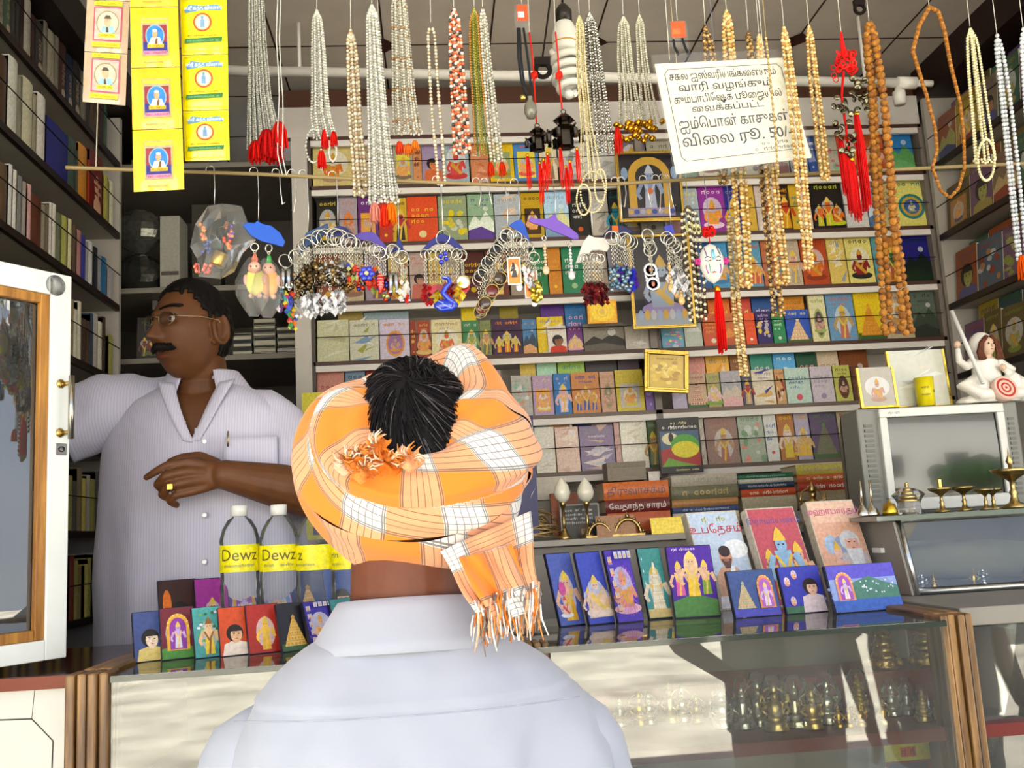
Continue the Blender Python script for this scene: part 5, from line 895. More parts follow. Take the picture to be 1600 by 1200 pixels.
    h = 50*1.96/FPX; B = pY(1420, 790, 1.96); t = thing('crystal_ornament', 'gold pyramid on a faceted clear crystal base', 'ornament', (B[0], 1.96, zc+.0005)); MB().lathe([(h*.34, 0), (h*.4, h*.15), (h*.34, h*.4), (0, h*.4)], (0, 0, 0), 'e8e4d8', 'crystal', 8, False).build('crystal_base', t)
    m = MB()
    for k_ in range(5): f = k_/5; m.lathe([(h*.36*(1-f), h*(.4+.58*f)), (h*.3*(1-f), h*(.4+.58*(f+.16)))], (0, 0, 0), 'c8b078', 'gold', 8)
    m.ball((0, 0, h*.97), h*.06, 'e8c860', 'gold', 8); m.build('gold_pyramid', t)
    for px, py, l in ((1288, 772, 'brass lotus ornament on the rear volumes behind the peach book'),):
        B = pY(px, 795, 2.85); t = thing('brass_lotus', l, 'ornament', (B[0], 2.93, CT)); h = 70*2.9/FPX; idol(MB(), (0, 0, 0), h, 'gold', 'd0b078', 0).build('lotus_body', t)
    B = pY(1442, 790, 1.99); t = thing('clear_bag', 'clear plastic bag with a brass bowl inside, left of the footed lamps', 'bag', (B[0], 2.05, zc+.0005)); lampb(MB(), .04).build('bowl', t); film_bag((0, 0, 0), .06, .05, 3, t)
right_side()
# ================================================================ the dark recess at the left
def recess():
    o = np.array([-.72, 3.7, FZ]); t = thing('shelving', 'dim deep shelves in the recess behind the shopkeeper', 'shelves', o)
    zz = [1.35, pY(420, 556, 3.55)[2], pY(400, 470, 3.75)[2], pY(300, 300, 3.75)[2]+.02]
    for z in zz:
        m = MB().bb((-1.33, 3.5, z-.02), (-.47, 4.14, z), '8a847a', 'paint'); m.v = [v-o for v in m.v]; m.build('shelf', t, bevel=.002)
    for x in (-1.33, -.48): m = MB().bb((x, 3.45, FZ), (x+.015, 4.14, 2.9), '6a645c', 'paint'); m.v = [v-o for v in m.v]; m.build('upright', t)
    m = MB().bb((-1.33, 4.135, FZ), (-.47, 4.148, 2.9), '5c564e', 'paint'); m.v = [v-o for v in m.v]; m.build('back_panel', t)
    rg = random.Random(8); z1 = zz[1]+.0005
    for j, (a, b, n, nm) in enumerate(((364, 394, 7, 'left'), (396, 431, 10, 'middle'), (433, 462, 8, 'right'))):
        x0, x1 = pY(a, 530, 3.56)[0], pY(b, 530, 3.56)[0]; z = z1
        for i in range(n):
            th = .011+.006*rg.random(); w = x1-x0-.006*rg.random(); c = ['b8b4a0', 'c8c4b4', '2a3a6a', '3a3a38', 'a8a890', '8a8a80'][rg.randrange(6)]; m = MB().bb((-w/2, 0, 0), (w/2, .16, th-.001), c, 'print'); m.bb((-w/2+.001, -.0004, .002), (w/2-.001, .001, th-.003), 'c8c2ae' if i % 2 else '3c3a36', 'paper')
            tag(m.build('book', loc=((x0+x1)/2, 3.555+.008*rg.random(), z)), f'{cname(c)} book lying in the {nm} flat stack in the recess, {ordw(i+1)} from bottom', 'book', 'flat stacks in the recess'); z += th
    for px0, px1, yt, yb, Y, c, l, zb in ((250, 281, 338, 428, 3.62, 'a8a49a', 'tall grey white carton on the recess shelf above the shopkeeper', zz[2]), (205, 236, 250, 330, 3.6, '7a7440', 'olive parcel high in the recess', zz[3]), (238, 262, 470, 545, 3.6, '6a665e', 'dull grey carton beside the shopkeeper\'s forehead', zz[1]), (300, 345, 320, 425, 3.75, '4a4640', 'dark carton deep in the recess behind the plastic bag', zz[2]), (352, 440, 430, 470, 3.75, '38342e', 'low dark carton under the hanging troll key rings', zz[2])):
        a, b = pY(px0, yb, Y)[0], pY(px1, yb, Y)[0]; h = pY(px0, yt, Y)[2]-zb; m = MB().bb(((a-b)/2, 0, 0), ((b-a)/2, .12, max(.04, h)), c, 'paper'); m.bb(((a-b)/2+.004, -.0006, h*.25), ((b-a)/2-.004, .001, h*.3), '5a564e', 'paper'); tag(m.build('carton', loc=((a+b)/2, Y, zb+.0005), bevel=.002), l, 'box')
    for px, py, c, l, zb in ((215, 345, '6a6a64', 'crumpled grey plastic bundle high in the recess', zz[2]), (215, 400, '4a4a44', 'crumpled dark plastic bundle lower in the recess', zz[2])):
        B = pY(px, py, 3.65); r2 = random.Random(px+py); G = [[(.09*math.sin(math.pi*(i+.4)/7.4)*(1+.3*r2.random())*math.cos(a), .06*math.sin(math.pi*(i+.4)/7.4)*math.sin(a), .17*i/6) for a in np.linspace(0, 6.283, 14, endpoint=False)] for i in range(7)]; tag(MB().grid(G, c, 'foil', False, wv=True).build('plastic_bundle', loc=(B[0], 3.62+.05*(px % 2), zb+.001 if py == 400 else zb+.18)), l, 'bundle')
    a = pY(205, 590, 3.4); q = face_out(.12, .16, .01, art_of('m', .12, .16, '3a3434', '7a4a4a', '6a6a4a', random.Random(2)), '3a3434'); tag(q.build('picture_card', loc=(a[0]+.04, 3.53, zz[1]+.0005), rot=(-.1, 0, .1)), 'dark picture card with a pale edge at the shopkeeper\'s shoulder', 'print')
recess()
# ================================================================ under the ceiling
def overhead():
    a, b = pY(330, 110, 2.9), pY(1425, 130, 2.9); t = thing('conduit_pipe', 'white plastic conduit running under the ceiling to the right corner', 'pipe', (a+b)/2)
    MB().tube([a-(a+b)/2, (b-a)/2], .0165, 'dcd8d0', 'paint', 14).build('pipe', t); m = MB(); d = (b-a)/np.linalg.norm(b-a); m.tube([(b-a)/2-d*.05, (b-a)/2+d*.012], .021, 'e4e0d8', 'paint', 14); m.tube([(b-a)/2, (b-a)/2+d*.07], .011, 'e4e0d8', 'paint', 12); m.build('end_cap', t)
    m = MB()
    for f in (.12, .5, .93): p = (b-a)*(f-.5); m.tube([p, p+np.array([0, .0, TOP-((a+b)/2)[2]-p[2]-.001])], .006, 'cfcbc4', 'paint', 8)
    m.build('drop_bracket', t)
    p = pY(1405, 150, 2.9); s = thing('lamp_socket', 'empty white lamp socket hanging from the conduit end', 'socket', p); MB().lathe([(.019, -.03), (.021, .0), (.021, .014), (.012, .02), (.008, .055)], (0, 0, 0), 'd8d4cc', 'paint', 14).build('socket_body', s)
    Y = 2.05; B = pY(889, 150, Y); tz = pY(884, 18, Y)[2]; h = tz-B[2]; s = thing('bulb', 'spiral energy-saving bulb hanging behind the pale necklaces', 'light bulb', (B[0], Y, B[2]))
    m = MB(); th = np.linspace(0, 2*math.pi*4.5, 110); f = th/th[-1]; rr = .03*np.minimum(1, .45+f*2.2); m.tube(np.stack([rr*np.cos(th), rr*np.sin(th), .006+f*h*.5], 1), .0085, 'e4e2d8', 'gloss', 8); m.ball((0, 0, .004), .012, 'e4e2d8', 'gloss', 8); m.build('tube', s)
    MB().lathe([(.027, h*.52), (.03, h*.56), (.03, h*.72), (.022, h*.84), (.016, h*.88)], (0, 0, 0), 'e0ded6', 'plastic', 16).build('ballast', s); MB().lathe([(.0304, h*.6), (.0304, h*.615)], (0, 0, 0), 'b88a30', 'plastic', 16).build('brown_band', s); MB().lathe([(.019, h*.86), (.02, h*1.0), (.012, h*1.06), (.004, h*1.1)], (0, 0, 0), '2a2420', 'plastic', 14).build('holder', s); MB().tube([(0, 0, h*1.05), (0, 0, TOP-B[2]-.001)], .003, '1c1816', n=6).build('cord', s)
    for px, py, l in ((1343, 14, 'small black ceiling hook near the rudraksha strings'), (848, 110, 'black clip on a thin wire behind the pendants')):
        Y = 2.4 if px == 1343 else 1.75; p = pY(px, py, Y); s = thing('ceiling_hook', l, 'hook', p); m = MB(); m.torus((0, 0, 0), .014, .005, '1c1614', 'matte'); m.box((0, 0, .018), (.03, .012, .016), '241c1a', 'matte'); m.tube([(0, 0, .02), (.03, 0, TOP-p[2]-.001 if px == 1343 else LZZ-p[2])], .002, '241c1a', n=5); m.build('hook_body', s)
LZZ = 2.52
overhead()
# the rail everything hangs from, above the picture, and the rod below it
def rails():
    t = MB(); t.bb((-1.34, 1.52, LZZ), (2.3, 1.72, LZZ+.06), '6a6258', 'paint'); struct('trim_6', t)
    pts = [pY(px, py, 1.62) for px, py in ((196, 265), (400, 272), (600, 282), (800, 290), (957, 288), (1066, 281))]; pts = [pts[0]+(pts[0]-pts[1])*.45]+pts+[pts[-1]+np.array([.9, 0, .02])]
    o = pts[3].copy(); t = thing('hanging_rod', 'thin wooden rod strung across the shop front, hung with key ring hooks', 'rod', o)
    # smooth the run
    P = []
    for i in range(len(pts)-1):
        for f in np.linspace(0, 1, 8, endpoint=False): P.append(pts[i]*(1-f)+pts[i+1]*f)
    MB().tube(np.array(P+[pts[-1]])-o, .0035, '8a7850', 'paint', 8).build('rod', t)
    m = MB()
    for x in (pts[0][0]+.05, pts[-1][0]-.05, o[0]): zr = np.interp(x, [p[0] for p in pts], [p[2] for p in pts]); m.tube([(x-o[0], 0, zr-o[2]), (x-o[0], .02, LZZ-o[2])], .0012, 'b0a898', n=5)
    m.build('cord', t)
    return pts
RODP = rails()
def rodz(x): return float(np.interp(x, [p[0] for p in RODP], [p[2] for p in RODP]))
# ================================================================ necklaces
def lerp_path(pts, n):
    pts = np.asarray(pts, float); d = np.r_[0, np.cumsum(np.linalg.norm(np.diff(pts, axis=0), axis=1))]; u = np.linspace(0, d[-1], n)
    return np.stack([np.interp(u, d, pts[:, k]) for k in range(pts.shape[1])], 1)
def tassel(m, p, L, w, col, n=16, seed=0, cap='d8a020', spread=1.):
    rgs = random.Random(seed); p = np.array(p)
    if cap: m.lathe([(w*.18, 0), (w*.3, -w*.2), (w*.3, -w*.5), (w*.22, -w*.6)], p, cap, 'gold' if cap[0] == 'd' else 'thread', 8)
    for i in range(n):
        a = i*2.4; rr = w*.5*math.sqrt((i+.5)/n); z0 = -w*.3 if cap else 0; l = L*(.88+.14*rgs.random())
        m.tube([p+(rr*.35*math.cos(a), rr*.35*math.sin(a), z0), p+(rr*.9*math.cos(a), rr*.9*math.sin(a), z0-l*.35), p+(rr*spread*math.cos(a)+w*.06*(rgs.random()-.5), rr*spread*math.sin(a), -l)], [w*.09, w*.085, w*.06], col if rgs.random() < .8 else tuple(.75*k for k in hx(col)[:3])+(1,), 'thread', 4, smooth=True)
    return m
def string_up(t, org, p, col='c8c4b8', r=.0008, top=None):
    top = LZZ if top is None else top; p = np.array(p); m = MB()
    m.tube([p-org, (p-org)+np.array([.002, .0, (top-p[2])*.5]), np.array([p[0], p[1], top])-org], r, col, 'thread', 4); m.build('hanging_string', t)
NG = 'necklaces hung across the shop front'
def necklace(label, path, wd, ns, rb, cols, Y, m='pearl', tas=(), join=True, name='necklace', stag=0, sq=1., jit=0, up=True, colmode=None, string='c8c4b8', nb=6):
    """path: pixel polyline of the bundle's middle; wd: its width in pixels at equally spaced points; ns strands of beads rb pixels in radius"""
    px = FPX/Y; top = pY(*path[0], Y); t = thing(name, label, 'necklace', top, group=NG); r = rb/px; rgs = random.Random(int(path[0][0])); q = MB()
    n = 60; C = lerp_path(path, n); Wd = np.interp(np.linspace(0, 1, n), np.linspace(0, 1, len(wd)), wd)
    cen = np.array([pY(a, b, Y) for a, b in C]); lines = []
    for i in range(ns):
        f = (i/(ns-1)-.5) if ns > 1 else 0; g = math.sin(i*2.3)*.5
        L = cen.copy(); L[:, 0] += f*Wd/px; L[:, 1] += g*np.minimum(Wd, 26)/px*.55*np.minimum(1, np.linspace(0, 8, n)); s = np.linspace(0, 1, n)
        L[:, 0] += jit/px*np.sin(s*9+i*1.7)*s; L[:, 0] = cen[:, 0]+(L[:, 0]-cen[:, 0])*np.minimum(1, .55+np.sqrt(s)*1.9); L[:, 2] -= (np.abs(f)*.02)*(1-np.minimum(1, s*6))*1
        lines.append(L)
    if join:
        for i in range(0, ns-1, 2):
            a, b = lines[i], lines[i+1]; mid = (a[-1]+b[-1])/2; rr = np.linalg.norm(a[-1]-b[-1])/2; k = np.linspace(0, math.pi, 8)
            arc = np.stack([mid[0]-rr*np.cos(k)*np.sign(b[-1][0]-a[-1][0] or 1), mid[1]+0*k, mid[2]-rr*np.sin(k)], 1); lines[i] = np.concatenate([a, arc, b[::-1]]); lines[i+1] = None
    for i, L in enumerate(lines):
        if L is None: continue
        d = np.r_[0, np.cumsum(np.linalg.norm(np.diff(L, axis=0), axis=1))]; k = max(3, int(d[-1]/(2*r*.98*sq))); P = lerp_path(L, k)-top
        cl = cols if colmode is None else [colmode(j, k, i) for j in range(k)]
        rj = r*(1+.0*i) if jit == 0 else r*np.array([.85+.3*rgs.random() for _ in range(k)])
        q.beads(P, rj, cl, m, nb, sq)
    q.build('bead_strands', t)
    for j, (tx, ty, tl, tw, tc) in enumerate(tas):
        p = pY(tx, ty, Y-.006)-top; tassel(MB(), p, tl/px, tw/px, tc, seed=j, cap=None, spread=1.1).build('tassel', t)
    if up: string_up(t, top, top+np.array([0, 0, .004]), string)
    return t
W1 = ['bcbcb0', 'cacac0', 'aeaea2']
R1 = 'd01812'
necklace('bunch of thin white strands ending in dark red tassels, leftmost necklace', [(399, -30), (401, 60), (405, 150), (414, 232)], [22, 26, 34, 56], 18, 1.7, W1, 1.62, tas=[(400, 222, 34, 26, R1), (418, 205, 48, 34, 'b81414'), (436, 192, 44, 26, R1), (428, 230, 26, 30, 'b01010')], join=False, nb=5)
necklace('single thin white thread looping beside the leftmost red tassels', [(437, -30), (434, 60), (439, 150), (437, 240), (444, 272)], [5, 5, 4, 8, 6], 2, 1.2, ['dcdcd4'], 1.60, join=False, nb=5)
necklace('white beaded bunch with looped ends and three red tassels', [(495, 16), (498, 90), (501, 180), (508, 215)], [13, 21, 25, 36], 9, 2.4, W1, 1.62, tas=[(507, 203, 32, 12, R1), (521, 206, 26, 12, R1), (502, 236, 30, 14, R1)], join=False)
for k, (cx, cy, rx, ry) in enumerate(((490, 228, 12, 26), (520, 238, 6, 14))):
    a = np.linspace(0, 2*math.pi, 26, endpoint=False); P = np.array([pY(cx+rx*math.cos(b), cy+ry*math.sin(b), 1.615) for b in a]); o = P.mean(0); tag(MB().beads(P-o, 2.2/FPX*1.62, W1).build('bead_loop', loc=o), ['larger white bead loop hanging left of the red tassels', 'smaller white bead loop right of the red tassels'][k], 'necklace', NG)
necklace('twisted strand of smoky clear beads, left of the long white pearls', [(548, 48), (552, 120), (556, 200), (563, 302)], [11, 17, 17, 20], 5, 3.4, ['c8bca0', 'b8a888', 'd8d0bc', 'a89070'], 1.62, m='pearl', jit=1.5)
necklace('long bunch of white pearl strands with pink, red and orange tassels', [(581, 8), (586, 110), (592, 210), (599, 312)], [16, 24, 32, 44], 10, 2.7, ['c0c0b4', 'aaaa9e', 'd0d0c8'], 1.60, tas=[(585, 318, 32, 18, 'e08878'), (601, 322, 36, 18, 'e03018'), (610, 318, 34, 18, 'e87010')])
def brownmix(j, k, i): return '9a7038' if (j*7+i*13) % 11 == 0 else ('c0bcac' if j % 2 else 'aca898')
necklace('white bead bunch flecked with brown beads, beads gathering into loops', [(623, -10), (627, 70), (631, 150), (636, 205)], [22, 28, 34, 44], 10, 2.5, None, 1.62, colmode=brownmix, tas=[(624, 222, 20, 14, 'e04020'), (638, 226, 18, 16, 'd86820'), (648, 220, 16, 12, 'e07820')])
necklace('two thin strands of small smoky beads', [(673, 38), (677, 110), (683, 200), (690, 284)], [11, 13, 12, 13], 2, 3.1, ['c8bca4', 'b0a080', 'd4ccb8'], 1.62, jit=1.2)
necklace('orange, white and black beaded rope', [(709, 14), (713, 90), (717, 160), (722, 236)], [13, 20, 22, 26], 6, 3.1, ['d8703c', 'e4dcd0', '3a2a24', 'd86030', 'e8c8b0'], 1.61, jit=.5)
necklace('olive and orange glass strands', [(741, 14), (744, 90), (750, 170), (757, 240)], [14, 20, 22, 30], 7, 2.3, None, 1.615, colmode=lambda j, k, i: ['b07820', '6a7a20', '8a8a28', 'a09020', '708028', 'c08830'][i % 6], m='gloss', join=False)
necklace('three pearl strands ending in two red drops', [(754, 14), (760, 90), (768, 170), (776, 250)], [9, 12, 16, 18], 4, 2.9, ['ccccc0', 'b8b4a4', 'a09c88'], 1.60, tas=[(766, 254, 24, 12, 'c83010'), (784, 254, 24, 12, 'c83010')], join=False)
necklace('loose hank of fine beige threads ending in loops', [(905, 24), (908, 110), (916, 200), (923, 280)], [12, 14, 16, 34], 6, 1.7, ['d8c898', 'c8b888', 'e0d4ac'], 1.585, m='thread', join=False, nb=5)
for k, (cx, cy, rx, ry) in enumerate(((912, 312, 11, 24), (926, 300, 19, 32), (938, 290, 9, 26))):
    a = np.linspace(0, 2*math.pi, 44, endpoint=False); P = np.array([pY(cx+rx*math.cos(b), cy+ry*math.sin(b), 1.583+.003*k) for b in a]); o = P.mean(0); tag(MB().beads(P-o, 1.8/FPX*1.58, ['d8c898', 'e0d4ac'], 'thread', 5).build('bead_loop', loc=o), ['left loop at the end of the beige threads', 'middle and widest loop at the end of the beige threads', 'right loop at the end of the beige threads'][k], 'necklace', NG)
necklace('bunch of silvery glass beads beside the beige threads', [(921, 20), (927, 90), (935, 170), (942, 234)], [15, 24, 30, 36], 9, 2.6, ['d0cec4', 'a8a498', 'e8e8e0', '989488'], 1.60, m='silver', tas=[(964, 200, 46, 14, 'd02018')])
def bells(t, org, px, py, n, seed, Y):
    rgs = random.Random(seed); m = MB(); k = Y/FPX
    for _ in range(n):
        p = pY(px+rgs.uniform(-22, 22), py+rgs.uniform(-14, 16), Y+rgs.uniform(-.01, .01))-org; r = k*(4.6+2*rgs.random()); m.ball(p, r, 'd8a028', 'gold', 10); m.torus(p+(0, 0, -r*.05), r*1.02, r*.12, 'c08a20', 'gold', (0, .3, 1), 12, 4); m.ball(p+(0, -r*.8, -r*.5), r*.25, '3a2408', 'matte', 5)
    m.build('bell_cluster', t)
for path, wd, ns, bx_, l in (([(974, 26), (977, 90), (983, 150), (988, 196)], [16, 25, 30, 44], 10, (985, 205, 15), 'creamy white strands gathered in gold bells, left of the pair'), ([(999, 24), (1004, 90), (1011, 150), (1020, 192)], [12, 16, 22, 32], 7, (1014, 202, 11), 'creamy white strands gathered in gold bells, right of the pair by the notice')):
    t = necklace(l, path, wd, ns, 2.1, ['c4c0ac', 'b0b098', 'bcb8a4'], 1.61, join=False, nb=5); bells(t, pY(*path[0], 1.61), *bx_[:2], bx_[2], ns, 1.60)
G1 = ['d8b878', 'c09848', 'e8d098', 'a87c34']
BR = ['7a5420', 'b8904a', '4a3010', 'c8a868']
necklace('short brown and gold bead rope whose top shows above the white notice', [(1102, 42), (1108, 70), (1115, 160), (1131, 284)], [11, 22, 20, 14], 5, 3.0, BR, 1.62, jit=.4)
necklace('gold pearl rope passing behind the white notice, third from its left', [(1135, 18), (1140, 90), (1150, 200), (1166, 445)], [15, 20, 22, 18], 5, 3.7, G1, 1.62, jit=.4)
necklace('dark brown and gold rope passing behind the white notice', [(1169, 50), (1180, 130), (1194, 270), (1216, 490)], [8, 12, 15, 18], 4, 3.3, BR, 1.63, jit=.4)
necklace('gold rope hanging beside the dark brown rope below the notice', [(1186, 55), (1198, 200), (1208, 300), (1224, 440)], [9, 16, 18, 20], 5, 3.4, G1, 1.615, jit=.4)
necklace('single fine gold chain crossing the front of the notice', [(1197, 60), (1203, 120), (1211, 200), (1216, 272)], [1, 1, 1, 1], 1, 2.6, ['c8b070', '9a7c40'], 1.47, join=False, string='a89868')
necklace('thick gold rope hanging over the right edge of the notice', [(1225, 44), (1236, 130), (1248, 230), (1264, 416)], [11, 15, 18, 13], 5, 3.3, G1, 1.49, jit=.4)
necklace('slim gold rope right of the notice', [(1264, 42), (1271, 120), (1281, 200), (1290, 278)], [9, 15, 16, 13], 5, 3.1, G1, 1.57, jit=.4)
necklace('long slim gold chain hanging behind the porcelain mask', [(1140, 336), (1146, 410), (1152, 490), (1162, 584)], [9, 11, 13, 12], 4, 2.9, ['c8a868', 'a88848', 'e0cc98'], 1.66, jit=.4, string='889')
necklace('striped rope of dark and pale beads left of the mask', [(1075, 322), (1080, 380), (1086, 440), (1090, 500)], [24, 26, 26, 24], 6, 2.9, None, 1.62, colmode=lambda j, k, i: 'e8d8b4' if j % 2 else '3a2814', join=False, string='b0a080')
RU = ['94601c', 'a87028', '84501a', 'a06824']
necklace('heavy triple rope of rough brown rudraksha seeds', [(1358, 36), (1372, 150), (1385, 330), (1402, 512)], [18, 30, 36, 46], 4, 6.2, RU, 1.58, m='rudra', jit=.8, nb=8)
a = [(1452, 12), (1436, 40), (1426, 80), (1436, 112), (1448, 150), (1461, 200), (1464, 235), (1457, 262), (1470, 298), (1484, 309), (1498, 294), (1507, 262), (1506, 215), (1500, 160), (1485, 100), (1476, 50), (1466, 18), (1452, 12)]
P = np.array([pY(x, y, 1.56) for x, y in a]); o = P[0].copy(); t = thing('necklace', 'open single loop of rough brown rudraksha seeds', 'necklace', o, group=NG); d = lerp_path(P, 150); MB().beads(d-o, [.0046*(1-.3*abs(math.sin(i*.02))) for i in range(150)], RU, 'rudra', 8).build('bead_strands', t); string_up(t, o, o)
necklace('folded hank of cream bead strings with two open loops', [(1516, 44), (1522, 110), (1530, 180), (1538, 250)], [14, 22, 26, 32], 6, 2.6, ['d8d0a0', 'c8be90', 'e0d8b0'], 1.56, nb=6)
a = np.linspace(0, 2*math.pi, 40, endpoint=False); P = np.array([pY(1541+13*math.cos(b), 250+32*math.sin(b), 1.553) for b in a]); o = P.mean(0); tag(MB().beads(P-o, 2.7/FPX*1.55, ['d8d0a0', 'c8be90']).build('bead_loop', loc=o), 'cream bead loop at the bottom of the folded hank', 'necklace', NG)
necklace('clear crystal bead rope with an orange tassel', [(1558, 56), (1570, 150), (1583, 270), (1596, 405)], [10, 14, 15, 13], 3, 3.9, ['b8bcc0', 'a4a8ac', 'c8ccd0'], 1.55, m='pearl', tas=[(1596, 400, 40, 18, 'e85a10')])
necklace('white bead rope cut off by the right edge of the picture', [(1599, 46), (1606, 140), (1614, 260)], [10, 14, 14], 3, 4, ['d8dce0', 'c8ccd0'], 1.55)
# ================================================================ pendants with red tassels
def pagoda(label, px, y0, y1, Y, tas, cord):
    k = Y/FPX; top = pY(px, y0, Y); h = (y1-y0)*k; t = thing('lantern_pendant', label, 'pendant', top, group='bronze lantern pendants'); c = '4a4238'; m = MB()
    m.torus((0, 0, -.003), .004, .001, c, 'silver'); m.lathe([(0, -.006), (h*.1, -h*.12), (h*.24, -h*.24), (h*.28, -h*.28), (h*.14, -h*.29), (h*.16, -h*.42), (h*.32, -h*.5), (h*.38, -h*.56), (h*.2, -h*.57), (h*.2, -h*.95), (h*.24, -h*.97), (h*.12, -h), (0, -h)], (0, 0, 0), c, 'silver', 6, False)
    for q in range(6):
        a = q*math.pi/3; m.tube([(h*.36*math.cos(a), h*.36*math.sin(a), -h*.55), (h*.44*math.cos(a), h*.44*math.sin(a), -h*.5)], h*.03, c, 'silver', 5); m.lathe([(0, -h*.56), (h*.07, -h*.62), (h*.06, -h*.78), (h*.08, -h*.84), (0, -h*.86)], (h*.4*math.cos(a), h*.4*math.sin(a), 0), c, 'silver', 6, False)
    m.build('lantern', t)
    for j, (tx, ty, tl) in enumerate(tas): tassel(MB(), pY(tx, ty, Y-.004*j)-top, tl*k, 9*k, 'd81c14', n=9, seed=j, cap='d8a020').build('tassel', t)
    q = MB(); q.tube([pY(x, y, Y)-top for x, y in cord], .0016, 'c8281c', 'thread', 6)
    kx = pY(*cord[-2], Y)-top
    for j in range(9): q.torus(kx+(.0022*math.cos(j*2), -.001*(j % 2), .0035*math.sin(j*1.3)), .004, .0013, 'd02a1c', 'thread', (math.sin(j), 1, math.cos(j*2)), 10, 5)
    q.build('red_cord', t); string_up(t, top, pY(*cord[0], Y), 'c0bcb0')
pagoda('bronze lantern pendant with red tassels, left of the pair', 839, 194, 242, 1.60, [(824, 240, 62), (843, 252, 76), (849, 247, 56), (855, 238, 60)], [(827, 50), (832, 90), (834, 118), (838, 192)])
pagoda('bronze lantern pendant with red tassels, right of the pair', 880, 172, 240, 1.59, [(875, 228, 74), (884, 258, 68), (901, 230, 62), (890, 250, 50)], [(868, 50), (872, 90), (873, 118), (878, 170)])
def hang_tag(label, px, y0, w, h, Y, col, body, cords):
    k = Y/FPX; top = pY(px, y0, Y); t = thing('pendant_packet', label, 'packet', top); G = [[(w*k*(u-.5)+.001*math.sin(9*v+u*5), .0015*math.sin(7*u+3*v), -h*k*v) for u in np.linspace(0, 1, 7)] for v in np.linspace(0, 1, 9)]; MB().grid(G, 'fff', 'film', False).build('clear_pouch', t)
    m = MB(); A = Art(); A.rect(w*k*-.36, -h*k*.62, w*k*.36, -h*k*.06, col); A.rect(w*k*-.3, -h*k*.5, w*k*.1, -h*k*.3, body); m.art(A, ((1, 0, 0, 0), (0, 0, -1, -.002), (0, 1, 0, 0), (0, 0, 0, 1))); m.build('card', t); q = MB()
    for c in cords: q.tube([pY(x, y, Y)-top for x, y in c], .0022, '24262a', 'thread', 6)
    q.build('black_cord', t); string_up(t, top, top); return t, top
t, top = hang_tag('orange and white pouch holding a dark bottle-shaped pendant on a black cord', 815, 6, 26, 52, 1.58, 'd8481c', 'eceae4', [[(812, 44), (814, 90), (820, 140), (828, 158)], [(818, 44), (826, 100), (830, 140), (829, 158)], [(809, 44), (810, 90), (815, 130), (826, 158)]])
k = 1.58/FPX; p = pY(828, 156, 1.58)-top; m = MB().lathe([(0, -34*k), (7*k, -32*k), (11*k, -22*k), (10*k, -10*k), (5*k, -3*k), (4*k, 3*k), (5*k, 5*k), (0, 6*k)], p, '6a685a', 'gloss', 14); m.build('bottle_pendant', t); MB().ball(p+(-.012, 0, .004), 6*k, 'c8a858', 'gold', 8).build('gold_bead', t)
hang_tag('orange pouch with two black cords hanging beside the notice', 1058, 32, 34, 52, 1.56, 'e05020', 'e86838', [[(1052, 62), (1054, 74), (1060, 86)], [(1066, 60), (1070, 72), (1076, 86)]])
# coin charm
Y = 1.55; k = Y/FPX; top = pY(1314, 50, Y); t = thing('coin_charm', 'red knotted charm with clusters of bronze coins and red tassels', 'charm', top); string_up(t, top, top)
q = MB(); q.tube([pY(x, y, Y)-top for x, y in ((1314, 50), (1316, 70), (1320, 90))], [.002, .004, .006], 'd01c18', 'thread', 8); rgs = random.Random(5)
for j in range(26): p = pY(1322+rgs.uniform(-15, 13), 98+rgs.uniform(-15, 15), Y+rgs.uniform(-.004, .004))-top; q.torus(p, .0055, .0015, ['d81c1a', 'c01412', 'e83028'][j % 3], 'thread', (rgs.uniform(-1, 1), 1, rgs.uniform(-1, 1)), 10, 5)
for x, y in ((1302, 106), (1303, 118), (1306, 124)): q.torus(pY(x, y, Y)-top, .005, .0009, 'c81c18', 'thread', (0, 1, 0), 12, 4)
q.tube([pY(x, y, Y)-top for x, y in ((1318, 112), (1315, 150), (1322, 200), (1326, 240))], .0022, 'c01814', 'thread', 6); q.build('red_knot', t)
m = MB()
for j in range(46):
    f = j/46; cx, cy, s = [(1340, 135, 14), (1316, 165, 14), (1344, 160, 12), (1320, 205, 15), (1326, 232, 12)][j % 5]; p = pY(cx+rgs.uniform(-s, s), cy+rgs.uniform(-s, s), Y-.006+rgs.uniform(-.01, .008))-top; m.lathe([(.0018, 0), (.006, 0), (.006, .0012), (.0018, .0012)], p, ['6a6450', '7a745c', '5a5440'][j % 3], 'silver', 10, axis=(rgs.uniform(-.8, .8), -1, rgs.uniform(-.8, .8)))
m.build('coins', t)
for j, (x, y, l, w) in enumerate(((1337, 172, 180, 17), (1322, 240, 110, 16), (1330, 245, 112, 14), (1313, 215, 100, 14))): tassel(MB(), pY(x, y, Y-.002*j)-top, l*k, w*k, 'c81818', n=20, seed=j, cap='d8b020' if j in (0, 2) else None, spread=.9).build('tassel', t)
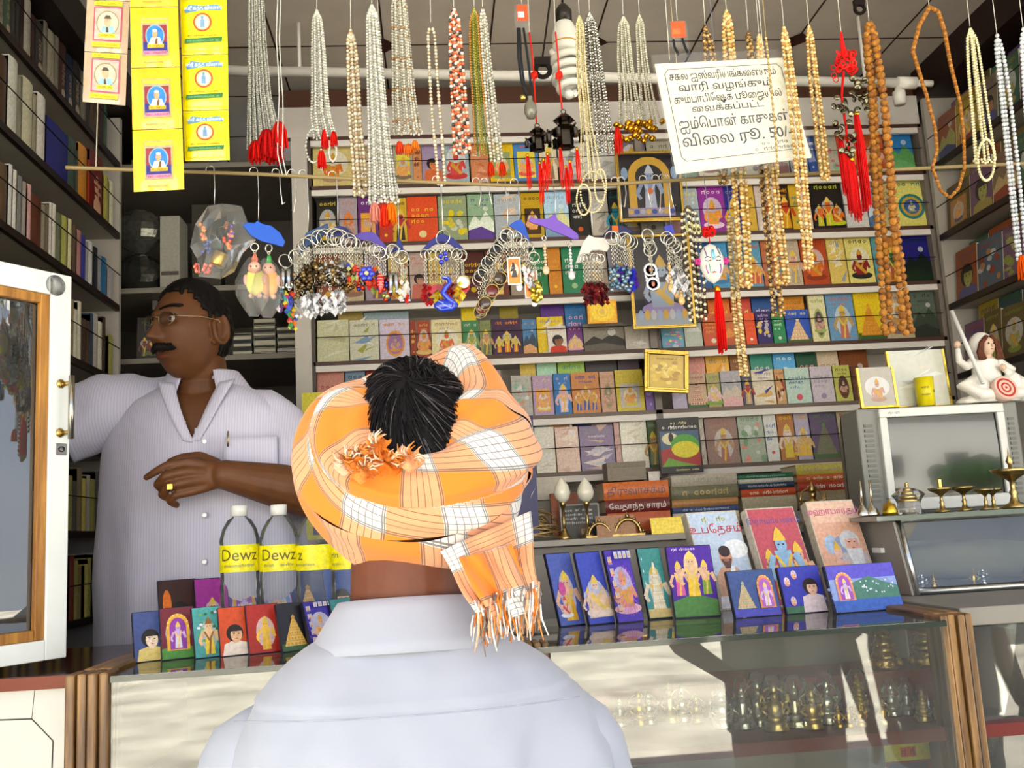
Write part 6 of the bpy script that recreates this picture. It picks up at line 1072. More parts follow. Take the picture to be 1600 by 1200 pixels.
# porcelain mask
Y = 1.60; k = Y/FPX; c0 = pY(1112, 412, Y); t = thing('mask_charm', 'white porcelain face mask with painted streaks and a long red tassel', 'mask', c0); w, h = 20.5*k, 34*k
G = []
for i in range(15):
    v = i/14; row_ = []
    for j in range(17):
        a = math.pi*j/16; vv = -1+2*v; wx = w*math.sqrt(max(0, 1-vv*vv))*(1-.18*max(0, -vv)); x = -wx*math.cos(a); y_ = -wx*.62*math.sin(a); z = vv*h
        nose = math.exp(-((x/(w*.16))**2))*math.exp(-(((z+h*.12)/(h*.28))**2)); eye = sum(math.exp(-(((x-q*w*.42)/(w*.28))**2)-(((z-h*.08)/(h*.12))**2)) for q in (-1, 1)); lip = math.exp(-((x/(w*.22))**2)-(((z+h*.52)/(h*.07))**2))
        row_.append((x, y_-.006*nose+.0035*eye-.002*lip, z))
    G.append(row_)
MB().grid(G, 'cccbc4', 'gloss').build('face_shell', t)
m = MB()
def on_mask(u, v): x = u*w; wx = w*math.sqrt(max(.02, 1-v*v))*(1-.18*max(0, -v)); return np.array([x, -.62*math.sqrt(max(0, wx*wx-x*x))-.0012-.006*math.exp(-((u/.16)**2))*math.exp(-(((v+.12)/.28)**2))+.0030*sum(math.exp(-(((u-q*.42)/.28)**2)-(((v-.08)/.12)**2)) for q in (-1, 1)), v*h])
for us, col, r in (([(-.6, .75), (-.55, .5), (-.5, .25)], '7a4a9a', .0009), ([(.4, .8), (.5, .55), (.62, .35)], '4a4a6a', .0008), ([(-.62, -.15), (-.6, -.35), (-.45, -.55)], 'c06ab0', .0012), ([(-.4, -.1), (-.35, -.3), (-.28, -.55)], '4a9a6a', .0007), ([(.55, -.1), (.6, -.35), (.5, -.55)], '8a4aa0', .0009), ([(.0, .6), (.02, .35), (.0, .1)], '6ab0dc', .0024), ([(-.1, .5), (-.08, .3), (-.05, .2)], '9accec', .002), ([(-.16, -.52), (0, -.5), (.16, -.52)], 'b02838', .0011), ([(-.62, .1), (-.42, .06), (-.22, .08)], '5a3a30', .0008), ([(.22, .08), (.42, .06), (.62, .1)], '5a3a30', .0008), ([(-.66, .2), (-.45, .28), (-.22, .2)], '3a5a4a', .0006), ([(.22, .2), (.45, .28), (.66, .2)], '3a3a4a', .0006)): m.tube([on_mask(*u) for u in us], r, col, 'gloss', 5)
m.build('painted_streaks', t)
for q in (-1, 1):
    f = MB(); [f.ball((q*w*1.12+.004*math.cos(j*1.26), -.002, h*.1+.004*math.sin(j*1.26)), .0032, 'c83a8a', 'thread', 6) for j in range(5)]; f.build('pink_rosette', t)
f = MB()
for j in range(12): f.torus((.006*math.cos(j), -.001, h+.022+.005*math.sin(j*1.7)), .0055, .0016, 'c01814', 'thread', (math.sin(j), 1, math.cos(j*2)), 10, 5)
f.tube([(0, 0, h), (0, 0, h+.02)], .001, 'b01412', 'thread', 5); f.build('red_bow', t); tassel(MB(), (0.006, 0, -h-.004), 112*k, 17*k, 'dc1410', n=26, seed=3, cap='d88a18', spread=.95).build('tassel', t); string_up(t, c0, c0+(0, 0, h+.024), '889', top=rodz(c0[0]))
# ================================================================ strips of sachets
def surf_map(TL, TR, BL, BR, Y):
    a, b, c, d = [pY(*p, Y) for p in (TL, TR, BL, BR)]
    return lambda u, v, off=0: ((c*(1-u)+d*u)*(1-v)+(a*(1-u)+b*u)*v)+np.array([0, -off, 0])
def sachet_strip(label, quads, Y, col, artf, m='gloss'):
    o = pY(*quads[0][0], Y); t = thing('sachet_strip', label, 'sachets', o, group=None)
    for qi, (TL, TR, BL, BR) in enumerate(quads):
        S = surf_map(TL, TR, BL, BR, Y); n = 13; q = MB()
        bul = lambda u, v: .0035*min(1, 6*min(u, 1-u))*min(1, 5*min(v, 1-v))+.0007*math.sin(17*u+qi)*math.sin(13*v)
        G = [[S(u, v, bul(u, v))-o for u in np.linspace(0, 1, n)] for v in np.linspace(0, 1, n)]; q.grid(G, col, m); G2 = [[S(u, v, -.0012*min(1, 5*min(u, 1-u, v, 1-v)))-o for u in np.linspace(0, 1, n)] for v in np.linspace(0, 1, n)]; q.grid([r_[::-1] for r_ in G2], col, m)
        A = artf()
        for i, (P, c) in enumerate(A.p): q.add([S(x, y, max(.0044, 0)+.00004*A.t[i])-o for x, y in P], [tuple(range(len(P)))], c, 'print')
        q.build('sachet', t)
    p = (pY(*quads[0][0], Y)+pY(*quads[0][1], Y))/2; string_up(t, o, p)
def a_beige():
    A = Art(); r_ = random.Random(1); A.rect(.2, .88, .85, .97, 'd8d020'); A.rect(.18, .08, .83, .17, 'd8d020'); A.squig(.24, .9, .55, .04, '7a7a20', r_); A.squig(.22, .1, .55, .04, '7a7a20', r_); A.rect(.2, .2, .86, .85, 'b84868'); A.rect(.23, .22, .83, .83, 'd0a89c')
    A.ring(.53, .54, .24, .27, '8a8a68', 20, .9); A.ell(.53, .54, .24, .22, 'd8b8a4'); A.poly([(.36, .36), (.72, .36), (.66, .48), (.42, .48)], '8ab8c8'); A.poly([(.5, .36), (.56, .36), (.54, .47), (.5, .47)], '5a3a30'); A.ell(.53, .56, .08, .1, 'd0a080'); A.poly([(.44, .62), (.62, .62), (.57, .69), (.48, .69)], '4a4438'); A.rect(.34, .26, .72, .34, 'd8c828'); A.squig(.37, .28, .32, .04, '6a4a10', r_); return A
def a_gold():
    A = Art(); r_ = random.Random(2); A.rect(.24, .17, .8, .8, 'a8a078'); A.rect(.26, .72, .78, .78, 'c8b830'); A.rect(.27, .22, .77, .68, '8a2c38'); A.rect(.27, .22, .77, .4, '2a2a78'); A.ell(.52, .5, .2, .19, '88a0a8', 20); A.ell(.52, .5, .175, .17, '2a78c8', 20)
    A.poly([(.38, .34), (.68, .34), (.62, .47), (.44, .47)], 'e4dcd0'); A.poly([(.5, .34), (.57, .34), (.58, .46), (.54, .46)], '6a4a28'); A.ell(.52, .53, .055, .07, 'c8946c', 12); A.ell(.52, .585, .05, .025, 'd8d0c8', 8); A.rect(.36, .3, .7, .36, 'd8a820'); A.squig(.39, .315, .28, .03, '8a3010', r_); A.rect(.28, .19, .76, .25, 'b87898'); A.squig(.3, .2, .44, .03, '7a2a50', r_); A.squig(.28, .05, .4, .02, '5a4a10', r_); return A
def a_yel():
    A = Art(); r_ = random.Random(3); [A.line(a, b, c, d, .012, 'c8b810') for a, b, c, d in ((.06, .05, .94, .05), (.06, .95, .94, .95), (.06, .05, .06, .95), (.94, .05, .94, .95))]
    A.poly([(.1, .78), (.2, .87), (.5, .84), (.8, .86), (.9, .8), (.88, .75), (.5, .77), (.12, .72)], '5a88b0'); A.text('ஸ்ரீ கந்த விலாஸ்', .5, .775, .085, 'e8ecf0', 1.05)
    A.ring(.48, .55, .16, .2, 'b0502c', 20, .85); A.ring(.48, .55, .135, .16, 'd8c890', 20, .85); A.ell(.48, .55, .13, .11, 'c8d0d4', 16); A.poly([(.43, .46), (.53, .46), (.52, .6), (.44, .6)], '6a90b0'); A.ell(.48, .63, .03, .035, '6a90b0', 8)
    A.squig(.15, .3, .66, .03, '6a4a10', r_); A.poly([(.08, .18), (.88, .2), (.9, .28), (.1, .26)], '2a6a3c'); A.squig(.14, .205, .68, .035, '7ab070', r_); return A
sachet_strip('strip of pale beige sachets with yellow bands, leftmost of the three hanging strips', [((139,-76),(206,-74),(136,-1),(203,2)), ((136,0),(203,3),(132,80),(199,84)), ((132,81),(199,85),(129,159),(196,165))], 1.50, 'b8a084', a_beige)
sachet_strip('longest strip of orange yellow sachets with framed portraits, the middle strip', [((202,-82),(275,-84),(203,11),(278,10)), ((203,12),(278,11),(205,106),(281,104)), ((205,107),(281,105),(207,203),(285,200)), ((207,204),(285,201),(209,300),(288,296))], 1.48, 'e8b410', a_gold)
sachet_strip('strip of bright lemon yellow sachets with blue lettering, rightmost strip', [((279,-90),(353,-92),(281,-2),(354,-5)), ((281,-1),(354,-4),(284,86),(356,84)), ((284,87),(356,85),(286,173),(357,171)), ((286,174),(357,172),(289,252),(359,250))], 1.50, 'ecdc08', a_yel)
# ================================================================ the price notice
S = surf_map((1023,100),(1224,90),(1057,272),(1268,246),1.51); o = S(.5, 1); t = thing('price_notice', 'white Tamil price notice in a clear plastic cover hanging among the necklaces', 'notice', o)
m = MB(); m.grid([[S(u, v)-o for u in (0, 1)] for v in (0, 1)], 'dcd8c4', 'paper', False); m.grid([[S(u, v, -.002)-o for u in (1, 0)] for v in (0, 1)], 'e0deca', 'paper', False); A = Art()
bp = [(.09, .1), (.93, .1), (.96, .14), (.96, .9), (.93, .94), (.09, .94), (.06, .9), (.06, .14)]
for i in range(8): a, b = bp[i], bp[(i+1) % 8]; A.line(*a, *b, .006, '5a584e')
for y, sz, x, s in ((.84, .095, .5, 'சகல ஐஸ்வரியங்கைளயும்'), (.735, .095, .5, 'வாரி வழங்கும்'), (.625, .095, .5, 'கும்பாபிேஷக பூைஜயில்'), (.535, .085, .48, 'ைவக்கப்பட்ட'), (.385, .135, .5, 'ஐம்ெபான் காசுகள்'), (.23, .14, .5, 'விைல ரூ. 50/-')):
    V, _ = text_polys(s); wid = np.ptp(V[:, 0])*sz; A.text(s, x, y, sz, '26262e' if sz < .1 else '3c3c46', min(.95, .82/wid), .008)
r_ = random.Random(4); A.squig(.66, .17, .2, .03, '77756a', r_); A.squig(.6, .12, .3, .03, '77756a', r_)
for i, (P, c) in enumerate(A.p): m.add([S(x, y, .0006)-o for x, y in P], [tuple(range(len(P)))], c, 'paper')
m.build('paper_sheet', t); r_ = random.Random(9)
m = MB(); m.grid([[S(-.02+1.04*u, -.05+1.13*v, .0018+.0012*math.sin(9*u+4*v)+.002*(v > .95)*r_.random())-o for u in np.linspace(0, 1, 16)] for v in np.linspace(0, 1, 14)], 'fff', 'film', True); m.build('plastic_cover', t)
string_up(t, o, S(.12, 1.03)); string_up(t, o, S(.85, 1.03))
# ================================================================ plastic bag of small goods, blue hangers and key rings
def hook(t, org, px, py, Y=1.62):
    p = pY(px, py, Y); zr = rodz(p[0])+.006; a = np.linspace(-.3, math.pi+.5, 9); R = .007; m = MB()
    m.tube(np.concatenate([np.stack([p[0]-R+R*np.cos(a)[::-1]*1.0, np.full(9, 1.62), zr+R*np.sin(a)[::-1]], 1), [[p[0]+.001, 1.62, (zr+p[2])/2], p]])-org, .0009, 'd0ccc4', 'silver', 5); m.build('wire_hook', t)
Y = 1.62; top = pY(335, 318, Y); t = thing('gift_packet', 'crumpled clear plastic packet holding a gilt cylinder and coloured trinkets', 'packet', top); r_ = random.Random(6); P = [(297, 385), (305, 350), (325, 322), (347, 318), (378, 322), (388, 350), (400, 375), (380, 395), (366, 425), (345, 436), (310, 432), (308, 405)]
for sgn in (-1, 1):
    G = []
    for f in (0, .3, .55, .8, 1): G.append([(pY(345+(x-345)*f+r_.uniform(-3, 3)*(f < 1), 378+(y-378)*f+r_.uniform(-3, 3)*(f < 1), Y)-top)+np.array([0, sgn*(.022*(1-f)+.004*r_.random()*(f < 1)), 0]) for x, y in P])
    MB().grid(G, 'fff', 'film', False, wv=True).build('clear_bag', t)
c = pY(342, 405, Y)-top; MB().lathe([(.013, -.012), (.0135, -.01), (.0135, .01), (.012, .012), (0, .012)], c, 'b89a50', 'gold', 16, axis=(.4, 0, .9)).build('gilt_cylinder', t); MB().box(pY(336, 366, Y)-top, (.026, .012, .05), '1c2620', 'cloth', np.array(Matrix.Rotation(.1, 3, 'Y'))).build('dark_pad', t)
m = MB(); [m.ball(pY(x+r_.uniform(-7, 7), y+r_.uniform(-12, 12), Y-.004)-top, .0035, r_.choice(cc), 'gloss', 6) for x, y, cc in [(357, 360, ['5a3a9a', 'e08030', '8a4a2a']), (356, 378, ['d84820', 'e88838']), (318, 362, ['e09040', 'd8703a']), (323, 385, ['3a4a8a', '4a5a9a'])] for _ in range(12)]; m.build('bead_heap', t)
m = MB(); [m.ball(pY(318+r_.uniform(-14, 14), 420+r_.uniform(-7, 7), Y)-top, .0032, r_.choice(['c85040', 'd87858', 'b03a30']), 'gloss', 5) for _ in range(26)]; m.build('red_beads', t); hook(t, top, 335, 319)
def hanger(label, poly, col, hx_, Y=1.615, th=.004):
    o = pY(*poly[0], Y); t = thing('key_ring_hanger', label, 'hanger', o, group='plastic key ring hangers'); MB().prism([tuple((pY(x, y, Y)-o)[[0, 2]]) for x, y in poly], -th/2, th/2, col, 'plastic').build('plate', t, bevel=.0012)
    if hx_: hook(t, o, *hx_)
    return t, o
hanger('bright blue fish-shaped plastic hanger above the troll key rings', [(379,352),(386,348),(398,349),(402,345),(410,350),(424,353),(438,364),(446,378),(442,386),(432,383),(408,377),(392,368)], '1a50b8', (404,347))
hanger('steel blue plastic hanger, left end of the long key ring row', [(466,402),(478,364),(512,349),(514,356),(500,376),(482,384)], '24406a', (482,362))
hanger('dark navy plastic hanger over the middle of the key ring row', [(506,367),(528,352),(541,356),(554,367),(545,373),(530,369),(514,373)], '1a1c58', (528,354))
hanger('violet plastic hanger over the right end of the key ring row', [(546,372),(562,364),(580,362),(588,366),(608,391),(602,397),(584,382),(568,376),(550,376)], '4a3a90', (580,363))
hanger('small navy triangular hanger over the yellow charms', [(611,396),(622,372),(627,376),(632,395),(622,390)], '1c2468', (623,374))
hanger('navy winged hanger above the blue swan key ring', [(657,393),(672,376),(690,364),(708,372),(724,388),(718,394),(704,382),(690,378),(676,384),(664,394)], '20246c', (692,366))
hanger('black slanted strap carrying a long chain of rings', [(744,434),(752,408),(774,380),(791,358),(797,361),(782,392),(760,424),(750,436)], '181614', (794,360))
hanger('blue hanger right of the black strap', [(795,352),(806,345),(814,343),(820,352),(829,380),(820,374),(806,362)], '1c48a8', (813,345))
hanger('purple dolphin-shaped hanger with two dangling chains', [(826,346),(829,339),(836,342),(856,342),(866,334),(872,344),(888,354),(903,366),(904,374),(897,375),(886,370),(866,362),(846,353),(832,349)], '6a48a8', (868,338))
hanger('white arched hanger above the dark red charms', [(899,412),(910,380),(920,367),(928,371),(944,372),(953,386),(948,394),(936,391),(924,392),(910,410)], 'c4c0b8', (926,370))
t, o = hanger('navy hanger with an orange price sticker', [(938,372),(956,352),(972,352),(990,362),(978,369),(958,366)], '18184a', (972,354)); MB().box(pY(961, 357, 1.61)-o, (.011, .0006, .010), 'e85a1c', 'paper').build('price_sticker', t)
hanger('small blue hanger beside the striped bead rope', [(1037,354),(1049,350),(1055,364),(1046,370),(1040,366)], '30389a', (1048,352))
KG = 'key rings on the plastic hangers'
def oct_(m, p, r, col, mt='crystal', st=1.4): m.add(np.array([(r, 0, 0), (-r, 0, 0), (0, r, 0), (0, -r, 0), (0, 0, r*st), (0, 0, -r*st)])+np.array(p), [(0, 2, 4), (2, 1, 4), (1, 3, 4), (3, 0, 4), (2, 0, 5), (1, 2, 5), (3, 1, 5), (0, 3, 5)], col, mt)
def charm(kind, k, r_, col):
    "little charm hanging from the origin, k metres per pixel"
    m = MB(); u = r_.uniform
    if kind == 'beads': [m.ball((u(-8, 8)*k, u(-5, 5)*k, -(2+i*2.0)*k), k*u(3.2, 4.6), r_.choice(col), 'foil', 8) for i in range(20)]
    elif kind == 'crystal': [oct_(m, (u(-10, 10)*k, u(-6, 6)*k, -(2+i*1.4)*k), k*u(3, 5), 'd8d8dc', 'pearl' if i % 3 else 'crystal', u(1, 1.8)) for i in range(24)]
    elif kind == 'gems': [oct_(m, (u(-7, 7)*k, u(-5, 5)*k, -(3+i*2.2)*k), k*u(3.4, 5.4), r_.choice(col), 'gloss', u(.9, 1.6)) for i in range(15)]
    elif kind == 'heart':
        P = [(9*k*math.sin(a)**3*1.1, k*(.62*(13*math.cos(a)-5*math.cos(2*a)-2*math.cos(3*a)-math.cos(4*a)))-10*k) for a in np.linspace(0, 2*math.pi, 22, endpoint=False)]; m.prism(P, -2.5*k, 2.5*k, r_.choice(col), 'gloss')
    elif kind == 'disc': m.lathe([(0, -k), (10*k, -k), (10.5*k, 0), (10*k, k), (0, k)], (0, 0, -11*k), r_.choice(col), 'gloss', 20, axis=(u(-.4, .4), -1, u(-.2, .2))); m.torus((0, 0, -11*k), 10.5*k, .9*k, 'b8a060', 'gold', (u(-.3, .3), 1, 0), 18, 5)
    elif kind == 'medal': m.lathe([(0, -k), (12*k, -k), (12*k, k), (10*k, 1.6*k), (8.4*k, k), (0, k*.8)], (0, 0, -13*k), 'd8d8d4', 'silver', 20, axis=(0, -1, 0)); m.lathe([(0, 1.7*k), (7.6*k, 1.7*k)], (0, 0, -13*k), 'e0d8d0', 'print', 16, axis=(0, -1, 0)); m.ball((0, -2*k, -14*k), (3*k, .6*k, 4*k), 'b86a48', 'print', 8); m.ball((0, -1.9*k, -11*k), (3.4*k, .5*k, 4*k), '3a2a24', 'print', 8)
    elif kind == 'photo':
        m.bb((-11*k, -1.5*k, -46*k), (11*k, 1.5*k, 0), 'd8d0c8', 'gloss'); A = Art(); A.rect(-9*k, -44*k, 9*k, -3*k, 'd87020'); A.rect(-9*k, -44*k, 9*k, -34*k, 'e8842c'); A.ell(0, -22*k, 7*k, 11*k, 'e8d8b8'); A.poly([(-5*k, -34*k), (5*k, -34*k), (3*k, -22*k), (-2*k, -20*k)], '3a3430'); A.ell(0, -18*k, 2.6*k, 3.6*k, '7a5a48'); m.art(A, ((1, 0, 0, 0), (0, 0, -1, -1.6*k), (0, 1, 0, 0), (0, 0, 0, 1)))
    elif kind == 'coins': [m.lathe([(0, 0), (6*k, 0), (6*k, 1.2*k), (0, 1.2*k)], (u(-7, 7)*k, u(-4, 4)*k, -(4+i*2.2)*k), r_.choice(['d8c050', 'e0cc68', 'b89a38']), 'gold', 12, axis=(u(-1, 1), -1, u(-.6, .6))) for i in range(14)]
    elif kind == 'boots':
        for q in (-1, 1): m.tube([(q*4*k, 0, 0), (q*4.5*k, 0, -16*k), (q*5*k, 0, -28*k), (q*5*k, -5*k, -33*k)], [4*k, 3.6*k, 3.4*k, 3*k], 'c8ccd4', 'silver', 8)
    elif kind == 'string': [m.ball((0, 0, -(2+i*5.5)*k), k*(3.2 if i % 2 else 2.4), col[i % len(col)], 'pearl', 8) for i in range(7)]; m.ball((0, 0, -44*k), (6*k, 3*k, 8*k), col[-1], 'pearl', 8)
    elif kind == 'fish': m.lathe([(0, 0), (5*k, -7*k), (6*k, -16*k), (4*k, -26*k), (0, -32*k)], (0, 0, 0), r_.choice(col), 'gloss', 10, sc_=(1, .6)); [m.torus((0, 0, -(6+5*i)*k), 5.4*k, .6*k, 'e8b0a0', 'gloss', (0, 0, 1), 10, 4) for i in range(4)]
    elif kind == 'flower': [m.ball((8*k*math.cos(a), 0, -12*k+8*k*math.sin(a)), (5*k, 2.5*k, 5*k), col[0], 'gloss', 8) for a in np.linspace(0, 2*math.pi, 6, endpoint=False)]; m.ball((0, -2*k, -12*k), 4*k, 'c8b890', 'gloss', 8)
    elif kind == 'swan':
        p = np.array([(-4, 0, 0), (6, 0, -2), (8, 0, -10), (0, 0, -18), (-4, 0, -26), (4, 0, -36), (14, 0, -44), (10, 0, -52), (-6, 0, -54), (-16, 0, -48)], float)*k; m.tube(lerp_path(p, 40), [k*(4+3.5*math.sin(math.pi*i/39)**1) for i in range(40)], '1c38b8', 'gloss', 10, flat=.6); m.ball((0, 0, -46*k), (20*k, 6*k, 10*k), '1a30a8', 'gloss', 12); [m.tube([(x*k, -5*k, -(40+j)*k), ((x+8)*k, -6*k, -(44+j)*k)], k*1.0, '8aa0e8', 'gloss', 5) for j, x in ((0, -12), (5, -6), (9, 2))]; p2 = p.copy(); p2[:, 1] -= 4*k; m.tube(lerp_path(p2, 24), k*.9, '9aa8ec', 'gloss', 5)
    elif kind == 'troll':
        m.ball((0, 0, -44*k), (15*k, 10*k, 24*k), col[0], 'cloth', 12); m.ball((0, -4*k, -24*k), (11*k, 9*k, 11*k), 'e0a890', 'plastic', 10); [m.ball((q*4*k, -12*k, -23*k), 1.6*k, '221', 'gloss', 6) for q in (-1, 1)]; [m.tube([(u(-5, 5)*k, u(-3, 3)*k, -18*k), (u(-4, 4)*k, u(-3, 3)*k, -8*k), (u(-2, 2)*k, 0, 1*k)], [2.4*k, 2*k, .6*k], col[1], 'thread', 5) for _ in range(16)]; [m.ball((q*14*k, -3*k, -42*k), (4*k, 4*k, 9*k), 'e0a890', 'plastic', 8) for q in (-1, 1)]; [m.ball((q*6*k, -2*k, -68*k), (4.5*k, 6*k, 4*k), 'e0a890', 'plastic', 8) for q in (-1, 1)]
    return m
def key_ring(label, px, py, rr, kind, col, drop, Y, seed, part='charm'):
    k = Y/FPX; c = pY(px, py, Y); t = thing('key_ring', label, 'key ring', c, group=KG); r_ = random.Random(seed); ax = (r_.uniform(-.9, .9), 1, r_.uniform(-.15, .15))
    m = MB(); m.torus((0, 0, 0), rr*k, 1.05*k, 'd0ccbc', 'silver', ax, 20, 5); m.torus((0, .0012, 0), rr*k*.97, 1.0*k, 'b8b4a4', 'silver', ax, 20, 5); m.build('split_ring', t); q = MB(); n = max(2, int(drop/3.4))
    for i in range(n): q.torus((0, 0, -rr*k-(i+.5)*drop*k/n), 2.3*k, .6*k, 'c8c4b4', 'silver', (1, 0, .1) if i % 2 else (0, 1, .1), 8, 4)
    q.build('chain', t); charm(kind, k, r_, col).build(part, t, (0, 0, -(rr+drop)*k))
    return t
BRN = ['3a2a14', '5a4420', '6a5430', '2a2010', '8a7448']; MIX = ['c83020', '8a9a40', '3a3a9a', 'd88a28', 'b8c080', '7a2a20']; YEL = ['d8c020', 'c8a818', 'e0d048', 'b87818']; RED = ['9a1014', 'b01818', '7a0c10']; BLU = ['1c2ab0', '2438c8', '5a28a0']
sd = 0
KN = {'beads': 'a bead cluster', 'crystal': 'clear spiky crystals', 'gems': 'a gem cluster', 'fish': 'a red fish', 'flower': 'a blue flower', 'boots': 'a silver boot pair', 'heart': 'a heart', 'disc': 'an enamel disc', 'photo': 'a portrait tag', 'string': 'a bead string', 'coins': 'gold coins', 'medal': 'a silver medallion'}
for path, n, rr, kinds, drop, lab in (
 ([(462,402),(475,385),(492,374)], 6, 12, [('beads', BRN)], 22, 'under the steel blue hanger'),
 ([(500,372),(525,370),(545,378)], 7, 14, [('beads', BRN), ('crystal', []), ('beads', BRN)], 26, 'in the thick bunch under dark navy'),
 ([(472,440),(490,440),(510,436),(530,434)], 5, 8, [('crystal', [])], 14, 'at the bottom of the bronze bunch'),
 ([(548,380),(575,385),(600,398)], 8, 9.5, [('gems', MIX), ('fish', ['c01818', 'c82818']), ('beads', MIX), ('flower', ['2430b0']), ('gems', ['b02018', 'c84030'])], 24, 'under the violet hanger'),
 ([(613,392),(622,396),(632,406)], 5, 11, [('boots', []), ('gems', YEL), ('gems', YEL+['c03018']), ('gems', ['d8d0c8', 'c81a18', 'e0d8d0'])], 26, 'under the small navy hanger'),
 ([(664,398),(680,398),(704,396),(722,398)], 8, 9, [('gems', RED), ('heart', RED), ('gems', YEL), ('heart', RED+['6a2890'])], 38, 'around the blue glass swan'),
 ([(792,368),(778,388),(762,412),(748,438)], 12, 11, [('disc', ['3a2a1c', '1c3a2a', '5a1a14'])], 30, 'on the black slanted strap'),
 ([(800,366),(812,374),(826,386),(834,402)], 7, 9, [('photo', []), ('string', ['c8ccd4', 'e0e0e4']), ('coins', []), ('crystal', [])], 30, 'under the hanger beside the black strap'),
 ([(912,404),(924,402),(938,404)], 6, 7, [('gems', ['4a0a0e', '6a1014', '3a080c'])], 34, 'under the white arched hanger'),
 ([(956,372),(970,372),(986,380)], 6, 12, [('beads', ['6a8aa0', '8a98a0', '4a6a80']), ('gems', BLU), ('gems', BLU+['5a2a90'])], 34, 'under the navy hanger with a sticker'),
 ([(1012,368),(1014,378),(1016,390)], 4, 11, [('medal', [])], 34, 'in front of the gilt framed picture'),
 ([(1042,372),(1052,382),(1062,396)], 6, 11, [('string', ['d8b878', 'c8a060']), ('crystal', [])], 30, 'beside the striped bead rope')):
    P = lerp_path(path, n)
    for i, (x, y) in enumerate(P): kd, cl = kinds[i % len(kinds)]; sd += 1; key_ring(f'key ring with {KN[kd]}, {ordw(i+1)} ring {lab}', x, y, rr, kd, cl, drop, 1.60+.008*(i % 3)-(.004*i if kd == 'medal' else 0), sd)
key_ring('key ring with a large blue glass swan under three blue beads', 692, 371, 12.5, 'swan', [], 54, 1.575, 77, 'glass_swan')
q = MB(); k = 1.575/FPX; c = pY(692, 400, 1.572); [q.ball((x*k, 0, z*k), 4.2*k, '1a28a8', 'gloss', 10) for x, z in ((-4, 0), (4, 4), (5, -5), (-3, -10))]; tag(q.build('bead_cluster', loc=c), 'blue bead cluster strung above the blue glass swan', 'beads')
key_ring('key ring with a plain white round disc right of the blue swan', 722, 402, 8, 'disc', ['f0f0ea'], 22, 1.60, 78); key_ring('key ring with a silver boot pair and many-coloured beads, left of the bronze bunch', 446, 408, 11, 'boots', [], 2, 1.60, 79); key_ring('key ring with a square cluster of many-coloured gems below the silver boots', 452, 446, 5, 'gems', ['3a9a88', 'b03a6a', '3a4ab0', 'd8c030', 'c83828', '5ab0a0'], 4, 1.60, 80); key_ring('key ring with a wide cluster of purple and teal gems beside the troll', 440, 444, 5, 'gems', ['5a3a6a', '3a8a90', '8a5a8a', 'c8c0c8'], 4, 1.602, 81); key_ring('key ring with a low cluster of rainbow gems under the silver boots', 454, 470, 5, 'gems', ['d87828', '2a50b0', 'c02a4a', '3a8a48', 'd8c838'], 6, 1.604, 82)
key_ring('troll doll key ring with a yellow body in a clear pouch', 398, 386, 6, 'troll', ['e0d860', 'd87860'], 6, 1.60, 83, 'troll_doll'); key_ring('troll doll key ring with an orange body and green hair in a clear pouch', 420, 388, 6, 'troll', ['e8a050', '4aa858'], 6, 1.605, 84, 'troll_doll')
key_ring('long dangling chain with a beige charm, left end of the purple dolphin hanger', 850, 372, 4, 'string', ['d8b898', 'c8a888'], 6, 1.60, 85); key_ring('long dangling chain with a silver charm, right end of the purple dolphin hanger', 890, 380, 4, 'string', ['d8d8dc', 'b8b8bc'], 6, 1.60, 86)
for i, (px, py, sx, sy) in enumerate(((396, 448, 26, 48), (418, 450, 26, 48))):
    c = pY(px, py, 1.60); k = 1.6/FPX; r_ = random.Random(i); G = [[(c[0]*0+sx*k*math.sin(math.pi*(.08+.84*f))*(1+.15*r_.random())*math.cos(a), 17*k*math.sin(math.pi*(.08+.84*f))*math.sin(a), sy*k*(1-2*f)) for a in np.linspace(0, 2*math.pi, 14, endpoint=False)] for f in np.linspace(0, 1, 9)]; tag(MB().grid(G, 'fff', 'film', False, wv=True).build('clear_pouch', loc=c), ['clear pouch around the yellow troll doll', 'clear pouch around the orange troll doll'][i], 'pouch')
# loose white wire hooks on the rod
for i, (px, yb) in enumerate(((437, 318), (462, 330), (620, 300), (752, 322), (765, 318), (980, 322), (1014, 318), (1035, 330), (1050, 322))):
    p = pY(px, yb, 1.615); zr = rodz(p[0])+.006; a = np.linspace(-.2, math.pi+.4, 9); R = .0065; o = np.array([p[0], 1.62, zr]); m = MB().tube(np.concatenate([np.stack([-R+R*np.cos(a)[::-1], 0*a, R*np.sin(a)[::-1]], 1), [[.001, 0, (p[2]-zr)*.5], [.004*(-1)**i, 0, p[2]-zr], [.009*(-1)**i, 0, p[2]-zr+.004]]]), .0009, 'd4d0c8', 'silver', 5); tag(m.build('wire_hook', loc=o), f'empty white wire hook on the rod, {ordw(i+1)} from the left', 'hook', 'wire hooks on the rod')
